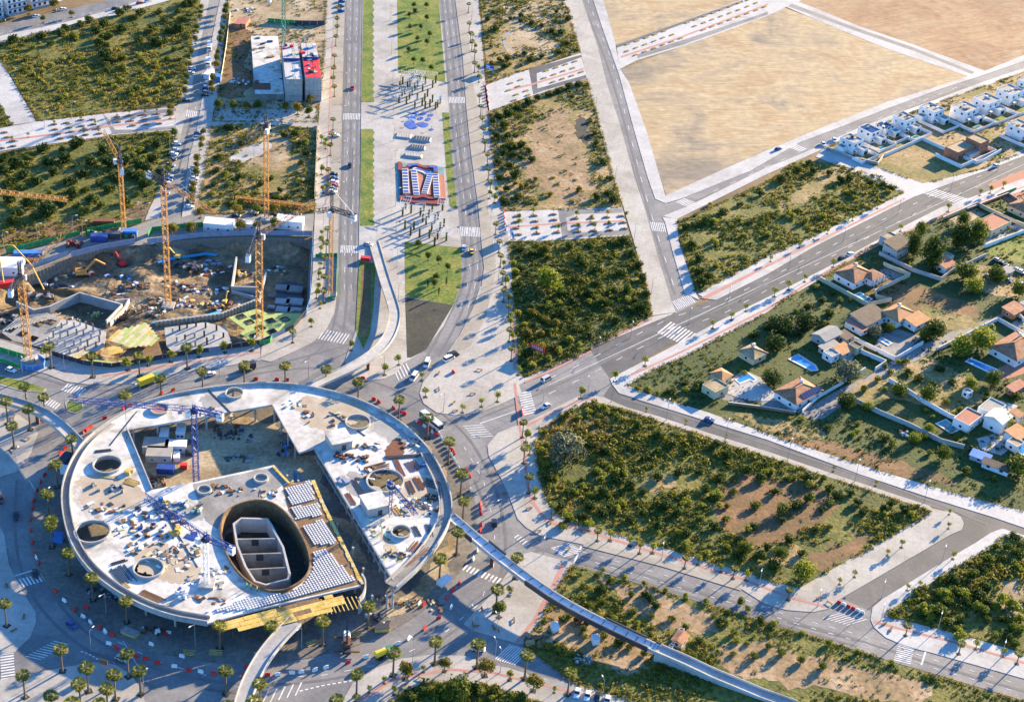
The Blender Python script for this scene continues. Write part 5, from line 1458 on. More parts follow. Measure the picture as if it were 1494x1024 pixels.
panel_fence('216,346 222,338 250,335 297,331', 2.4, 'net_green', 'green net fence beside the site offices', 4, z=.1)
panel_fence('-20,508 0,513 38,524', 2.2, 'net_green', 'green net fence at the kerb by the west crane', 4)
panel_fence('-20,524 0,527 30,538', 1.8, 'net_green', 'lower green net fence at the kerb by the west crane', 4)
panel_fence('31,538 48,541 64,537 66,530 56,523', 2.0, 'net_blue', 'bright blue barrier round the foot of the west crane', 3)
panel_fence('460,375 492,374 490,436 477,438', 1.6, 'net_green', 'green net fence round the crane on the avenue pavement', 4)
panel_fence('378,504 394,500 398,492', 2.0, 'net_green', 'green net fence at the foot of the crane by the formwork', 3)
panel_fence('336,20 330,70 322,120', 1.6, 'cream', 'low pale fence along the far building site', 5, z=.12)
panel_fence('463,183 461,240 459,290', 1.6, 'cream', 'low pale fence along the avenue pavement', 5)
panel_fence('391,33 430,36', 2.5, 'net_green', 'bright green net behind the unfinished apartment block', 4, z=.12)
panel_fence('430,36 474,37', 2.5, 'cloth_dark', 'dark net behind the unfinished apartment block', 4, z=.12)
# ------------------------------------------------------------------ tower cranes
def lattice(mb, p, q, w, n, t=.16, tri=False):
    """square lattice beam from p to q"""
    p, q = Vector(p), Vector(q)
    d = (q - p).normalized()
    up = Vector((0, 0, 1)) if abs(d.z) < .9 else Vector((1, 0, 0))
    a = d.cross(up).normalized() * (w / 2)
    b = a.cross(d).normalized() * (w / 2)
    cs = [a - b, -a - b, b * 1.2] if tri else [a + b, -a + b, -a - b, a - b]
    m = len(cs)
    for c in cs: mb.bar(p + c, q + c, t * 1.5)
    for i in range(n):
        s, e = p.lerp(q, i / n), p.lerp(q, (i + 1) / n)
        for k in range(m):
            c0, c1 = cs[k], cs[(k + 1) % m]
            mb.bar(s + (c0 if (i + k) % 2 else c1), e + (c1 if (i + k) % 2 else c0), t)
            mb.bar(s + c0, s + c1, t)
def crane(base, z0, top, jib, cjib, col, label, jz=0, w=1.9, cw='barrier_white', jcol=None, base_block=True, zt=None, apex=6, mcol=None, t_=.125):
    b = G(*base, z0)
    if zt is None:
        zt = z0
        while zt < 150 and PY(Vector((b.x, b.y, zt))) > top[1]: zt += .5
    t = thing('tower_crane', label, 'crane', b)
    H = zt - z0
    mb = MB(); lattice(mb, (0, 0, .8), (0, 0, H), w, int(H / 2.2), t_); mb.build('mast', M[mcol or col], t)
    if base_block: MB().box((0, 0, 0), (5, 5, .9)).build('base_block', M['plain_concrete'], t)
    MB().lathe([(1.3, H), (1.5, H + .5), (1.3, H + 1)]).build('slewing_ring', M['steel_dark'], t)
    jc = jcol or col
    e = G(*jib, zt + 1.5 + jz) - b
    c = G(*cjib, zt + 1.5) - b
    o = Vector((0, 0, H + 1.5))
    mb = MB(); lattice(mb, o + (e - o).normalized() * 1.2, e, 1.6, max(4, int((e - o).length / 2.6)), .11, True); jb = mb.build('jib', M[jc], t)
    mb = MB(); lattice(mb, o, c, 1.5, 4, .16); mb.build('counter_jib', M['steel_dark' if col == 'steel_yellow' else col], t)
    dd = (c - o).normalized()
    MB().box((c.x - dd.x, c.y - dd.y, c.z - 2.2), (2.2, 1.6, 2.6), math.atan2(dd.y, dd.x)).build('counterweight', M[cw], t)
    a = Vector((0, 0, H + 1.5 + apex))
    mb = MB(); lattice(mb, (0, 0, H + 1), a, .9, 3, .14); mb.build('apex', M['steel_dark' if col == 'steel_yellow' else col], t)
    mb = MB().bar(a, o.lerp(e, .66) + Vector((0, 0, .9)), .12).bar(a, c, .12); mb.build('tie_bars', M['galv'], t)
    u = (e - o).normalized()
    cb = MB().box((u.x * 1.6 - u.y * 1.6, u.y * 1.6 + u.x * 1.6, H - 1.0), (1.6, 1.4, 2.1), math.atan2(u.y, u.x)).build('cab', M['barrier_white'], t)
    h = o.lerp(e, .55)
    MB().bar(h, h - Vector((0, 0, min(h.z * .5, 14))), .08).box((h.x, h.y, h.z - min(h.z * .5, 14) - .6), (.5, .5, .7)).build('hook', M['steel_dark'], t)
    return t
def PY(v):
    d = v - Vector((0, 0, CH))
    return IH / 2 - CF * d.dot(_U) / d.dot(_F)
crane((246, 447), -4.5, (238, 270), (319, 314), (215, 251), 'steel_yellow', 'tall orange tower crane standing in the middle of the building pit')
crane((181, 339), .1, (173, 239), (152, 191), (178, 249), 'steel_yellow', 'slim yellow tower crane at the street behind the pit', w=1.6)
crane((389, 320), .1, (386, 190), (355, 206), (392, 181), 'steel_yellow', 'orange tower crane with short dark jib by the site offices', w=1.8, jcol='steel_dark')
crane((379, 497), .1, (377, 348), (456, 298), (361, 376), 'steel_yellow', 'orange tower crane rising through the yellow-green formwork', jz=16, w=2.4)
crane((42, 525), .1, (31, 408), (92, 343), (14, 427), 'steel_yellow', 'orange tower crane inside the blue barrier at the kerb', jz=18, w=2.2)
crane((482, 432), ZP, (485, 310), (462, 308), (519, 316), 'steel_yellow', 'orange crane with a dark cross-shaped top on the avenue pavement', w=1.5, jcol='steel_dark', apex=9)
crane((287, 717), ZP, (284, 602), (100, 582), (325, 606), 'steel_blue', 'blue tower crane in the courtyard of the round building', w=1.8, cw='barrier_white', apex=1.6)
crane((302, 852), RZ + .05, (301, 790), (212, 722), (341, 801), 'steel_blue', 'blue-jibbed crane on a white mast on the round roof', w=1.3, apex=2.0, mcol='steel_white')
crane((569, 752), RZ + .05, (570, 712), (607, 748), (566, 704), 'steel_blue', 'short blue crane beside the large skylight of the east wing', w=1.0, apex=1.5, t_=.1, base_block=False)
crane((414, 96), .12, (411, -12), (520, -60), (392, -2), 'steel_green', 'green tower crane behind the unfinished apartment block', w=1.6)
t = thing('tower_crane', 'jib of a yellow crane reaching in over the olive lot from outside', 'crane', G(-60, 430, 0))
b = t.location
e0, e1 = G(-70, 272, 42) - b, G(98, 291, 42) - b
mb = MB(); lattice(mb, e0, e1, 1.6, 26, .15, True); mb.build('jib', M['steel_yellow'], t)
mb = MB(); lattice(mb, (e0.x + 6, e0.y, 0), (e0.x + 6, e0.y, 42), 2, 18); mb.build('mast', M['steel_yellow'], t)
t = thing('crane_jib', 'loose orange lattice jib laid level behind the site offices', 'crane part', G(344, 293, ZL))
mb = MB(); lattice(mb, (0, 0, 1.2), G(457, 303, 1.2) - t.location + Vector((0, 0, ZL)), 1.7, 16, .2); mb.build('jib', M['steel_yellow'], t)
mb = MB()
for f in (.05, .35, .65, .95):
    q = (G(457, 303, 0) - G(344, 293, 0)) * f; mb.box((q.x, q.y, 0), (1.8, 1.8, .5))
mb.build('trestles', M['wood_brown'], t)
p0 = G(6, 418, .1)
t = thing('concrete_pump', 'yellow folding boom of a concrete pump over the west pit edge', 'pump', p0)
B = [Vector((0, 0, 1.5)), G(-4, 357, 20) - p0, G(19, 358, 22) - p0, G(46, 387, 12) - p0, G(64, 422, -3) - p0]
for a, b in zip(B, B[1:]): MB().bar(a, b, .45).build('boom', M['wood_yellow'], t)
MB().box((0, 0, 0), (9, 2.5, 2.2), .5).build('truck', M['barrier_red'], t)

# ------------------------------------------------------------------ vehicles
def car_kind(name, col, L=4.3, W=1.8, Hh=1.5, label='car', cat='car', van=False):
    t = thing(name, label, cat)
    mb = MB()
    bz, wz = .28, .85 if not van else 1.05
    def hull(prof, wb, wt):
        vs, n = [], len(prof)
        for s in (-1, 1):
            for x, z, k in prof: vs.append((x, s * (wb if k == 0 else wt) / 2, z))
        fs = [tuple(range(n))[::-1], tuple(range(n, 2 * n))]
        fs += [(i, (i + 1) % n, n + (i + 1) % n, n + i) for i in range(n)]
        return vs, [f[::-1] for f in fs]
    h = L / 2
    body = [(-h, bz, 0), (h, bz, 0), (h, wz - .18, 0), (h - .15, wz - .05, 0), (h * .42, wz + .05, 0), (-h * .9, wz + .08, 0), (-h, wz - .1, 0)]
    if van:
        body = [(-h, bz, 0), (h, bz, 0), (h, wz - .2, 0), (h * .78, wz + .02, 0), (-h, wz + .1, 0)]
    mb.add(*hull(body, W, W)); mb.build('body', M['car_' + col], t)
    if van:
        cab = [(-h + .03, wz + .05, 0), (h * .76, wz, 0), (h * .5, Hh - .06, 1), (-h + .12, Hh - .06, 1)]
        roof = [(-h + .1, Hh - .08, 0), (h * .5, Hh - .08, 0), (h * .44, Hh, 0), (-h + .2, Hh, 0)]
    else:
        cab = [(-h * .86, wz + .04, 0), (h * .44, wz + .02, 0), (h * .12, Hh - .07, 1), (-h * .62, Hh - .07, 1)]
        roof = [(-h * .64, Hh - .08, 0), (h * .13, Hh - .08, 0), (h * .07, Hh, 0), (-h * .56, Hh, 0)]
    MB().add(*hull(cab, W - .08, W - .34)).build('windows', M['glass_dark'], t)
    MB().add(*hull(roof, W - .32, W - .36)).build('roof', M['car_' + col], t)
    wm = MB().tube((0, -.11, 0), (0, .11, 0), .32, n=10).mesh('wheel', M['tyre'])
    for sx in (-1, 1):
        for sy in (-1, 1): link('wheel', wm, t, (sx * h * .62, sy * (W / 2 - .1), .32))
    mb = MB()
    for sy in (-1, 1): mb.box((h - .06, sy * W * .36, wz - .36), (.14, .34, .16))
    mb.build('headlights', M['steel_white'], t)
    return Kind(t)
CARS = {c: car_kind('car', c) for c in CARC if c not in ('yellow',)}
VANS = {c: car_kind('van', c, 5.2, 2.0, 2.2, 'van', 'van', True) for c in ('white', 'silver', 'black')}
CN = {'white': 'white', 'black': 'black', 'grey': 'dark grey', 'silver': 'silver', 'red': 'red', 'blue': 'dark blue', 'yellow': 'yellow'}
def heading(a, b):
    p, q = G(*a), G(*b)
    return math.atan2(q.y - p.y, q.x - p.x)
def car(x, y, c, to, label, group=None, z=ZA + .02, van=False):
    p = G(x, y, z)
    (VANS if van else CARS)[c].put(p, heading((x, y), to), label, group)
for x, y, c, to, lb, vn in (
    (514, 130, 'red', (513, 150), 'red car alone on the west carriageway of the avenue', 0), (510, 243, 'black', (509, 260), 'black car driving on the west carriageway of the avenue', 0),
    (677, 363, 'white', (678, 350), 'white car on the avenue beside the yellow taxi', 0), (623, 532, 'white', (618, 545), 'white van entering the roundabout from the avenue', 1), (604, 552, 'white', (598, 560), 'white van waiting at the hatched corner of the roundabout', 1),
    (655, 525, 'white', (665, 520), 'white off-roader beside the dark car at the avenue mouth', 1), (661, 520, 'black', (672, 516), 'dark van half hidden behind the white off-roader', 1), (797, 555, 'silver', (810, 548), 'silver van on the diagonal road just past the crossing', 1), (796, 594, 'white', (782, 600), 'white car with dark roof leaving the crossing of the diagonal road', 0),
    (1035, 614, 'blue', (1050, 619), 'dark car alone on the curved estate road', 0), (16, 541, 'white', (30, 546), 'white car on the road beside the narrow grass island', 0), (307, 547, 'white', (320, 544), 'white car on the roundabout below the pit hoarding', 0), (52, 838, 'black', (54, 850), 'black car on the zebra crossing west of the round building', 0),
    (105, 913, 'blue', (118, 922), 'dark blue car in the shade on the south-west ring road', 0), (178, 962, 'silver', (190, 967), 'silver car passing the palms of the corner plaza', 0), (24, 754, 'black', (25, 765), 'black car near the barriers on the west ring road', 0), (2, 730, 'black', (3, 745), 'black car entering from the west exit road', 0), (721, 764, 'black', (720, 750), 'black car on the eastern ring road near the footbridge', 0),
    (698, 948, 'white', (685, 946), 'white car under the palm on the southern ring road', 0), (1228, 378, 'black', (1240, 372), 'black car parked by the diagonal road behind the white one', 0), (1240, 372, 'white', (1252, 366), 'white car parked in front of the black one on the diagonal road', 0), (1135, 219, 'blue', (1145, 215), 'dark blue car on the cross road by the pale field', 0),
    (1201, 212, 'white', (1206, 222), 'white car parked beside the first white house', 0), (1217, 206, 'white', (1222, 216), 'second white car parked beside the first white house', 0), (1453, 243, 'white', (1465, 238), 'white car on the pavement near the brick house', 0), (53, 25, 'white', (64, 22), 'white car on the far corner road before the white blocks', 0),
    (92, 15, 'white', (103, 12), 'white car ahead on the far corner road', 0), (168, 14, 'black', (180, 11), 'dark car at the tip of the nearest scrub corner', 0), (204, 6, 'red', (215, 3), 'red car at the far end of the corner road', 0), (216, 3, 'white', (226, 0), 'white car just ahead of the red one', 0), (489, 199, 'white', (500, 199), 'white car parked alone on the avenue pavement strip', 0), (537, 358, 'silver', (548, 360), 'silver car parked by the head of the footbridge ramp', 0)):
    car(x, y, c, to, lb, None, ZR + .01 if x in (489, 537, 1201, 1217, 1453) else ZA + .025, bool(vn))
def row(data, cols, to, label, group, z):
    for i, (x, y) in enumerate(pts(data)):
        c = cols[i % len(cols)]
        car(x, y, c, (x + to[0], y + to[1]), label.format(nth(i), CN[c]), group, z)
row('487,255.5 487,261 487,267 488,272 486,276.5 485,281', ['black', 'blue', 'white', 'red', 'grey', 'white'], (10, .5), '{} car in the row parked on the avenue pavement, {}', 'cars parked in a row beside the avenue', ZR + .01)
row('499,3 498,9.5 498,17', ['blue', 'grey', 'blue'], (10, .5), '{} car in the short far row beside the avenue, {}', 'cars in the far row beside the avenue', ZR + .01)
row('284,246 284,251 284,256 283,262 282,267 280,274 279,281 278,294 277,299 276,303', ['silver', 'white', 'silver', 'white', 'grey', 'silver', 'blue', 'grey', 'black', 'white'], (12, 0), '{} car parked on the site side of the street, {}', 'cars parked on the site side of the street', ZP + .01)
row('253,226 251,234 249,243 247,250 246,258 245,264 243,272 241,283 258,211 256,220', ['white', 'black', 'grey', 'white', 'silver', 'blue', 'black', 'grey', 'white', 'silver'], (12, 1), '{} car parked on the scrub side of the street, {}', 'cars parked on the scrub side of the street', ZP + .01)
row('302,124 301,130 300,136 299,140 289,196 288,202', ['silver', 'blue', 'grey', 'black', 'blue', 'white'], (12, 0), '{} car parked by the blue kiosk, {}', 'cars parked near the blue kiosk', ZP + .01)
row('280,101 278,108 271,148', ['white', 'silver', 'black'], (12, 0), '{} car parked along the far scrub corner, {}', 'cars parked along the far scrub corner', ZP + .01)
row('842,1012 857,1016 871,1018 886,1023', ['white', 'white', 'black', 'white'], (-3, 12), '{} car parked nose-out at the bottom road, {}', 'cars parked at the bottom road', ZA + .03)
row('1455,381 1470,390 1484,395 1490,416 1470,410 1442,405 1462,386 1490,398', ['silver', 'grey', 'silver', 'white', 'blue', 'silver', 'black', 'white'], (10, 4), '{} old car in the overgrown scrap yard, {}', 'old cars in the scrap yard', .13)
row('344,316 370,312 400,314 412,317 433,314', ['black', 'grey', 'black', 'grey', 'black'], (12, 1), '{} car parked above the site offices, {}', 'cars parked above the site offices', ZA + .03)
# taxi, trucks, coach
p = G(688, 369, ZA + .02); a = heading((688, 369), (689, 380))
t = thing('taxi', 'black and yellow taxi on the avenue', 'taxi', p, a)
src = CARS['black'].root
for k in kids(src):
    c = dup(k, parent=t, top=False)
    if k.name.startswith('roof'):
        c.data = k.data.copy(); c.data.materials[0] = M['car_yellow']
MB().box((1.4, 0, .88), (1.2, 1.5, .05)).build('bonnet', M['car_yellow'], t)
def wheels(t, xs, y, r=.5):
    wm = MB().tube((0, -.16, 0), (0, .16, 0), r, n=10).mesh('wheel', M['tyre'])
    for x in xs:
        for s in (-1, 1): link('wheel', wm, t, (x, s * y, r))
p = G(629, 619, ZA + .02); a = heading((615, 608), (641, 629))
t = thing('coach', 'white coach with green tail on the ring road by the barriers', 'coach', p, a)
MB().box((0, 0, .45), (12, 2.5, 1.5)).build('body', M['steel_white'], t)
MB().box((0, 0, 1.95), (11.9, 2.44, 1.0)).build('windows', M['glass_dark'], t)
MB().box((0, 0, 2.95), (11.8, 2.4, .45), 0, .94).build('roof', M['steel_white'], t)
MB().box((6.0, 0, 1.2), (.08, 2.2, 1.9)).build('windscreen', M['glass_dark'], t)
MB().box((-5.3, 0, .8), (1.3, 2.54, 1.9)).build('tail_panel', M['steel_green'], t)
mb = MB()
for x in (-3, 1.5): mb.box((x, 0, 3.38), (1.6, 1.5, .25))
mb.build('roof_unit', M['cabin_white'], t)
wheels(t, (-3.6, 3.8), 1.12)
def truck(x, y, to, label, cab, body, L=7.5, tank=False, cat='truck', bed=2.4, z=ZA + .02):
    t = thing('truck', label, cat, G(x, y, z), heading((x, y), to))
    MB().box((0, 0, .55), (L, 1.2, .3)).build('chassis', M['steel_dark'], t)
    cbn = MB().box((L / 2 - 1, 0, .7), (2, 2.4, 2.2), 0, .92).build('cab', M[cab], t)
    MB().box((L / 2 - .02, 0, 1.8), (.1, 2.0, .8)).build('windscreen', M['glass_dark'], cbn)
    if tank: MB().tube((-L / 2, 0, 2.0), (L / 2 - 2.3, 0, 2.2), 1.2, 1.0, 12).build('drum', M[body], t)
    else:
        MB().box((-1.1, 0, .85), (L - 2.4, 2.45, bed)).build('load_box', M[body], t)
    wheels(t, (-L * .36, -L * .18, L * .34), 1.05)
    return t
truck(217, 559, (232, 553), 'green truck with a yellow load box on the northern ring road', 'steel_green', 'car_yellow', 9)
truck(361, 539, (375, 536), 'dark flatbed truck under a palm on the northern ring road', 'steel_dark', 'rust', 6.5, bed=.5)
truck(560, 957, (570, 953), 'small green truck with a yellow drum on the southern ring road', 'steel_green', 'car_yellow', 6, True)
truck(306, 72, (303, 90), 'white lorry parked on the street by the far site', 'steel_white', 'cabin_white', 8, z=ZP)
truck(304, 95, (302, 110), 'white trailer parked behind the lorry by the far site', 'steel_white', 'cabin_white', 7, z=ZP)
t = thing('mobile_crane', 'dark mobile crane on outriggers at the south edge of the round building', 'crane', G(506, 943, ZP), heading((506, 953), (506, 925)))
MB().box((0, 0, .9), (9, 2.4, 1.0)).build('carrier', M['steel_dark'], t)
MB().box((2.5, 0, 1.9), (2.6, 2.2, 1.6), 0, .85).build('cab', M['steel_white'], t)
MB().box((-1, 0, 1.9), (3.2, 2.2, 1.3)).build('turntable', M['rust'], t)
for x in (3.2, -3.2):
    MB().box((x, 0, .7), (.5, 8, .4)).build('outrigger', M['rust'], t)
MB().bar((-2, 0, 3.2), (8, 0, 6.5), .6).build('boom', M['steel_dark'], t)
wheels(t, (-3, -1.2, 1.5, 3.2), 1.05, .55)
def excavator(x, y, label, col='steel_yellow', rz=.4, s=1.0):
    t = thing('excavator', label, 'excavator', in_pit(x, y, .05), rz)
    t.scale = (s, s, s)
    for k in (-1, 1): MB().box((0, k * 1.2, 0), (4.2, .6, .9)).build('track', M['tyre'], t)
    MB().box((-.4, 0, .9), (3.6, 2.6, 1.5), 0, .9).build('body', M[col], t)
    MB().box((1.0, .7, 1.2), (1.4, 1.0, 1.8), 0, .85).build('cab', M['glass_dark'], t)
    MB().bar((1, -.3, 2), (4.5, -.3, 5.6), .6).build('boom', M[col], t)
    MB().bar((4.5, -.3, 5.6), (7.4, -.3, 3.6), .5).build('stick', M[col], t)
    MB().box((7.5, -.3, 2.4), (.9, 1.2, 1.1), 0, .7).build('bucket', M['steel_dark'], t)
excavator(120, 402, 'orange excavator reaching over the west slope of the pit', 'steel_yellow', .35, 1.3)
excavator(178, 388, 'small red excavator near the dirt ramp of the pit', 'barrier_red', 2.5, .9)
excavator(328, 442, 'small yellow digger below the dirt-filled room', 'wood_yellow', 1.5, .7)
excavator(180, 466, 'small orange digger on the dirt above the yellow boards', 'rust', .8, .7)
excavator(258, 377, 'small yellow digger in the shade of the north pit wall', 'wood_yellow', 2.9, .8)

# ------------------------------------------------------------------ barriers round the roundabout
def barrier_kind(m, nm):
    t = thing('barrier', nm, 'barrier')
    prof = [(.30, 0), (.30, .15), (.13, .55), (.10, 1.0)]
    vs, fs = [], []
    for s in (-1, 1):
        for w, z in prof: vs.append((s * .75, -w, z))
        for w, z in prof[::-1]: vs.append((s * .75, w, z))
    n = 8
    fs = [tuple(range(n)), tuple(range(n, 2 * n))[::-1]] + [((i + 1) % n, i, n + i, n + (i + 1) % n) for i in range(n)]
    MB().add(vs, fs).build('body', M[m], t)
    MB().box((0, 0, 1.0), (.5, .16, .12)).build('lug', M[m], t)
    return Kind(t)
BR, BW = barrier_kind('barrier_red', 'barrier'), barrier_kind('barrier_white', 'barrier')
def conv(s, x0, y0, k): return [(x0 + x / k, y0 + y / k) for x, y in pts(s)]
reds = conv('175,50 185,122 198,182 222,238 313,396 421,502 490,488 562,602 634,642 660,716 769,760 826,777 892,800 1067,842 1210,861 1398,824 1382,873', 0, 760, 3.88) + conv('480,508 502,495 518,482 600,432 712,373 740,360 925,290 992,271 347,634 374,605 283,717 257,757 233,798 212,848 193,903 185,945 180,1010', 0, 500, 3.93) + \
    conv('12,207 135,210 190,212 627,203 690,323 717,338 802,373 838,393 865,405 950,457 1003,495 1045,525 1133,610 1150,630 1223,730 1240,762 1298,920 1300,948 1303,975 1145,168', 370, 500, 3.93) + conv('78,870 533,800 967,606 1046,548 963,471 1095,430 1130,389 1163,350 1290,18 1283,50', 370, 760, 3.88)
whites = conv('207,207 365,450 472,540 513,572 597,623 617,692 987,821 1137,851 857,697 1030,765', 0, 760, 3.88) + conv('980,478 1025,510 940,450 1245,845', 370, 500, 3.93) + conv('137,868 217,858 270,853 348,842 410,828 637,768 737,728 817,692 877,662 1118,485 1242,213 1265,165 937,465', 370, 760, 3.88)
def sector(p):
    a = math.degrees(math.atan2(p.x - CB[0], p.y - CB[1])) % 360
    return ('north', 'north-east', 'east', 'south-east', 'south', 'south-west', 'west', 'north-west')[int((a + 22.5) // 45) % 8], a
for L, K, c in ((reds, BR, 'red'), (whites, BW, 'white')):
    S = {}
    for x, y in L:
        p = G(x, y + 1.2, ZA + .02); s, a = sector(p)
        S.setdefault(s, []).append((a, p))
    for s, l in S.items():
        l.sort(key=lambda q: q[0])
        for i, (a, p) in enumerate(l):
            if (Vector((p.x - CB[0], p.y - CB[1])).length < 76.8): p.z = ZP - .02
            K.put(p, -math.radians(a) + random.uniform(-.35, .35), f'{nth(i)} {c} plastic barrier, clockwise, on the {s} side of the ring road', f'{c} barriers round the building site', 1.15)
    # the rest of the line standing close together beside the eastern lane
k = 0
for i in range(11):
    x, y = 641 + i * 3.6, 634 + i * 6.2
    p = G(x, y, ZP - .02); s, a = sector(p)
    BW.put(p, -math.radians(a), f'{nth(i)} pale barrier in the close-set line along the east kerb, from the north', 'close-set pale barriers along the east kerb', 1.0)
t = thing('road_block', 'line of red and white barriers closing the short estate street', 'barrier', G(1226, 880, ZA + .02), heading((1226, 877), (1256, 890)))
for i, c in enumerate(('red', 'white', 'red', 'red', 'white', 'white')):
    MB().box((-.5 + i * 1.7, 0, 0), (1.5, .45, 1.0), 0, .8).build('block', M['barrier_' + c], t)
t = thing('road_block', 'upright red and white chevron barrier at the diagonal road crossing', 'barrier', G(762, 602, ZA + .02), heading((762, 607), (763, 597)))
for i, c in enumerate(('red', 'white', 'red')):
    MB().box((i * 1.6 - 1.6, 0, 0), (1.5, .45, 1.5), 0, .8).build('block', M['barrier_' + c], t)
for (x, y, x1, y1, n, lb) in ((1329, 0, 0, 0, 0, ''), (709, 125, 713, 155, 8, 'at the head of the eastern promenade'), (735, 311, 738, 340, 8, 'at the head of the small promenade')):
    if n:
        t = thing('barrier_row', f'row of red and white barriers {lb}', 'barrier', G(x, y, ZP))
        d = G(x1, y1, ZP) - t.location
        for i in range(n):
            q = d * (i / (n - 1)); MB().box((q.x, q.y, 0), (.5, 1.4, 1.0), math.atan2(d.y, d.x) - 1.57, .8).build('block', M['barrier_red' if i % 2 == 0 else 'barrier_white'], t)

# ------------------------------------------------------------------ street lamps
def lamp_kind(h, arms=1, name='street_lamp'):
    t = thing(name, 'lamp', 'street lamp')
    MB().lathe([(.16, 0), (.11, 1), (.06, h)], n=7).build('pole', M['galv'], t)
    for s in ((1,) if arms == 1 else (1, -1)):
        MB().bar((0, 0, h - .1), (s * 1.6, 0, h + .25), .09).build('arm', M['galv'], t)
        MB().box((s * 1.9, 0, h + .2), (.9, .35, .14)).build('lamp_head', M['steel_white'], t)
    return Kind(t)
LP, LPB = lamp_kind(8.5), lamp_kind(9, 2)
def lamps(K, data, to, label, group, z=ZP, sc=1.0):
    for i, (x, y) in enumerate(pts(data)):
        p = G(x, y, z)
        K.put(p, heading((x, y), (x + to[0], y + to[1])), label.format(nth(i)), group, sc)
lamps(LP, '289,36 281,70 274,107 266,148 256,178 248,222 240,262', (10, 0), '{} street lamp on the scrub side of the parked-up street, from the far end', 'lamps of the parked-up street, scrub side')
lamps(LP, '325,36 319,70 312,107 305,148 299,184 291,227 277,306', (-10, 0), '{} street lamp on the site side of the parked-up street, from the far end', 'lamps of the parked-up street, site side')
lamps(LP, '503,20 501,80 500,130 498,178 497,230 495,290 494,335 492,392', (10, 0), '{} street lamp along the west kerb of the avenue, from the far end', 'lamps of the west avenue kerb')
lamps(LPB, '570,30 571,80 573,125 574,165 575,205 576,245 577,300 578,345 579,390 581,440', (10, 0), '{} double lamp down the middle of the promenade, from the far end', 'lamps down the promenade')
lamps(LP, '688,30 692,72 698,123 703,175 708,220 713,262 718,308 722,355 727,410', (-10, 0), '{} street lamp along the east kerb of the avenue, from the far end', 'lamps of the east avenue kerb')
lamps(LP, '792,586 857,580', (-2, -10), '{} street lamp on the big lot side of the diagonal road', 'lamps, lot side of the diagonal road')
lamps(LP, '872,515 920,492 1005,472 1062,440 1150,395 1230,353 1310,313 1387,278 1455,250', (2, 10), '{} lamp by the diagonal road, scrub side, from the roundabout', 'lamps, scrub side of the diagonal road')
lamps(LP, '892,586 972,613 1058,642 1149,671 1247,702 1348,733', (4, -10), '{} lamp along the curved estate road, from the diagonal road', 'lamps of the estate road')
lamps(LP, '793,808 965,816 1107,856 1193,884 1286,872 1374,820 1368,918 1285,905 1460,960', (-3, 10), '{} lamp along the south-east road and short street', 'lamps of the south-east road')
lamps(LP, '602,965 722,965 690,918 724,928 878,1022 730,980', (-4, -8), '{} lamp on the southern pavements of the roundabout', 'lamps on the southern pavements')
lamps(LP, '133,950 210,1012 70,745 95,596 25,685', (6, -6), '{} lamp on the western pavements of the roundabout', 'lamps on the western pavements')
lamps(LP, '647,600 560,545 450,552 205,585 155,895 285,940 440,945 700,700 730,755', (-6, 4), '{} double-headed lamp beside the roundabout kerb, from the north', 'lamps at the roundabout kerb')
lamps(LP, '840,60 869,160 897,265 925,350 950,430', (10, 2), '{} lamp along the wide pale street by the field, from the far end', 'lamps of the wide pale street')
lamps(LP, '84,34 165,8 10,50', (0, 10), '{} lamp on the far corner road', 'lamps of the far corner road')
lamps(LP, '6,365 65,185 105,173 55,352 107,340 121,348 213,322', (10, 0), '{} lamp along the pale street behind the pit', 'lamps of the pale street behind the pit')
lamps(LP, '94,540 33,545 320,552', (4, 8), '{} lamp on the pavement south of the pit', 'lamps south of the pit')

# ------------------------------------------------------------------ planters, benches and signs on the promenades
def planter_kind(soil, plant):
    t = thing('planter', 'planter', 'planter')
    MB().box((0, 0, 0), (3.0, 1.2, .42)).build('box', M['planter_brown' if plant else 'wood_yellow'], t)
    MB().box((0, 0, .42), (2.6, .85, .04)).build('soil', M['wood_brown' if not plant else 'planter_brown'], t)
    if plant:
        V, hue = crown_data(26, 1.0, .5, .4, 4, .2, 8)
        link('plants', leafmesh('plants', V * np.array([1, .5, 1]), hue, M['leaf_mid']), t)
    return Kind(t)
PLG, PLD = planter_kind('dark_soil_and_shade', True), planter_kind('wood_brown', False)
def planters(K, data, d, label, group, z=ZP):
    for i, (x, y) in enumerate(data):
        K.put(G(x, y, z), heading((x, y), (x + d[0], y + d[1])), label.format(nth(i)), group)
planters(PLG, conv('310,715 382,707 465,690 530,688 315,745 395,735 468,725 535,715 330,772 408,758 485,748 560,740 345,797 420,786 490,776 568,768 25,762 40,790 70,812 75,840 10,852 670,672 740,665 820,660 900,655 970,660 675,702 750,695 828,688 905,682 760,722 838,717 912,712', 0, 0, 3.93), (10, -1), '{} planter on the paved promenade behind the olive lot, row by row', 'planters on the western promenade')
planters(PLD, conv('78,460 20,480 62,498 8,520 52,545 108,523 40,577 118,548 225,408 280,390 335,372 388,355 212,450 268,430 322,410 376,393 262,473 316,455 370,437 425,415', 740, 0, 3.93), (10, -3), '{} bare wooden planter on the promenade beside the pond lot', 'planters beside the pond lot')
planters(PLD, conv('690,256 745,238 797,219 848,200 900,181 685,296 738,277 790,258 842,239 893,219 945,202 735,318 788,299 840,280 892,260 943,241 995,222 1032,132 1082,114 1132,96 1182,77 1228,60 1278,41 1330,20 1378,3 1075,152 1127,133 1175,115 1225,96 1275,78 1325,60 1377,40 1425,20 1125,173 1175,154 1225,136 1275,117 1325,98 1375,80 1427,61 1475,42', 740, 0, 3.93), (10, -3.5), '{} bare wooden planter on the promenade between the fields, row by row', 'planters between the fields')
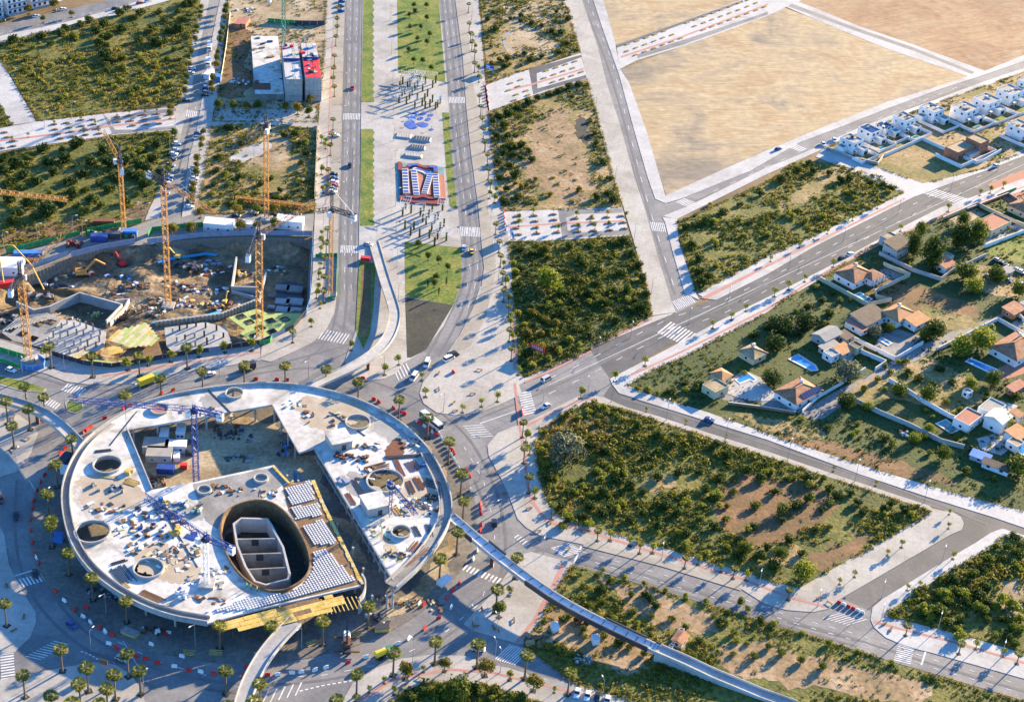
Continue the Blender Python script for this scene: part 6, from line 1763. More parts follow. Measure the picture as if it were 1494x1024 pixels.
planters(PLG, conv('60,258 52,292 50,328 65,364 155,256 160,288 165,325 170,358 265,248 268,280 278,315 285,352 390,272 482,270 570,265 655,258 395,310 490,303 580,300 665,295 405,347 495,342 588,338 672,330', 740, 250, 3.93), (10, -.2), '{} green planter on the small promenade, row by row', 'planters on the small promenade')
trees([YOUNG], ' '.join(f'{x},{y}' for x, y in conv('310,700 465,675 830,640 900,630 545,700 400,735 480,740 565,730 70,790 160,770 670,640 740,640 500,270 575,235 505,310 410,315 590,340 170,325 295,315 155,225', 0, 0, 3.93)[:12]), '{} little tree in the planters of the western promenade', 'little trees on the western promenade', .7)
trees([YOUNG, YOUNG2], ' '.join(f'{x},{y}' for x, y in conv('400,240 480,265 575,235 410,315 505,310 580,300 680,245 170,325 295,320 150,222 70,260 68,290', 740, 250, 3.93)), '{} little tree in the planters of the small promenade', 'little trees on the small promenade', .85)
for (x, y, w, h, m, lb, zz, to) in ((783, 518, 6.5, 2.6, 'red', 'red billboard with white lettering in the dense lot', 2.2, (783 + 20, 525)), (714, 107, 5.5, 2.6, 'rubber_blue', 'blue billboard near the head of the pond lot promenade', 2, (728, 112)), (746, 350, 6, 2.8, 'net_blue', 'blue and white billboard at the corner of the dense lot', 2, (752, 362))):
    p = G(x, y, ZL); t = thing('billboard', lb, 'billboard', p, heading((x, y), to))
    MB().box((0, 0, zz), (w, .18, h)).build('board', M[m], t)
    for s in (-1, 1): MB().bar((s * w * .35, .15, 0), (s * w * .35, .15, zz + h), .16).build('post', M['galv'], t)
    mb = MB()
    if m == 'red':
        for r_, n, ww in ((1.7, 6, .45), (.9, 9, .38)):
            for i in range(n): mb.box(((i - (n - 1) / 2) * w * .8 / n, -.1, zz + r_ - .25), (ww, .03, .45))
    else:
        mb.box((0, -.1, zz + .4), (w * .8, .03, .5)).box((-w * .2, -.1, zz + 1.3), (w * .45, .03, .7))
    mb.build('lettering', M['steel_white'], t)
t = thing('road_sign', 'brown direction sign board on two posts at the corner plaza', 'sign', G(152, 976, ZP), -.2)
MB().box((0, 0, 2.0), (2.6, .12, 1.9)).build('board', M['wood_brown'], t)
for s in (-1, 1): MB().bar((s * .8, .1, 0), (s * .8, .1, 3.6), .12).build('post', M['galv'], t)
for x, y, lb in ((166, 975, 'small round sign on a pole beside the corner plaza kerb'), (583, 330, 'small blue sign by the zebra crossing on the avenue'), (668, 338, 'small blue disc sign west of the avenue crossing'), (1230, 880, 'small sign at the mouth of the short estate street'), (744, 872, 'blue sign on the triangular pavement kerb')):
    t = thing('road_sign', lb, 'sign', G(x, y, ZP), 0)
    MB().tube((0, 0, 0), (0, 0, 2.6), .05, n=6).build('post', M['galv'], t)
    MB().tube((0, -.05, 2.3), (0, -.09, 2.3), .45, n=12).build('disc', M['rubber_blue'], t)

# ------------------------------------------------------------------ planted columns with slanted frames
def column_kind(frame):
    t = thing('planted_column', 'column', 'pergola')
    V, hue = crown_data(260, .55, 5.2, 0, 1, .2, 4, .2)
    g = np.random.default_rng(3)
    n = 320
    th, zz_ = g.uniform(0, 6.28, n), g.uniform(.1, 5.0, n)
    d = np.stack([np.cos(th), np.sin(th), np.zeros(n)], 1)
    C = d * (.42 + .12 * zz_[:, None] / 5) + np.stack([0 * th, 0 * th, zz_], 1)
    V, hue = leaves(C, d + g.normal(size=(n, 3)) * .4, .22, np.clip(.3 + g.normal(0, .2, n), 0, 1))
    link('climber', leafmesh('climber', V, hue, M['leaf_mid']), t)
    MB().lathe([(.22, 0), (.22, 5)], n=8).build('core', M['leaf_dark'], t)
    if frame:
        mb = MB(); w = 2.6
        c = [Vector((-w, -w, 5.0)), Vector((w, -w, 5.2)), Vector((w, w, 6.2)), Vector((-w, w, 6.0))]
        for i in range(4): mb.bar(c[i], c[(i + 1) % 4], .16)
        for f in (.25, .5, .75): mb.bar(c[0].lerp(c[1], f), c[3].lerp(c[2], f), .08)
        for q in c: mb.bar((0, 0, 4.6), q, .07)
        mb.build('frame', M['steel_white'], t)
    return Kind(t)
KF, KN_ = column_kind(True), column_kind(False)
north = conv('255,190 192,290 415,215 510,325 355,290 680,340 785,450 300,395 455,415 240,460 570,230 175,590 565,540 335,610 400,510 515,685 725,545 670,650 735,710 890,575 1055,600 835,670 1000,685 955,730 740,190 620,130 460,110 960,165 895,265', 570, 110, 14.63)
south = conv('230,620 200,690 290,665 390,695 425,640 515,650 625,635 480,715 575,735 225,830 320,840 450,785 510,860 640,810 285,905 380,920 485,930 572,940 665,960 540,1010 415,760 600,850 545,770', 560, 220, 7.31)
for L, nm in ((north, 'north'), (south, 'south')):
    for i, (x, y) in enumerate(sorted(L, key=lambda q: q[1])):
        fr = i % 5 < 2
        (KF if fr else KN_).put(G(x, y, ZP + .01), random.uniform(-.2, .2), f"{nth(i)} planted green column {'with white slanted frame' if fr else 'without a frame'} in the {nm} grove", f'planted columns of the {nm} grove', .85)
for i, (x, y) in enumerate(conv('340,40 590,20 860,50', 570, 110, 14.63)):
    t = thing('pergola', f'{nth(i)} white slatted pergola on the lawn edge, from the west', 'pergola', G(x, y + 4, ZG), -.05, 'white pergolas on the lawn edge')
    mb = MB()
    for k in range(8): mb.bar((-3.2 + k * .9, -2.2, 3.2), (-3.2 + k * .9, 2.2, 4.0), .14)
    mb.bar((-3.4, -2.2, 3.1), (3.4, -2.2, 3.1), .16).bar((-3.4, 2.2, 3.9), (3.4, 2.2, 3.9), .16)
    mb.build('slats', M['cream'], t)
    for a, b, h in ((-3, -2.2, 3.1), (3, -2.2, 3.1), (-3, 2.2, 3.9), (3, 2.2, 3.9)): MB().bar((a, b, 0), (a, b, h), .16).build('post', M['wood_brown'], t)

# lawn trees (olive-like) of the promenade
for i, (x, y) in enumerate(conv('920,40 893,95 925,75 990,40 992,112 958,165 897,165 1008,205 940,232 992,250 890,295 968,358 918,355 1017,400', 370, 0, 3.93)):
    BALL2.put(G(x, y + 3, ZG), random.uniform(0, 6), f'{nth(i)} small olive tree on the long north lawn, from the far end', 'olive trees on the north lawn', .8)
for i, (x, y) in enumerate(conv('942,430 1000,500 1060,520 1112,565 1048,620 1035,655', 370, 250, 3.93)):
    BALL2.put(G(x, y + 3, ZG), random.uniform(0, 6), f'{nth(i)} small olive tree on the south lawn, from the far end', 'olive trees on the south lawn', .85)
for i, (x, y) in enumerate(conv('1000,655 1105,645 1062,705', 370, 250, 3.93)):
    t = thing('cypress', f'{nth(i)} slim dark cypress at the shaded end of the south lawn', 'cypress', G(x, y + 3, ZG), 0, 'cypresses on the south lawn')
    V, hue = crown_data(220, .6, 5.5, .3, 5, .2, i)
    link('crown', leafmesh('crown', V, hue, M['leaf_dark']), t); MB().tube((0, 0, 0), (0, 0, 1.2), .1, n=6).build('trunk', M['trunk'], t)

# ------------------------------------------------------------------ play court in the shape of an M, blue play patches
o = G(582, 295, ZP)
def mloc(s, z=0): return [(p.x - o.x, p.y - o.y) for p in GP(s, ZP + z)]
t = thing('play_court', 'maroon-rimmed play court with a raised letter M of cream and blue bars', 'play court', o)
MB().tess([mloc('580,237 647,244 649,297 581,294')], .01, .06).build('floor', M['teal'], t)
def k73(s): return ' '.join(f'{x:.2f},{y:.2f}' for x, y in conv(s, 560, 220, 7.31))
MB().tess([mloc(k73('150,125 190,130 210,205 190,480 230,520 340,545 480,545 600,530 640,540 600,580 470,575 300,560 170,530 165,500 185,420 180,215 150,215'))], .02, .5).build('rim', M['maroon'], t)
BARS = {'lattice': 0}
for a, b, n in (((226, 215), (238, 470), 8), ((318, 225), (350, 490), 9), ((495, 270), (432, 475), 9), ((550, 265), (568, 520), 9)):
    A, B_ = G(560 + a[0] / 7.31, 220 + a[1] / 7.31, ZP) - o, G(560 + b[0] / 7.31, 220 + b[1] / 7.31, ZP) - o
    A.z = B_.z = 0
    st = MB().bar(A + Vector((0, 0, .6)), B_ + Vector((0, 0, .6)), 2.9, 1.0).build('stroke', M['cream'], t)
    d = (B_ - A); an = math.atan2(d.y, d.x)
    for i in range(n):
        q = A + d * ((i + .5) / n); L = d.length / n
        MB().box((q.x, q.y, 1.1), (L * .58, 2.3, .08), an).build('panel', M['car_blue'], st)
    side = Vector((-d.y, d.x, 0)).normalized()
    if side.x < 0: side = -side
    MB().bar(A - side * 2.0 + Vector((0, 0, .35)), B_ - side * 2.0 + Vector((0, 0, .35)), 1.0, .7).build('shaded_side_wall', M['maroon'], st)  # maroon wall whose dark colour also stands for the stroke's shaded side
    MB().bar(A + side * 2.8 + Vector((0, 0, .3)), B_ + side * 2.8 + Vector((0, 0, .3)), 2.6, .6).build('slope', M['terracotta'], st)
for s_, m, z in (('215,210 230,180 270,155 350,150 420,175 520,170 570,180 575,250 530,250 520,200 430,200 340,175 270,185 250,215', 'maroon', .9), ('215,480 240,505 340,525 420,510 480,530 560,530 605,510 600,490 540,515 480,505 430,480 340,500 250,490', 'maroon', .9), ('300,210 330,195 400,215 470,250 500,245 540,280 500,290 460,275 400,245 340,225', 'cream', .95)):
    MB().tess([mloc(k73(s_))], .05, z).build('stroke_end', M[m], t)
for s_ in ('250,180 280,160 340,155 360,175 300,175 270,195', '475,180 530,175 565,190 560,240 535,235 525,200 480,195', '320,210 380,205 470,245 520,255 515,285 480,285 420,235'):
    MB().tess([mloc(k73(s_))], .9, 1.0).build('blue_pad', M['rubber_blue'], t)
MB().tess([mloc(k73('340,235 440,270 420,350 385,400 360,300'))], .05, .08).build('floor_patch', M['form_green'], t)
def k14(s): return ' '.join(f'{x:.2f},{y:.2f}' for x, y in conv(s, 570, 110, 14.63))
def k39(s): return ' '.join(f'{x:.2f},{y:.2f}' for x, y in conv(s, 370, 0, 3.93))
PATCHES = [(k14('440,820 500,785 580,780 585,800 520,835 450,840'), 'rubber_blue', 'plain'), (k14('600,850 630,810 700,805 770,800 765,840 700,865 620,865'), 'rubber_blue', 'scalloped'), (k14('780,860 810,825 850,840 910,820 920,860 880,885 800,885'), 'rubber_blue', 'ragged'),
           (k14('380,940 400,870 530,875 520,930 470,950 400,945'), 'rubber_pale', 'pale'), (k14('560,930 600,890 690,890 700,930 650,965 580,960'), 'rubber_blue', 'oval'), (k14('735,960 760,910 855,910 860,950 810,980 740,978'), 'rubber_blue', 'rounded'),
           (k39('865,705 880,693 920,690 930,720 945,735 900,745 865,720'), 'rubber_blue', 'large wavy'), (k39('930,705 1000,705 1005,725 975,735 940,720'), 'rubber_blue', 'broad wavy'), (k39('1003,740 1030,738 1035,748 1010,752'), 'rubber_blue', 'tiny')]
for s_, m, nm in PATCHES:
    P = smooth(GP(s_, ZP), 2); o2 = P[0]
    t = thing('play_surface', f'{nm} blue rubber play patch on the pale promenade paving', 'play surface', (o2.x, o2.y, ZP), 0, 'blue play patches')
    MB().tess([[(p.x - o2.x, p.y - o2.y) for p in P]], .01, .12).build('surface', M[m], t)
    c = sum(P, Vector()) / len(P) - o2
    MB().tube((c.x, c.y, .1), (c.x, c.y, 1.6), .1, n=6).box((c.x, c.y, 1.5), (1.4, .4, .2)).build('play_post', M['galv'], t)
for x, y, w, d, h, lb in ((616, 204, 9, 5, .9, 'dark slatted skate ramp on the promenade'), (609, 216, 8, 4, .8, 'grey skate box with dark end on the promenade'), (603, 228, 9, 4, .8, 'pale blue skate ledge on the promenade'), (589, 199, 8, 6, .6, 'scattered pale play mounds beside the blue patches')):
    t = thing('skate_ramp', lb, 'skate ramp', G(x, y, ZP), -.05)
    MB().box((0, 0, 0), (w, d, h), 0, .82).build('body', M['roof_grey'], t)
    for k in range(6): MB().box((-w * .38 + k * w * .15, 0, h), (w * .1, d * .72, .06)).build('slat', M['steel_dark' if 'dark' in lb else 'plain_concrete'], t)
    MB().bar((-w / 2, d / 2 + .2, h), (w / 2, d / 2 + .2, h), .12).build('rail', M['galv'], t)
t = thing('bin', 'red dustbin box at the foot of the paved spur', 'bin', G(533, 380, ZP)); MB().box((0, 0, 0), (4, 2, 1.6)).build('body', M['red'], t); MB().box((0, 0, 1.6), (4.1, 2.1, .15)).build('lid', M['barrier_red'], t)
# benches
mbk = thing('bench', 'bench', 'bench'); MB().box((0, 0, .4), (2.4, .6, .12)).build('seat', M['wood_brown'], mbk)
for s in (-1, 1): MB().box((s * .9, 0, 0), (.2, .5, .4)).build('leg', M['galv'], mbk)
BN = Kind(mbk)
for i, (x, y) in enumerate(pts('690,911 694,914 720,916 726,919 703,889 830,802 850,776 785,775 803,762 750,905 615,990 680,984 720,1000 590,1002 640,568 662,588 690,575 700,540 640,545 664,600 720,690 735,720 790,700 772,742 20,610 40,640 15,660 35,900 20,920 10,855 1210,880 1195,872 1290,910 1300,918')):
    BN.put(G(x, y, ZP), random.uniform(0, 3), f'{nth(i)} low bench on the paved areas round the roundabout', 'benches round the roundabout')
# ------------------------------------------------------------------ houses
def wallface(an, sx, sy):  # helper for windows on a box side
    return an
def win(parent, c, w, h, side, off=.03, frame='barrier_white', name='window'):
    """window on a wall; side: outward normal (x, y) in the house's own axes; c = middle of the sill"""
    nx, ny = side
    rz = math.atan2(ny, nx) + math.pi / 2
    f = MB().box((0, 0, 0), (w, .10, h), 0).build(name, M[frame], parent, (c[0] + nx * off, c[1] + ny * off, c[2]), rz)
    MB().box((0, -.05, .1), (w - .2, .04, h - .2)).build('pane', M['glass_dark'], f)
    return f
def flat_roof(t, w, d, h, x=0, y=0, mroof='roof_grey', mwall='white_wall', par=.5):
    b = MB().box((x, y, 0), (w, d, h)).build('walls', M[mwall], t)
    MB().box((x, y, h), (w - .5, d - .5, .06)).build('roof', M[mroof], t)
    MB().wall([(x - w / 2 + .12, y - d / 2 + .12), (x + w / 2 - .12, y - d / 2 + .12), (x + w / 2 - .12, y + d / 2 - .12), (x - w / 2 + .12, y + d / 2 - .12)], .24, h, h + par, True).build('parapet', M[mwall], t)
    return b
UD = heading((1114, 437), (1494, 262))          # direction of the diagonal road
UX = heading((1114, 247), (1494, 100))          # direction of the cross road
def white_house(px, py, label, w=9, d=11, h=6.3, ann=True, garden=None, pool=False, roof='roof_grey', seed=0):
    r = random.Random(seed)
    p = G(px, py, h); t = thing('white_house', label, 'house', (p.x, p.y, ZL), UX, 'white modern houses by the cross road')
    flat_roof(t, w, d, h, 0, 0, roof)
    flat_roof(t, w * .55, d * .45, 3.1, w * .22, -d * .72, 'roof_grey')
    if ann: flat_roof(t, w * .5, 4, 3.2, -w * .72, d * .1, 'roof_grey')
    for k in range(r.randint(3, 5)):
        MB().box((r.uniform(-w * .35, w * .35), r.uniform(-d * .35, d * .35), h), (r.uniform(.8, 2), r.uniform(.8, 1.8), r.uniform(.4, 1.1))).build('roof_unit', M[r.choice(['roof_grey', 'steel_dark', 'cabin_white', 'wood_brown'])], t)
    for z in (.9, 4.0):
        for x in (-w * .28, w * .12): win(t, (x, -d / 2, z), 1.8, 1.5, (0, -1))
    for y in (-d * .25, d * .2):
        win(t, (-w / 2, y, 4.0), 1.4, 1.3, (-1, 0)); win(t, (w / 2, y, 4.0), 1.4, 1.3, (1, 0))
    win(t, (w * .22, -d * .945, .3), 3.0, 2.2, (0, -1))
    MB().box((-w * .25, -d * .62, 2.7), (w * .4, 2.6, .16)).build('porch_roof', M['cream'], t)
    for x in (-w * .42, -w * .08): MB().bar((x, -d * .72, 0), (x, -d * .72, 2.7), .14).build('porch_post', M['white_wall'], t)
    mb = MB().wall([(-w * .98, d * .55), (-w * .98, -d * 1.55), (w * .72, -d * 1.55), (w * .72, d * .55)], .22, 0, 1.7)
    mb.build('yard_wall', M['white_wall'], t)
    MB().box((-w * .1, -d * 1.25, .01), (w * .8, d * .5, .05)).build('garden', M[garden or 'lawn'], t)
    if pool:
        MB().box((-w * .3, -d * 1.2, .02), (5, 2.6, .12)).build('pool_edge', M['cream'], t)
        MB().box((-w * .3, -d * 1.2, .1), (4.4, 2.0, .06)).build('pool_water', M['water_teal'], t)
    return t
HS = [(1243, 203, 'first white house of the row, beside the paved path', 8, 9, 6.3, 0), (1269, 189, 'white house with a dark solar roof, second from the path', 8, 9, 5.6, 1), (1291, 184, 'low white house set behind the solar roof house', 8, 8, 4.0, 0), (1320, 171, 'tall white house, fourth from the paved path', 9, 9, 6.6, 1),
      (1360, 158, 'white house with dark slatted roof, fifth from the path', 9, 10, 6.4, 0), (1408, 157, 'broad white house in the middle of the row', 12, 10, 6.0, 1), (1440, 145, 'white house with pale cluttered roof, third from the far end', 12, 10, 6.4, 0), (1474, 132, 'white house second from the far end of the row', 12, 10, 6.4, 0), (1505, 118, 'white house at the far end of the row', 12, 10, 6.4, 0),
      (1489, 183, 'white house of the second row, nearest the brick house', 10, 10, 6.2, 1), (1515, 170, 'white house of the second row, farther from the brick house', 10, 10, 6.2, 0)]
for i, (x, y, lb, w, d, h, pl) in enumerate(HS):
    white_house(x, y, lb, w, d, h, i % 2 == 0, ('lawn', 'lawn', 'red_soil')[i % 3], bool(pl), 'solar' if 'solar' in lb else 'roof_grey', i)
p = G(1410, 212, 5); t = thing('brick_house', 'raw red brick house under construction inside a white walled plot', 'house', (p.x, p.y, ZL), UX)
flat_roof(t, 15, 8, 4.8, -4, 1, 'sand_lot', 'brick_red', .3); flat_roof(t, 8, 9, 6.6, 8, -1, 'sand_lot', 'brick_red', .4)
MB().box((0, -4.5, 0), (9, 3, 3)).build('porch', M['plain_concrete'], t)
for x in (-9, -6, -3, 0): win(t, (x, -3, 1.2), 1.5, 1.6, (0, -1), frame='brick_red')
for x in (6, 9.5): win(t, (x, -5.5, 3.6), 1.5, 1.5, (0, -1), frame='brick_red')
MB().wall([(-16, 7), (-16, -9), (15, -9), (15, 7)], .3, 0, 2.0).build('plot_wall', M['white_wall'], t)
def hip(w, d, h, rh, x=0, y=0, ov=.5, ridge=None):
    """hip roof"""
    a, b = w / 2 + ov, d / 2 + ov
    rl = max(0, (ridge if ridge is not None else w - d) / 2)
    v = [(x - a, y - b, h), (x + a, y - b, h), (x + a, y + b, h), (x - a, y + b, h), (x - rl, y, h + rh), (x + rl, y, h + rh), (x - a, y - b, h - .2), (x + a, y - b, h - .2), (x + a, y + b, h - .2), (x - a, y + b, h - .2)]
    return MB().add(v, [(0, 1, 5, 4), (1, 2, 5), (2, 3, 4, 5), (3, 0, 4), (6, 7, 1, 0), (7, 8, 2, 1), (8, 9, 3, 2), (9, 6, 0, 3), (9, 8, 7, 6)])
def gable(w, d, h, rh, x=0, y=0, ov=.4, one=False):
    a, b = w / 2 + ov, d / 2 + ov
    if one:
        v = [(x - a, y - b, h), (x + a, y - b, h), (x + a, y + b, h + rh), (x - a, y + b, h + rh)]
        v += [(q[0], q[1], q[2] - .2) for q in v]
        return MB().add(v, [(0, 1, 2, 3), (7, 6, 5, 4), (0, 4, 5, 1), (1, 5, 6, 2), (2, 6, 7, 3), (3, 7, 4, 0)])
    v = [(x - a, y - b, h), (x + a, y - b, h), (x + a, y, h + rh), (x - a, y, h + rh), (x + a, y + b, h), (x - a, y + b, h)]
    return MB().add(v, [(0, 1, 2, 3), (3, 2, 4, 5), (1, 4, 2), (5, 0, 3), (5, 4, 1, 0)])
def villa(px, py, label, blocks, rz=None, z=.14, cat='house', name='villa'):
    """blocks: (w, d, h, x, y, roof kind, roof height, wall, roof)"""
    t = thing(name, label, cat, G(px, py, z), UD if rz is None else rz)
    for i, (w, d, h, x, y, k, rh, mw, mr) in enumerate(blocks):
        if k == 'flat':
            flat_roof(t, w, d, h, x, y, mr, mw, .4)
        else:
            MB().box((x, y, 0), (w, d, h)).build('walls', M[mw], t)
            rf = (hip(w, d, h, rh, x, y) if k == 'hip' else gable(w, d, h, rh, x, y, one=(k == 'mono'))).build('roof', M[mr], t)
            if k == 'hip' and i == 0:   # ridge caps and chimney
                rl = max(0, (w - d) / 2)
                mb = MB()
                for q in ((-w / 2 - .5, -d / 2 - .5, -rl), (w / 2 + .5, -d / 2 - .5, rl), (w / 2 + .5, d / 2 + .5, rl), (-w / 2 - .5, d / 2 + .5, -rl)): mb.bar((x + q[0], y + q[1], h + .06), (x + q[2], y, h + rh + .06), .35, .2)
                if rl > 0: mb.bar((x - rl, y, h + rh + .06), (x + rl, y, h + rh + .06), .35, .2)
                mb.build('ridge', M['tile_orange' if mr != 'tile_brown' else 'tile_brown'], rf)
                MB().box((x + w * .2, y + d * .15, h), (.9, .9, rh + .9)).build('chimney', M['white_wall'], rf)
        n = max(1, int(w / 4.5))
        for j in range(n): win(t, (x - w / 2 + w * (j + .5) / n, y - d / 2, .9), 1.5, 1.3, (0, -1))
        n = max(1, int(d / 5))
        for j in range(n): win(t, (x - w / 2, y - d / 2 + d * (j + .5) / n, .9), 1.3, 1.3, (-1, 0))
    return t
t = villa(1251, 408, 'large villa with terracotta hip roof inside a yellow wall', [(14, 11, 3.6, -2, 1, 'hip', 2.6, 'white_wall', 'tile_roof'), (8, 6, 3.4, 4, -4.5, 'hip', 1.8, 'white_wall', 'tile_roof')])
for x in (1, 3.5, 6, 8): MB().bar((x, -8.2, 0), (x, -8.2, 3.2), .4).build('porch_column', M['white_wall'], t)
villa(1266, 470, 'white villa with a long brown flat roof and red lean-to', [(15, 9, 3.4, 0, 0, 'mono', 1.2, 'white_wall', 'tile_brown'), (4, 9, 2.6, -9.6, -1, 'mono', .8, 'white_wall', 'terracotta')])
villa(1308, 466, 'white villa with bright orange hip roof by the small blue pool', [(12, 9, 3.5, 0, 0, 'hip', 2.2, 'white_wall', 'tile_orange'), (10, 6, 3.0, 3, -8, 'mono', 1.0, 'white_wall', 'tile_orange')])
villa(1378, 393, 'small white hut with a red roof beside the conifers', [(8, 6, 3.2, 0, 0, 'mono', 1.0, 'white_wall', 'terracotta'), (8, 4, 2.6, 6, 4.5, 'flat', .2, 'grey_wall', 'sand_lot')], name='hut', cat='hut')
villa(1308, 369, 'grey barn with a dark sloping roof by the diagonal road', [(12, 8, 4.6, 0, 0, 'mono', 1.6, 'grey_wall', 'tile_brown'), (7, 6, 4.2, 3, 7.1, 'flat', .2, 'grey_wall', 'sand_lot')], name='barn', cat='barn')
villa(1446, 334, 'low cream house with a red roof terrace', [(17, 10, 3.6, 0, 0, 'flat', .2, 'cream_wall', 'terracotta'), (6, 5, 3.0, -11.6, 2, 'flat', .2, 'cream_wall', 'sand_lot')])
villa(1492, 309, 'house with a terracotta hip roof at the frame edge by the red terrace house', [(12, 10, 3.4, 0, 0, 'hip', 2.0, 'cream_wall', 'tile_roof')])
villa(1224, 520, 'cluster of small sheds with one orange roof beside the lane', [(5, 5, 3, -4.5, 1, 'flat', .2, 'white_wall', 'roof_grey'), (7, 5, 2.8, 2, 0, 'mono', .9, 'grey_wall', 'tile_orange'), (4.5, 4.5, 3.2, 8.5, -1.5, 'flat', .2, 'cream_wall', 'tile_brown'), (9, 4, 2.4, 0, 5.5, 'mono', .5, 'grey_wall', 'roof_grey')], name='outbuildings', cat='sheds')
villa(1205, 496, 'grey-roofed house behind the small sheds', [(11, 7, 3.2, 0, 0, 'gable', 1.6, 'grey_wall', 'roof_grey'), (5, 5, 2.8, 6, -5, 'mono', .6, 'grey_wall', 'tile_brown')])
t = villa(1163, 580, 'villa with tan hip roof and a strip of solar panels', [(16, 11, 3.3, 0, 0, 'hip', 2.4, 'white_wall', 'tile_roof')])
sp = []
for i in range(7):
    x = -3.2 + i * 1.6
    MB().add([(x, -5.6, 3.65), (x + 1.4, -5.6, 3.65), (x + 1.4, -3.2, 4.75), (x, -3.2, 4.75), (x, -5.6, 3.5), (x + 1.4, -5.6, 3.5), (x + 1.4, -3.2, 4.6), (x, -3.2, 4.6)], [(0, 1, 2, 3), (4, 5, 1, 0), (5, 6, 2, 1), (6, 7, 3, 2), (7, 4, 0, 3)]).build('solar_panel', M['solar'], t)
villa(1047, 567, 'small pale house with an orange pyramid roof beside the L-shaped pool', [(8, 7, 3.2, -3, -1, 'flat', .2, 'cream_wall', 'sand_lot'), (6, 6, 3.4, 5, 3, 'hip', 1.6, 'cream_wall', 'tile_orange')])
villa(1097, 522, 'pale pavilion with a pyramid roof above the L-shaped pool', [(8, 8, 3.0, 0, 0, 'hip', 2.0, 'cream_wall', 'sand_lot')], name='pavilion', cat='pavilion')
villa(1477, 517, 'large white villa with a brown hip roof by the long blue pool', [(20, 13, 3.6, 2, 0, 'hip', 3.0, 'white_wall', 'tile_roof')])
villa(1432, 622, 'white two-storey villa with a pale gable by the green pool', [(11, 7, 3.4, -3, 5, 'flat', .2, 'white_wall', 'terracotta'), (8, 7.5, 5.2, 4, -4, 'gable', 1.6, 'white_wall', 'cream'), (10, 7, 3.6, 10.5, 2, 'flat', .2, 'white_wall', 'roof_grey'), (4, 4, 2.8, 15, -7, 'mono', .7, 'white_wall', 'tile_roof')], rz=UD + .1)
villa(1429, 671, 'low shed with a pale blue roof on the meadow', [(7, 4, 2.2, 0, 0, 'mono', .5, 'grey_wall', 'rubber_pale')], name='shed', cat='shed', rz=-.5)
villa(1452, 685, 'long low white shed below the blue-roofed one', [(10, 3.5, 2.2, 0, 0, 'mono', .4, 'white_wall', 'tile_brown')], name='shed', cat='shed', rz=-.5)
villa(1481, 571, 'red-roofed shed below the large brown-roofed villa', [(9, 3.5, 2.6, 0, 0, 'mono', .7, 'brick_red', 'terracotta')], name='shed', cat='shed')
villa(1477, 458, 'low compound with brick and grey roofs by the lane', [(9, 6, 2.8, 0, 0, 'mono', .8, 'brick_red', 'tile_roof'), (6, 6, 2.8, 9, -2, 'flat', .2, 'white_wall', 'roof_grey')], name='outbuildings', cat='sheds')
villa(991, 938, 'small brown-roofed transformer hut on the rough strip', [(5, 3.6, 2.6, 0, 0, 'gable', .9, 'plain_concrete', 'tile_roof'), (1.5, 1.5, 1.6, -4.2, 1, 'flat', .2, 'barrier_white', 'roof_grey'), (1.6, 1.5, 1.5, 4.4, 1.5, 'flat', .2, 'grey_wall', 'roof_grey')], name='hut', cat='hut', rz=1.1, z=ZL)
villa(1482,640, 'small white house with an orange roof at the frame edge beside the blue pool', [(8, 6, 3.0, 0, 0, 'mono', .9, 'white_wall', 'tile_orange'), (5, 5, 2.8, -6, -3, 'flat', .2, 'white_wall', 'sand_lot')])
villa(1410,578, 'small white pump house above the green pool', [(3, 3, 2.6, 0, 0, 'flat', .2, 'white_wall', 'roof_grey')], name='pump_house', cat='hut')
villa(1466,402, 'low grey shed in the scrap yard', [(7, 4, 2.6, 0, 0, 'mono', .5, 'grey_wall', 'roof_grey')], name='shed', cat='shed')
def pool(poly, label, water='water_blue', edge='cream', sm=0, deck=None):
    L = GP(poly, .18); o = L[0]
    t = thing('swimming_pool', label, 'swimming pool', (o.x, o.y, .14))
    c = sum(L, Vector()) / len(L)
    P = [(p.x - o.x, p.y - o.y) for p in L]
    MB().wall(P, 1.0, 0, .22, True).build('coping', M[edge], t)
    MB().tess([P], .12).build('water', M[water], t)
    if deck:
        D = [(p.x - o.x, p.y - o.y) for p in GP(deck, .14)]
        MB().tess([D], 0, .07).build('terrace', M['plain_concrete'], t)
pool('1073,554 1090,544 1104,554 1099,557 1094,554 1079,560', 'L-shaped blue pool on a pale terrace west of the lane', deck='1045,570 1085,540 1110,551 1140,585 1095,585')
pool('1151,524 1164,517 1189,533 1193,540 1184,541', 'long bright blue pool shaded by trees near the lane')
pool('1282,496 1287,493 1301,501 1296,504', 'small blue pool below the orange-roofed villa')
pool('1409,527 1416,523 1456,540 1449,546', 'long pale blue pool beside the large brown-roofed villa', edge='white_wall')
pool('1438,599 1456,591 1474,600 1455,606', 'green square pool above the white two-storey villa', 'water_teal', deck='1422,606 1450,582 1486,592 1462,612')
pool('1366,618 1380,612 1399,627 1388,632', 'teal pool on the lawn west of the white villa', 'water_teal')
pool('1247,430 1255,427 1272,437 1264,441', 'small dark green pool inside the yellow wall', 'water_teal', 'white_wall')
pool('1481,656 1494,650 1504,656 1492,664', 'blue pool at the frame edge below the white villa')
def gwall(line, label, m='white_wall', h=1.9, w=.3, z=.12, closed=False, name='garden_wall'):
    L = GP(line, z)
    t = thing(name, label, 'wall', L[0])
    Q = [p - L[0] for p in L]
    MB().wall(Q, w, 0, h, closed).build('wall_body', M[m], t)
    MB().wall(Q, w + .14, h, h + .1, closed).build('coping', M['cream' if m != 'grey_wall' else 'plain_concrete'], t)
gwall('1195,409 1265,447 1300,440 1278,436 1276,428 1327,404 1288,388', 'yellow garden wall round the large terracotta villa', 'cream_wall', 2.0)
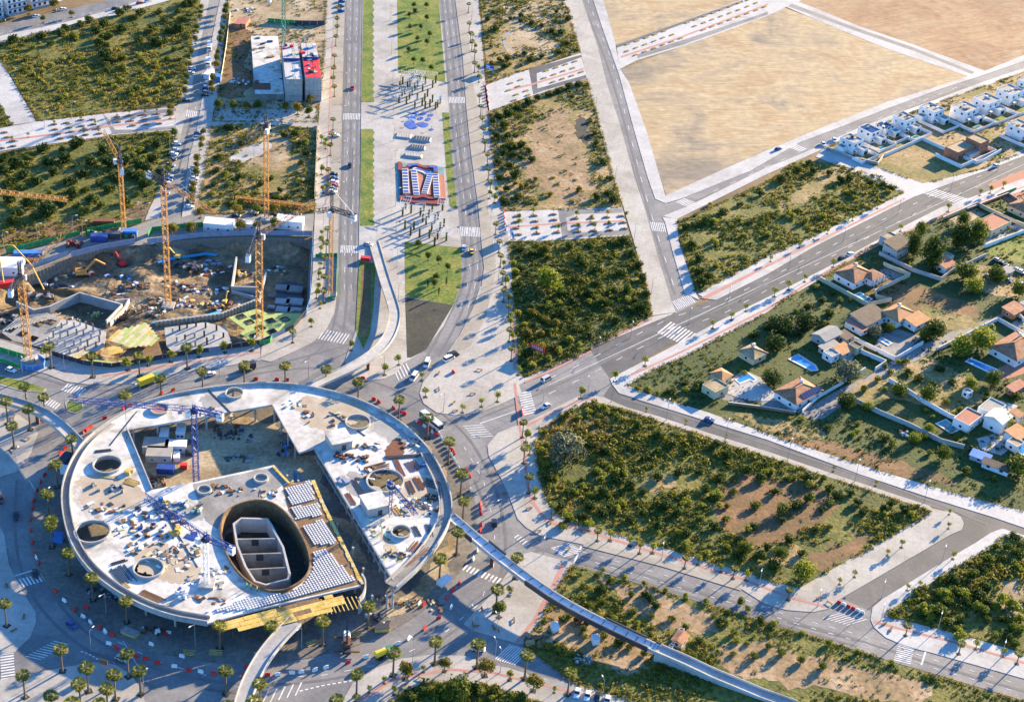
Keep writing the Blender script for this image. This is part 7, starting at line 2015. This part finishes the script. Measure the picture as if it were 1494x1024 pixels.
gwall('1282,372 1330,396 1372,410 1388,398 1438,375', 'pale wall behind the barn and conifers', 'grey_wall')
gwall('1436,362 1494,340 1530,325', 'white wall beside the mown paddock', 'white_wall')
gwall('1375,322 1425,300 1440,308 1494,332', 'cream wall round the red terrace house', 'cream_wall')
gwall('1228,488 1262,505 1305,526 1310,524 1338,507 1346,503', 'white wall round the orange-roofed villa', 'white_wall')
gwall('1250,513 1292,531 1276,542', 'white wall at the bend of the lane by the sheds', 'white_wall')
gwall('1262,540 1225,563 1195,580 1170,602', 'low white wall along the lane below the solar villa', 'white_wall', 1.4)
gwall('1244,585 1282,604 1325,622 1372,646 1406,655', 'long pale garden wall running down to the teal pool', 'grey_wall', 2.0)
gwall('1296,557 1325,574 1350,590 1385,610 1408,618', 'long white garden wall up to the white villa', 'white_wall', 2.0)
gwall('1368,512 1382,505 1455,468 1494,490', 'white wall along the lane by the large villa', 'white_wall', 1.8)
gwall('1470,448 1494,470', 'white wall of the compound by the lane', 'white_wall', 1.8)
gwall('1062,590 1110,596 1160,604', 'reddish boundary wall below the L-shaped pool', 'brick_red', 1.2)
gwall('1206,218 1240,232 1280,241 1290,228', 'dark base wall round the first white house', 'roof_grey', 1.6)
gwall('1290,229 1345,205 1390,225 1424,240 1436,236 1460,222', 'white wall round the brick house plot', 'white_wall', 1.8)
gwall('1410,308 1470,285 1494,300', 'pink walled yard by the diagonal road', 'terracotta', 1.4)
gwall('1455,288 1482,277', 'green net fence along the yard by the diagonal road', 'net_green', 1.6, name='fence')

# apartment block under construction
p = G(420, 118, 0); AZ = heading((372, 152), (470, 152))
base = G(421, 150, 0); t = thing('apartment_block', 'unfinished apartment block with white, grey and red upper decks', 'building', (base.x, base.y, .12), AZ)
def lx(x): 
    q = G(x, 150, 0) - base; return q.length * (1 if x > 421 else -1)
def blk(x0, x1, d0, d1, h, name, m, mr):
    a, b = lx(x0), lx(x1)
    o = MB().box(((a + b) / 2, (d0 + d1) / 2, 0), (b - a, d1 - d0, h)).build(name, M[m], t)
    MB().box(((a + b) / 2, (d0 + d1) / 2, h), (b - a - .3, d1 - d0 - .3, .12)).build('roof_deck', M[mr], t)
    return (a, b, d0, d1, h)
blk(372, 415, 3, 78, 3.2, 'podium', 'grey_concrete', 'new_concrete')
for i, (x0, x1, h) in enumerate(((416, 441, 12.2), (445, 469, 13.0))):
    a, b, d0, d1, h = blk(x0, x1, 1, 24, h, 'block', 'plain_concrete', 'paving_white' if i == 0 else 'barrier_red')
    for k in range(4):
        for z in range(4):
            w_ = (b - a) / 4
            MB().box((a + w_ * (k + .5), d0 - .12, .3 + z * 3.0), (w_ - .25, .2, 2.75)).build('facade_panel', M['plain_concrete' if (k + z) % 3 else 'grey_wall'], t)
    blk(x0, x1, 25.5, 47, h + (.3 if i == 0 else -.6), 'rear_block', 'grey_concrete', 'paving_white')
    MB().box(((a + b) / 2, 24.8, h - 1), (b - a, .5, 2.2)).build('joint_panel', M['steel_blue'], t)
    for s in (0, 1):
        for e_ in range(7):
            x = (a, b)[s] + (.2 if s == 0 else -.2); y = 3 + e_ * 7
            MB().bar((x, y, h), (x, y, h + 1.2), .1).bar((x, y, h + 1.1), (x, y + 6.5, h + 1.1), .07).build('guard_rail', M['barrier_red' if i else 'galv'], t)
blk(441.5, 444.5, 4, 40, 10, 'stair_well', 'steel_dark', 'grey_concrete')
for k in range(26):
    x, y = random.uniform(lx(446), lx(468)) if k % 3 else random.uniform(lx(418), lx(439)), random.uniform(4, 46)
    h = 12.5
    MB().box((x, y, h), (random.uniform(.6, 2.6), random.uniform(.6, 3), random.uniform(.3, 1.6)), random.uniform(0, 1)).build('site_material', M[random.choice(['barrier_red', 'steel_dark', 'barrier_white', 'net_blue', 'rust', 'wood_pale'])], t)
for k in range(14):
    x, y = random.uniform(lx(374), lx(413)), random.uniform(5, 76)
    MB().box((x, y, 3.3), (random.uniform(1, 4), random.uniform(.6, 2), random.uniform(.2, .8)), random.uniform(0, 1)).build('site_material', M[random.choice(['rust', 'wood_brown', 'steel_dark', 'wood_pale'])], t)
MB().box((lx(383), 12, 3.3), (9, 8, .2)).build('reinforcement', M['rust'], t)
for x in (417, 441, 446, 468): MB().bar((lx(x), .6, 0), (lx(x), .6, 13.6), .12).build('scaffold_pole', M['galv'], t)
# white blocks at the far corner
def white_block(px, py, w, d, fl, label):
    h = fl * 3.0 + .6
    t = thing('apartment_house', label, 'apartment house', G(px, py, .1), heading((0, 30), (120, 2)))
    flat_roof(t, w, d, h, 0, d / 2)
    for f in range(fl):
        n = int(w / 2.8)
        for i in range(n):
            win(t, (-w / 2 + (i + .5) * w / n, 0, f * 3 + .8), 1.7, 1.8, (0, -1))
        MB().box((0, -.7, f * 3 + .1), (w * .96, 1.4, .16)).build('balcony_slab', M['white_wall'], t)
        MB().box((0, -1.35, f * 3 + .26), (w * .96, .08, .8)).build('balcony_rail', M['hoarding'], t)
    MB().box((w * .2, d * .5, h), (3, 3, 1.6)).build('roof_unit', M['cabin_white'], t)
white_block(26, 20, 12, 14, 3, 'white three-storey apartment house at the far corner, before the gap')
white_block(62, 10, 13, 14, 3, 'white three-storey apartment house at the far corner, past the gap')
white_block(-8, 28, 11, 14, 3, 'white apartment house cut by the frame at the far corner')

# ------------------------------------------------------------------ cabins, containers, site materials
def cabin(px, py, w, d, h, label, m='cabin_white', rz=0.0, z=.12, cat='site cabin', nwin=2, roof=None, name='site_cabin'):
    t = thing(name, label, cat, G(px, py, z), rz)
    MB().box((0, 0, 0), (w, d, h)).build('body', M[m], t)
    MB().box((0, 0, h), (w + .15, d + .15, .12)).build('roof', M[roof or m], t)
    for i in range(nwin):
        win(t, (-w / 2 + (i + .5) * w / max(1, nwin), -d / 2, 1.0 if h < 4 else 1.2), 1.1, 1.0, (0, -1))
    return t
cabin(320, 335, 13, 6, 4.2, 'large white two-tier site office above the pit', nwin=3)
cabin(363, 333, 7, 4, 3, 'small white and blue cabin between ball trees above the pit', nwin=2)
cabin(423, 331, 12, 6, 4.2, 'white site office at the corner of the pit by the avenue', nwin=3)
cabin(10, 395, 14, 9, 4, 'white tent-like site office by the west pit rim', nwin=2, rz=.15)
cabin(145, 351, 7, 3, 2.8, 'dark blue container among scrap behind the pit fence', 'steel_blue', .15, cat='container', nwin=0, name='container')
cabin(165, 347, 6, 2.6, 2.6, 'dark container beside the blue one behind the pit fence', 'cloth_dark', .15, cat='container', nwin=0, name='container')
cabin(190, 344, 6, 2.8, 2.8, 'bright blue container at the foot of the slim crane', 'net_blue', .15, cat='container', nwin=0, name='container')
cabin(42, 372, 12, 3, 1.6, 'long blue skip at the pale street', 'net_blue', .2, cat='container', nwin=0, name='container')
cabin(36, 384, 11, 2.6, 1.8, 'long rusty skip in front of the blue one', 'rust', .2, cat='container', nwin=0, name='container')
cabin(152, 327, 9, 2.5, 2.0, 'rusty red container behind the green net', 'rust', .15, cat='container', nwin=0, name='container')
cabin(349, 37, 3, 10, 2.6, 'red shipping container, western of the pair on the far site', 'terracotta', -.08, cat='container', nwin=0, name='container')
cabin(358, 37, 3, 10, 2.6, 'red shipping container, eastern of the pair on the far site', 'terracotta', -.08, cat='container', nwin=0, name='container')
cabin(317, 118, 4, 4, 3, 'bright blue kiosk by the parked-up street', 'net_blue', 0, cat='kiosk', nwin=1, name='kiosk')
cabin(305, 112, 3, 8, 2.8, 'white trailer cabin by the blue kiosk', 'cabin_white', -.15, nwin=0, cat='trailer')
cabin(228, 655, 9, 6.5, 3, 'grey-roofed cabin against the west side of the courtyard', 'grey_wall', .1, roof='roof_grey', z=ZP)
cabin(233, 668, 9, 6, 3, 'second grey-roofed cabin in front in the courtyard', 'grey_wall', .1, roof='roof_grey', z=ZP)
cabin(257, 656, 7.5, 4, 3, 'white cabin with a window in the courtyard', 'cabin_white', .1, z=ZP)
cabin(240, 640, 3, 6, 3, 'white cabin under the courtyard roof edge, west', 'cabin_white', .1, z=ZP)
cabin(264, 634, 3, 6, 3, 'white cabin under the courtyard roof edge, east', 'cabin_white', .1, z=ZP)
cabin(279, 656, 3, 8, 1.6, 'dark open skip beside the blue crane mast', 'steel_dark', .05, cat='skip', nwin=0, z=ZP, name='skip')
cabin(242, 688, 6, 3, 2.2, 'blue skip in the courtyard corner', 'steel_blue', .05, cat='skip', nwin=0, z=ZP, name='skip')
cabin(258, 669, 2.2, 4, 1.8, 'white and blue machine in the courtyard', 'cabin_white', .2, cat='machine', nwin=0, z=ZP, name='generator')
cabin(268, 683, 2.5, 1.6, 1.8, 'small red forklift in the courtyard', 'red', .2, cat='forklift', nwin=0, z=ZP, name='forklift')
cabin(95, 676, 3, 7, 2.6, 'dark cabin beside the west rim of the round building', 'cloth_dark', -.2, cat='container', nwin=0, z=ZP, name='container')
cabin(98, 690, 4, 2.5, 2.4, 'white box cabin beside the west rim', 'cabin_white', -.2, nwin=0, z=ZP)
cabin(84, 788, 4, 3, 2.4, 'blue cabin beside the south-west rim', 'net_blue', 0, cat='container', nwin=0, z=ZP, name='container')
cabin(557, 918, 4.6, 2.6, 1.4, 'yellow skip with dark fill south of the round building', 'wood_yellow', .2, cat='skip', nwin=0, z=ZP, roof='steel_dark', name='skip')
cabin(648, 850, 5, 2.6, 1.6, 'tilted pale skip at the foot of the east rim', 'cabin_white', .9, cat='skip', nwin=0, z=ZP, name='skip')
cabin(190, 924, 5.5, 2.6, .9, 'yellow-edged flat skip by the south-west rim', 'wood_yellow', -.4, cat='skip', nwin=0, z=ZP, roof='grey_concrete', name='skip')
for x, y, lb in ((809, 919, 'white tank box on the rough strip near the bridge pier'), (868, 937, 'larger white box on the rough strip below the bridge')):
    cabin(x, y, 2.2, 2.6, 2.4, lb, 'cabin_white', .3, cat='tank', nwin=0, z=ZL, name='water_tank')
def bars(x0, y0, x1, y1, wid, n, m, label, z=RZ + .03, th=.16, cat='bar bundle', name='bar_bundle', h=1):
    a, b = G(x0, y0, z), G(x1, y1, z)
    t = thing(name, label, cat, a)
    d = (b - a); u = Vector((-d.y, d.x, 0)).normalized()
    for i in range(n):
        o = u * ((i / max(1, n - 1) - .5) * wid)
        s, e = d * random.uniform(0, .12), d * random.uniform(.86, 1.05)
        MB().bar(s + o + Vector((0, 0, th / 2 + (i % h) * th)), e + o + u * random.uniform(-.2, .2) + Vector((0, 0, th / 2 + (i % h) * th)), th * 1.5, th).build('bar', M[m if isinstance(m, str) else random.choice(m)], t)
    return t
def heap(x, y, w, d, n, ms, label, z=RZ + .03, s=(.8, 1.8), hh=(.2, .9), cat='material heap', name='material_heap', rz=0.0, pit=False):
    o = in_pit(x, y, -.1) if pit else G(x, y, z)
    t = thing(name, label, cat, o, rz)
    for i in range(n):
        px, py = random.uniform(-w / 2, w / 2), random.uniform(-d / 2, d / 2)
        MB().box((0, 0, 0), (random.uniform(*s), random.uniform(*s) * .6, random.uniform(*hh)), 0, random.uniform(.8, 1)).build('piece', M[random.choice(ms)], t, (px, py, .02), random.uniform(0, 3.1))
    return t
DK = ['steel_dark', 'rust', 'wood_brown']
heap(513, 668, 12, 4.5, 34, ['rust', 'wood_brown', 'steel_dark', 'rust'], 'dark and rusty heap of formwork parts between the two stair huts')
bars(530, 686, 566, 676, 2.6, 7, DK, 'dark bars lying west of the large skylight')
bars(536, 691, 572, 683, 1.6, 4, DK, 'shorter dark bars above the large skylight')
bars(576, 668, 588, 694, 1.4, 5, 'rust', 'rusty ladder-like bars east of the large skylight')
bars(560, 668, 617, 664, 1.2, 3, 'steel_dark', 'long dark pipe run across the east wing', th=.3)
bars(597, 672, 609, 687, 4, 7, 'rust', 'rusty bar bundle near the east parapet')
bars(618, 702, 638, 708, 4, 7, 'steel_dark', 'black bar bundle by the east ramp')
heap(629, 725, 4, 3.5, 14, ['steel_dark', 'cloth_dark'], 'black heap of parts beside the east ramp')
bars(594, 701, 603, 720, 2, 5, DK, 'dark bars standing near the small skylight')
bars(606, 696, 617, 714, 2, 5, 'rust', 'rust-red bars on the east wing')
bars(639, 703, 643, 729, 1.6, 4, 'steel_dark', 'narrow dark bars along the ramp parapet')
heap(502, 700, 3, 3, 6, ['roof_grey', 'hoarding'], 'blue-grey panels by the gap edge', s=(2, 3.4))
bars(515, 699, 530, 724, 1.4, 4, 'steel_dark', 'long dark bars beside the blue-grey panels')
bars(505, 719, 518, 737, 1.8, 5, ['wood_brown', 'rust'], 'brown planks near the second stair hut')
heap(619, 681, 2, 1.4, 4, ['steel_blue', 'net_blue'], 'crumpled blue tarp on the east wing')
bars(575, 739, 584, 752, 2, 6, ['wood_yellow', 'wood_brown'], 'yellowish beams beside the short blue crane')
bars(600, 806, 613, 791, 3.4, 8, 'rust', 'fan of rusty bars at the south tip of the east wing')
heap(578, 809, 9, 3, 22, ['steel_dark', 'wood_brown', 'rust'], 'scattered dark parts south of the small skylight', s=(.6, 1.4), hh=(.1, .5))
bars(603, 767, 612, 782, 1.6, 4, 'steel_dark', 'dark bars east of the small skylight')
bars(624, 764, 629, 784, 1.6, 4, 'steel_dark', 'upright-looking dark bars by the south ramp')
bars(588, 828, 628, 797, 1.2, 4, DK, 'long dark bars beside the south ramp')
heap(633, 743, 3, 2, 5, ['steel_dark', 'wood_brown'], 'dark crates at the bridgehead of the east wing', hh=(.8, 1.4))
heap(600, 740, 14, 9, 26, ['barrier_white', 'wood_pale', 'grey_concrete', 'wood_brown'], 'pale scattered boards on the southern east wing', s=(.5, 2.0), hh=(.05, .25))
heap(560, 775, 12, 8, 20, ['wood_pale', 'wood_brown', 'grey_concrete'], 'boards scattered near the gap edge', s=(.5, 2.0), hh=(.05, .25))
bars(170, 826, 188, 850, 5, 9, 'steel_dark', 'black bars fanned out west of the dark skylight')
bars(160, 824, 185, 816, .8, 2, 'steel_dark', 'two long black bars north of the black fan', th=.25)
bars(178, 851, 188, 858, 1.6, 3, 'wood_yellow', 'yellow boards beside the black fan')
bars(205, 863, 238, 878, 2.6, 7, ['rust', 'wood_brown'], 'rust-brown planks along the south-west parapet')
heap(255, 776, 2.2, 4, 5, ['wood_yellow'], 'stack of yellow boxes on the west roof', s=(1.8, 2.6), hh=(1.0, 1.8))
heap(278, 785, 3, 3.6, 2, ['steel_blue'], 'blue tarp sheet on the west roof', s=(3.4, 4.4), hh=(.1, .2))
bars(250, 766, 272, 760, 2, 5, ['rust', 'steel_dark'], 'dark boards north of the yellow boxes')
bars(196, 782, 216, 776, 1.6, 4, ['wood_brown', 'wood_pale'], 'wooden beams near the cut skylight')
heap(225, 775, 10, 7, 26, ['wood_brown', 'grey_concrete', 'barrier_white', 'steel_blue', 'rust'], 'cluttered props and boxes in the middle of the west roof', s=(.4, 1.6), hh=(.2, 1.4))
heap(265, 869, 4, 4, 8, ['steel_blue', 'barrier_white', 'cabin_white'], 'blue and white machine parts at the south-west edge', hh=(.5, 1.5))
heap(225, 749, 22, 6, 44, ['grey_concrete', 'hoarding', 'steel_blue', 'barrier_white', 'wood_brown', 'steel_dark'], 'long spread of bluish site parts across the west roof', s=(.5, 2.2), hh=(.1, .9))
heap(262, 738, 16, 6, 34, ['net_blue', 'teal', 'barrier_white', 'wood_yellow', 'steel_dark', 'grey_concrete'], 'heap of teal nets and blue parts under the crane jib', s=(.5, 2.2), hh=(.2, 1.2))
bars(182, 700, 203, 707, 3, 6, 'wood_yellow', 'yellow beams north of the crane jib')
bars(147, 694, 168, 697, 1.4, 4, ['wood_yellow', 'wood_pale'], 'yellow and pale boards south of the west skylight')
heap(190, 689, 1.6, 3, 2, ['wood_yellow'], 'single yellow crate on the west roof', s=(2.4, 3), hh=(1, 1.4))
bars(137, 659, 165, 656, 1.2, 4, 'steel_dark', 'black bars near the north-west skylight')
heap(155, 712, 12, 4, 16, ['steel_dark', 'hoarding', 'grey_concrete'], 'dark props set out south of the west skylight', s=(.4, 1.8), hh=(.2, 1.3))
heap(300, 840, 14, 10, 40, ['grey_concrete', 'barrier_white', 'hoarding', 'wood_pale', 'wood_brown'], 'loose boards strewn round the white crane mast', s=(.4, 2.4), hh=(.04, .25))
heap(245, 820, 14, 8, 26, ['grey_concrete', 'wood_pale', 'barrier_white'], 'thin boards east of the dark skylight', s=(.4, 2.2), hh=(.04, .2))
heap(300, 875, 12, 3, 20, ['steel_dark', 'grey_concrete', 'rust'], 'dark bars and ties along the waffle edge', s=(.6, 2.6), hh=(.05, .25))
heap(340, 632, 15, 9, 44, ['steel_dark', 'rust', 'cloth_dark', 'grey_concrete'], 'dark scatter of site parts in the sunny corner of the courtyard', z=ZP, s=(.6, 2), hh=(.2, .9))
heap(228, 702, 8, 5, 16, ['steel_dark', 'cloth_dark', 'rust', 'wood_brown'], 'dark rubbish heap in the courtyard corner', z=ZP, hh=(.3, 1.4))
heap(350, 668, 9, 4, 12, ['grey_concrete', 'steel_dark'], 'grey spoil heap in the courtyard', z=ZP, s=(1, 3), hh=(.1, .5))
heap(415, 655, 5, 9, 18, ['hoarding', 'net_blue', 'steel_dark'], 'bluish stack of props under the courtyard beak', z=ZP, hh=(.3, 1.2))
bars(118, 800, 126, 812, 1.8, 3, 'wood_yellow', 'yellow pallets by the south-west rim', ZP)
heap(158, 868, 16, 4, 20, ['cloth_dark', 'steel_dark', 'hoarding'], 'dark materials under the south-west rim', z=ZP, hh=(.3, 1.0))
heap(225, 922, 9, 3.4, 16, ['cloth_dark', 'barrier_white', 'steel_dark', 'rust', 'barrier_red'], 'mixed rubbish heap by the south rim', z=ZP, hh=(.3, 1.0))
bars(265, 951, 285, 953, 2, 4, 'wood_yellow', 'yellow pallets under the south rim, west', ZP)
bars(303, 951, 324, 952, 2, 4, 'wood_yellow', 'yellow pallets under the south rim, east', ZP)
bars(513, 928, 528, 922, 2.2, 4, 'wood_yellow', 'yellow pallet beside the mobile crane', ZP)
bars(447, 941, 463, 934, 1.6, 3, 'wood_yellow', 'yellow beams west of the mobile crane', ZP)
heap(550, 905, 8, 5, 16, ['steel_dark', 'grey_concrete', 'barrier_white'], 'dark boxes by the palm south-east of the building', z=ZP, hh=(.3, 1.2))
heap(596, 880, 22, 5, 40, ['wood_pale', 'wood_brown', 'rust'], 'timber scraps along the south-east rim', z=ZP, s=(.4, 2), hh=(.1, .6))
for x, y, w, d, n, lb in ((150, 740, 14, 5, 16, 'few thin boards on the bare west roof'), (300, 600, 20, 5, 12, 'sparse offcuts on the north roof'), (430, 590, 8, 6, 10, 'small dark items near the courtyard corner of the roof'), (470, 610, 16, 8, 16, 'scattered offcuts on the north-east roof'), (600, 650, 8, 8, 18, 'small parts along the north-east parapet'), (530, 650, 12, 4, 14, 'small items between the stair huts'),
                        (330, 715, 10, 5, 22, 'small tools on the grey screed'), (385, 720, 8, 4, 14, 'offcuts on the screed by the oval'), (220, 800, 16, 8, 30, 'thin boards between the two dark skylights'), (270, 805, 10, 8, 30, 'crowded props west of the oval'), (545, 690, 12, 8, 26, 'boards beside the gap on the east wing'), (610, 735, 10, 10, 34, 'parts spread over the south-east roof'), (180, 770, 10, 8, 18, 'boards round the cut skylight')):
    heap(x, y, w, d, n, ['grey_concrete', 'steel_dark', 'wood_brown', 'barrier_white', 'rust', 'wood_pale'], lb, s=(.3, 2.6), hh=(.04, .5))
for x0, y0, x1, y1, lb in ((160, 650, 200, 600, 'long hose across the north-west roof'), (300, 565, 345, 610, 'dark cable across the north roof'), (480, 600, 540, 640, 'dark cable across the north-east roof'), (230, 730, 290, 830, 'cable run down the west roof')):
    bars(x0, y0, x1, y1, .3, 2, 'steel_dark', lb, th=.12, cat='cable', name='cable')
# inside the pit
heap(268, 418, 20, 7, 46, ['steel_dark', 'wood_brown', 'grey_concrete', 'rust', 'barrier_white'], 'mixed materials on the dirt plateau by the tall crane', pit=True, s=(.6, 2.4), hh=(.2, .9))
heap(305, 445, 22, 7, 50, ['wood_brown', 'wood_yellow', 'grey_concrete', 'barrier_white', 'rust'], 'yellow and brown materials on the east side of the plateau', pit=True, s=(.6, 2.6), hh=(.2, 1.1))
heap(203, 415, 10, 6, 26, ['barrier_white', 'steel_dark', 'rust', 'wood_brown'], 'pale and dark panels stacked near the dirt road', pit=True, s=(.8, 3), hh=(.1, .5))
heap(215, 455, 14, 6, 32, ['wood_brown', 'rust', 'wood_pale', 'barrier_white'], 'reddish materials beside the crane foot', pit=True, s=(.5, 2), hh=(.3, 1.2))
heap(85, 418, 26, 4, 40, ['steel_dark', 'cloth_dark', 'grey_concrete', 'barrier_white'], 'dark materials along the foot of the west slope', pit=True, s=(.8, 3), hh=(.3, 1.0))
heap(150, 402, 24, 3, 34, ['barrier_white', 'rust', 'net_blue', 'steel_dark'], 'line of mixed materials along the pit track', pit=True, s=(.8, 2.4), hh=(.3, 1.0))
heap(262, 388, 18, 5, 36, ['steel_dark', 'cloth_dark', 'grey_concrete', 'steel_dark'], 'dark stores against the north side of the plateau', pit=True, s=(1, 3), hh=(.5, 1.4))
heap(300, 398, 14, 6, 28, ['wood_brown', 'grey_concrete', 'rust', 'barrier_white'], 'bars and boards behind the tall crane', pit=True, s=(.6, 3), hh=(.2, .8))
heap(355, 400, 7, 5, 14, ['wood_yellow', 'steel_dark', 'barrier_white', 'wood_brown'], 'yellow machine and parts in the dirt-filled room', pit=True, s=(.8, 2.2), hh=(.5, 1.4))
heap(52, 432, 14, 4, 22, ['grey_concrete', 'roof_grey', 'steel_dark'], 'grey forms below the west pit wall', pit=True, s=(1, 3), hh=(.3, 1.4))
for x, y, w, d, n, lb in ((70, 405, 16, 4, 24, 'dark stores on the west slope of the pit'), (320, 385, 12, 5, 22, 'grey forms in the hollow north of the plateau'), (240, 440, 16, 5, 36, 'boards and bars west of the tall crane foot'), (285, 425, 16, 6, 36, 'pale props on the sunny plateau'), (320, 425, 8, 6, 20, 'mixed boards at the plateau edge'), (180, 425, 14, 6, 24, 'rusty parts on the west of the plateau'), (395, 395, 14, 8, 22, 'sparse parts on the deep east floor'), (215, 490, 8, 6, 18, 'dark parts beside the yellow boards'), (110, 470, 14, 6, 26, 'stores beside the columned slab')):
    heap(x, y, w, d, n, ['steel_dark', 'wood_brown', 'grey_concrete', 'rust', 'barrier_white', 'wood_pale', 'hoarding'], lb, pit=True, s=(.5, 2.8), hh=(.15, .9))
heap(20, 468, 14, 8, 30, ['steel_dark', 'grey_concrete', 'cloth_dark', 'roof_grey'], 'dark props at the west end slab', pit=True, s=(1, 3), hh=(.5, 2))
heap(140, 458, 9, 4, 14, ['barrier_white', 'rust', 'wood_brown'], 'small items on the basement floor', pit=True, s=(.6, 2), hh=(.1, .5))
heap(140, 462, 3, 3, 6, ['form_green', 'wood_pale'], 'yellow-green bundles on the basement floor', pit=True, s=(1, 1.8), hh=(1, 2))
heap(160, 345, 22, 3, 46, ['rust', 'maroon', 'net_green', 'cloth_dark', 'steel_blue', 'wood_yellow'], 'jumble of scrap and nets behind the pit fence', z=.12, s=(.8, 2.4), hh=(.6, 2.2))
heap(108, 358, 7, 4, 20, ['maroon', 'rust', 'cloth_dark'], 'dark red scrap heap behind the pit fence', z=.12, s=(.8, 2), hh=(.8, 2.2))
for s_, lb in (('230,385 255,378 275,376 300,372 316,374', 'turquoise tarpaulin edge north of the tall crane'), ('222,473 260,468 300,463 322,457', 'turquoise tarpaulin along the top of the pile wall')):
    P = [in_pit(x, y, .3) for x, y in pts(s_)]
    t = thing('tarpaulin', lb, 'tarpaulin', P[0]); MB().wall([p - P[0] for p in P], 1.4, 0, .6).build('sheet', M['tarp_blue'], t)
for x, y, lb in ((110, 420, 'dark orange earth bank behind the west basement wall'),):
    t = thing('earth_mound', lb, 'earth mound', in_pit(x - 10, y + 6, -.5)); V = MB(); V.lathe([(5, 0), (3.4, 1.0), (1.2, 1.8), (.1, 2)], n=14); V.build('mound', M['red_soil'], t); t.scale = (2.2, .8, 1)
heap(785, 935, 7, 5, 20, ['sand_lot', 'dry_soil', 'red_soil'], 'sandy spoil heap at the corner of the rough strip', z=ZL, s=(1.5, 3.6), hh=(.4, 1.6), cat='spoil heap', name='spoil_heap')
heap(849, 962, 5, 4, 26, ['grey_concrete', 'plain_concrete'], 'grey rubble heap beside the bottom road', z=ZL, s=(.5, 1.6), hh=(.2, .8), cat='rubble heap', name='rubble_heap')
heap(1318, 634, 3, 2.4, 8, ['maroon', 'roof_grey', 'barrier_white'], 'small junk pile on the meadow', z=.13, hh=(.4, 1.2))
heap(350, 120, 9, 6, 20, ['barrier_white', 'rust', 'wood_pale', 'net_blue'], 'site materials strewn on the far dirt yard', z=.13, hh=(.3, 1))
heap(360, 15, 12, 5, 18, ['grey_concrete', 'barrier_white', 'wood_brown'], 'pale rubble beside the far lot', z=.13)

# ------------------------------------------------------------------ workers on the roof
def worker_mesh():
    sk = [((0, 0, .95), .15), ((0, 0, 1.2), .15), ((0, 0, 1.42), .13), ((0, 0, 1.52), .06), ((0, 0, 1.66), .11), ((.11, 0, .9), .10), ((.13, .02, .5), .075), ((.14, 0, .08), .05), ((.14, .12, .03), .045), ((-.11, 0, .9), .10), ((-.14, -.08, .5), .075), ((-.15, -.18, .08), .05), ((-.15, -.06, .03), .045),
          ((.22, 0, 1.4), .07), ((.30, .04, 1.12), .055), ((.28, .22, .95), .04), ((-.22, 0, 1.4), .07), ((-.31, 0, 1.12), .055), ((-.30, .12, .9), .04)]
    E_ = [(0, 1), (1, 2), (2, 3), (3, 4), (0, 5), (5, 6), (6, 7), (7, 8), (0, 9), (9, 10), (10, 11), (11, 12), (2, 13), (13, 14), (14, 15), (2, 16), (16, 17), (17, 18)]
    me = bpy.data.meshes.new('worker_body')
    me.from_pydata([s[0] for s in sk], E_, [])
    o = bpy.data.objects.new('tmp_worker', me); COL.objects.link(o)
    mo = o.modifiers.new('s', 'SKIN')
    for i, s in enumerate(sk):
        me.skin_vertices[0].data[i].radius = (s[1], s[1])
    me.skin_vertices[0].data[0].use_root = True
    sb = o.modifiers.new('u', 'SUBSURF'); sb.levels = sb.render_levels = 1
    dg = bpy.context.evaluated_depsgraph_get()
    r = bpy.data.meshes.new_from_object(o.evaluated_get(dg))
    bpy.data.objects.remove(o)
    for m in ('hivis', 'cloth_dark', 'skin'): r.materials.append(M[m])
    r.materials.clear()
    for m in ('hivis', 'cloth_dark', 'skin'): r.materials.append(M[m])
    for p in r.polygons:
        p.material_index = 2 if p.center.z > 1.48 else (1 if p.center.z < .9 else 0)
    r.name = 'person'
    return r
WM = worker_mesh()
hm = MB().lathe([(.15, 0), (.14, .06), (.09, .12), (.02, .15)], n=10).mesh('hard_hat', M['barrier_white'])
WK = [(k39('0,0'), 0)]
for i, (x, y) in enumerate([(370 + a / 4.98, 730 + b / 4.98) for a, b in ((930, 205), (933, 232), (898, 270), (957, 272), (958, 375), (1000, 370), (947, 435), (1035, 450), (1110, 365), (1080, 432), (855, 160), (987, 122))] + [(366, 858), (375, 862), (360, 856), (380, 892), (408, 890)]):
    o = link('person', WM, None, G(x, y, RZ + .03 if y < 880 else 5.4), random.uniform(0, 6))
    zone = 'on the southern east wing' if i < 12 else ('at the oval edge' if i < 15 else 'on the yellow timber deck')
    tag(o, f'{nth(i if i < 12 else (i - 12 if i < 15 else i - 15))} worker in a green high-visibility vest and dark trousers {zone}', 'person', 'workers on the round building')
    link('hard_hat', hm, o, (0, 0, 1.72))
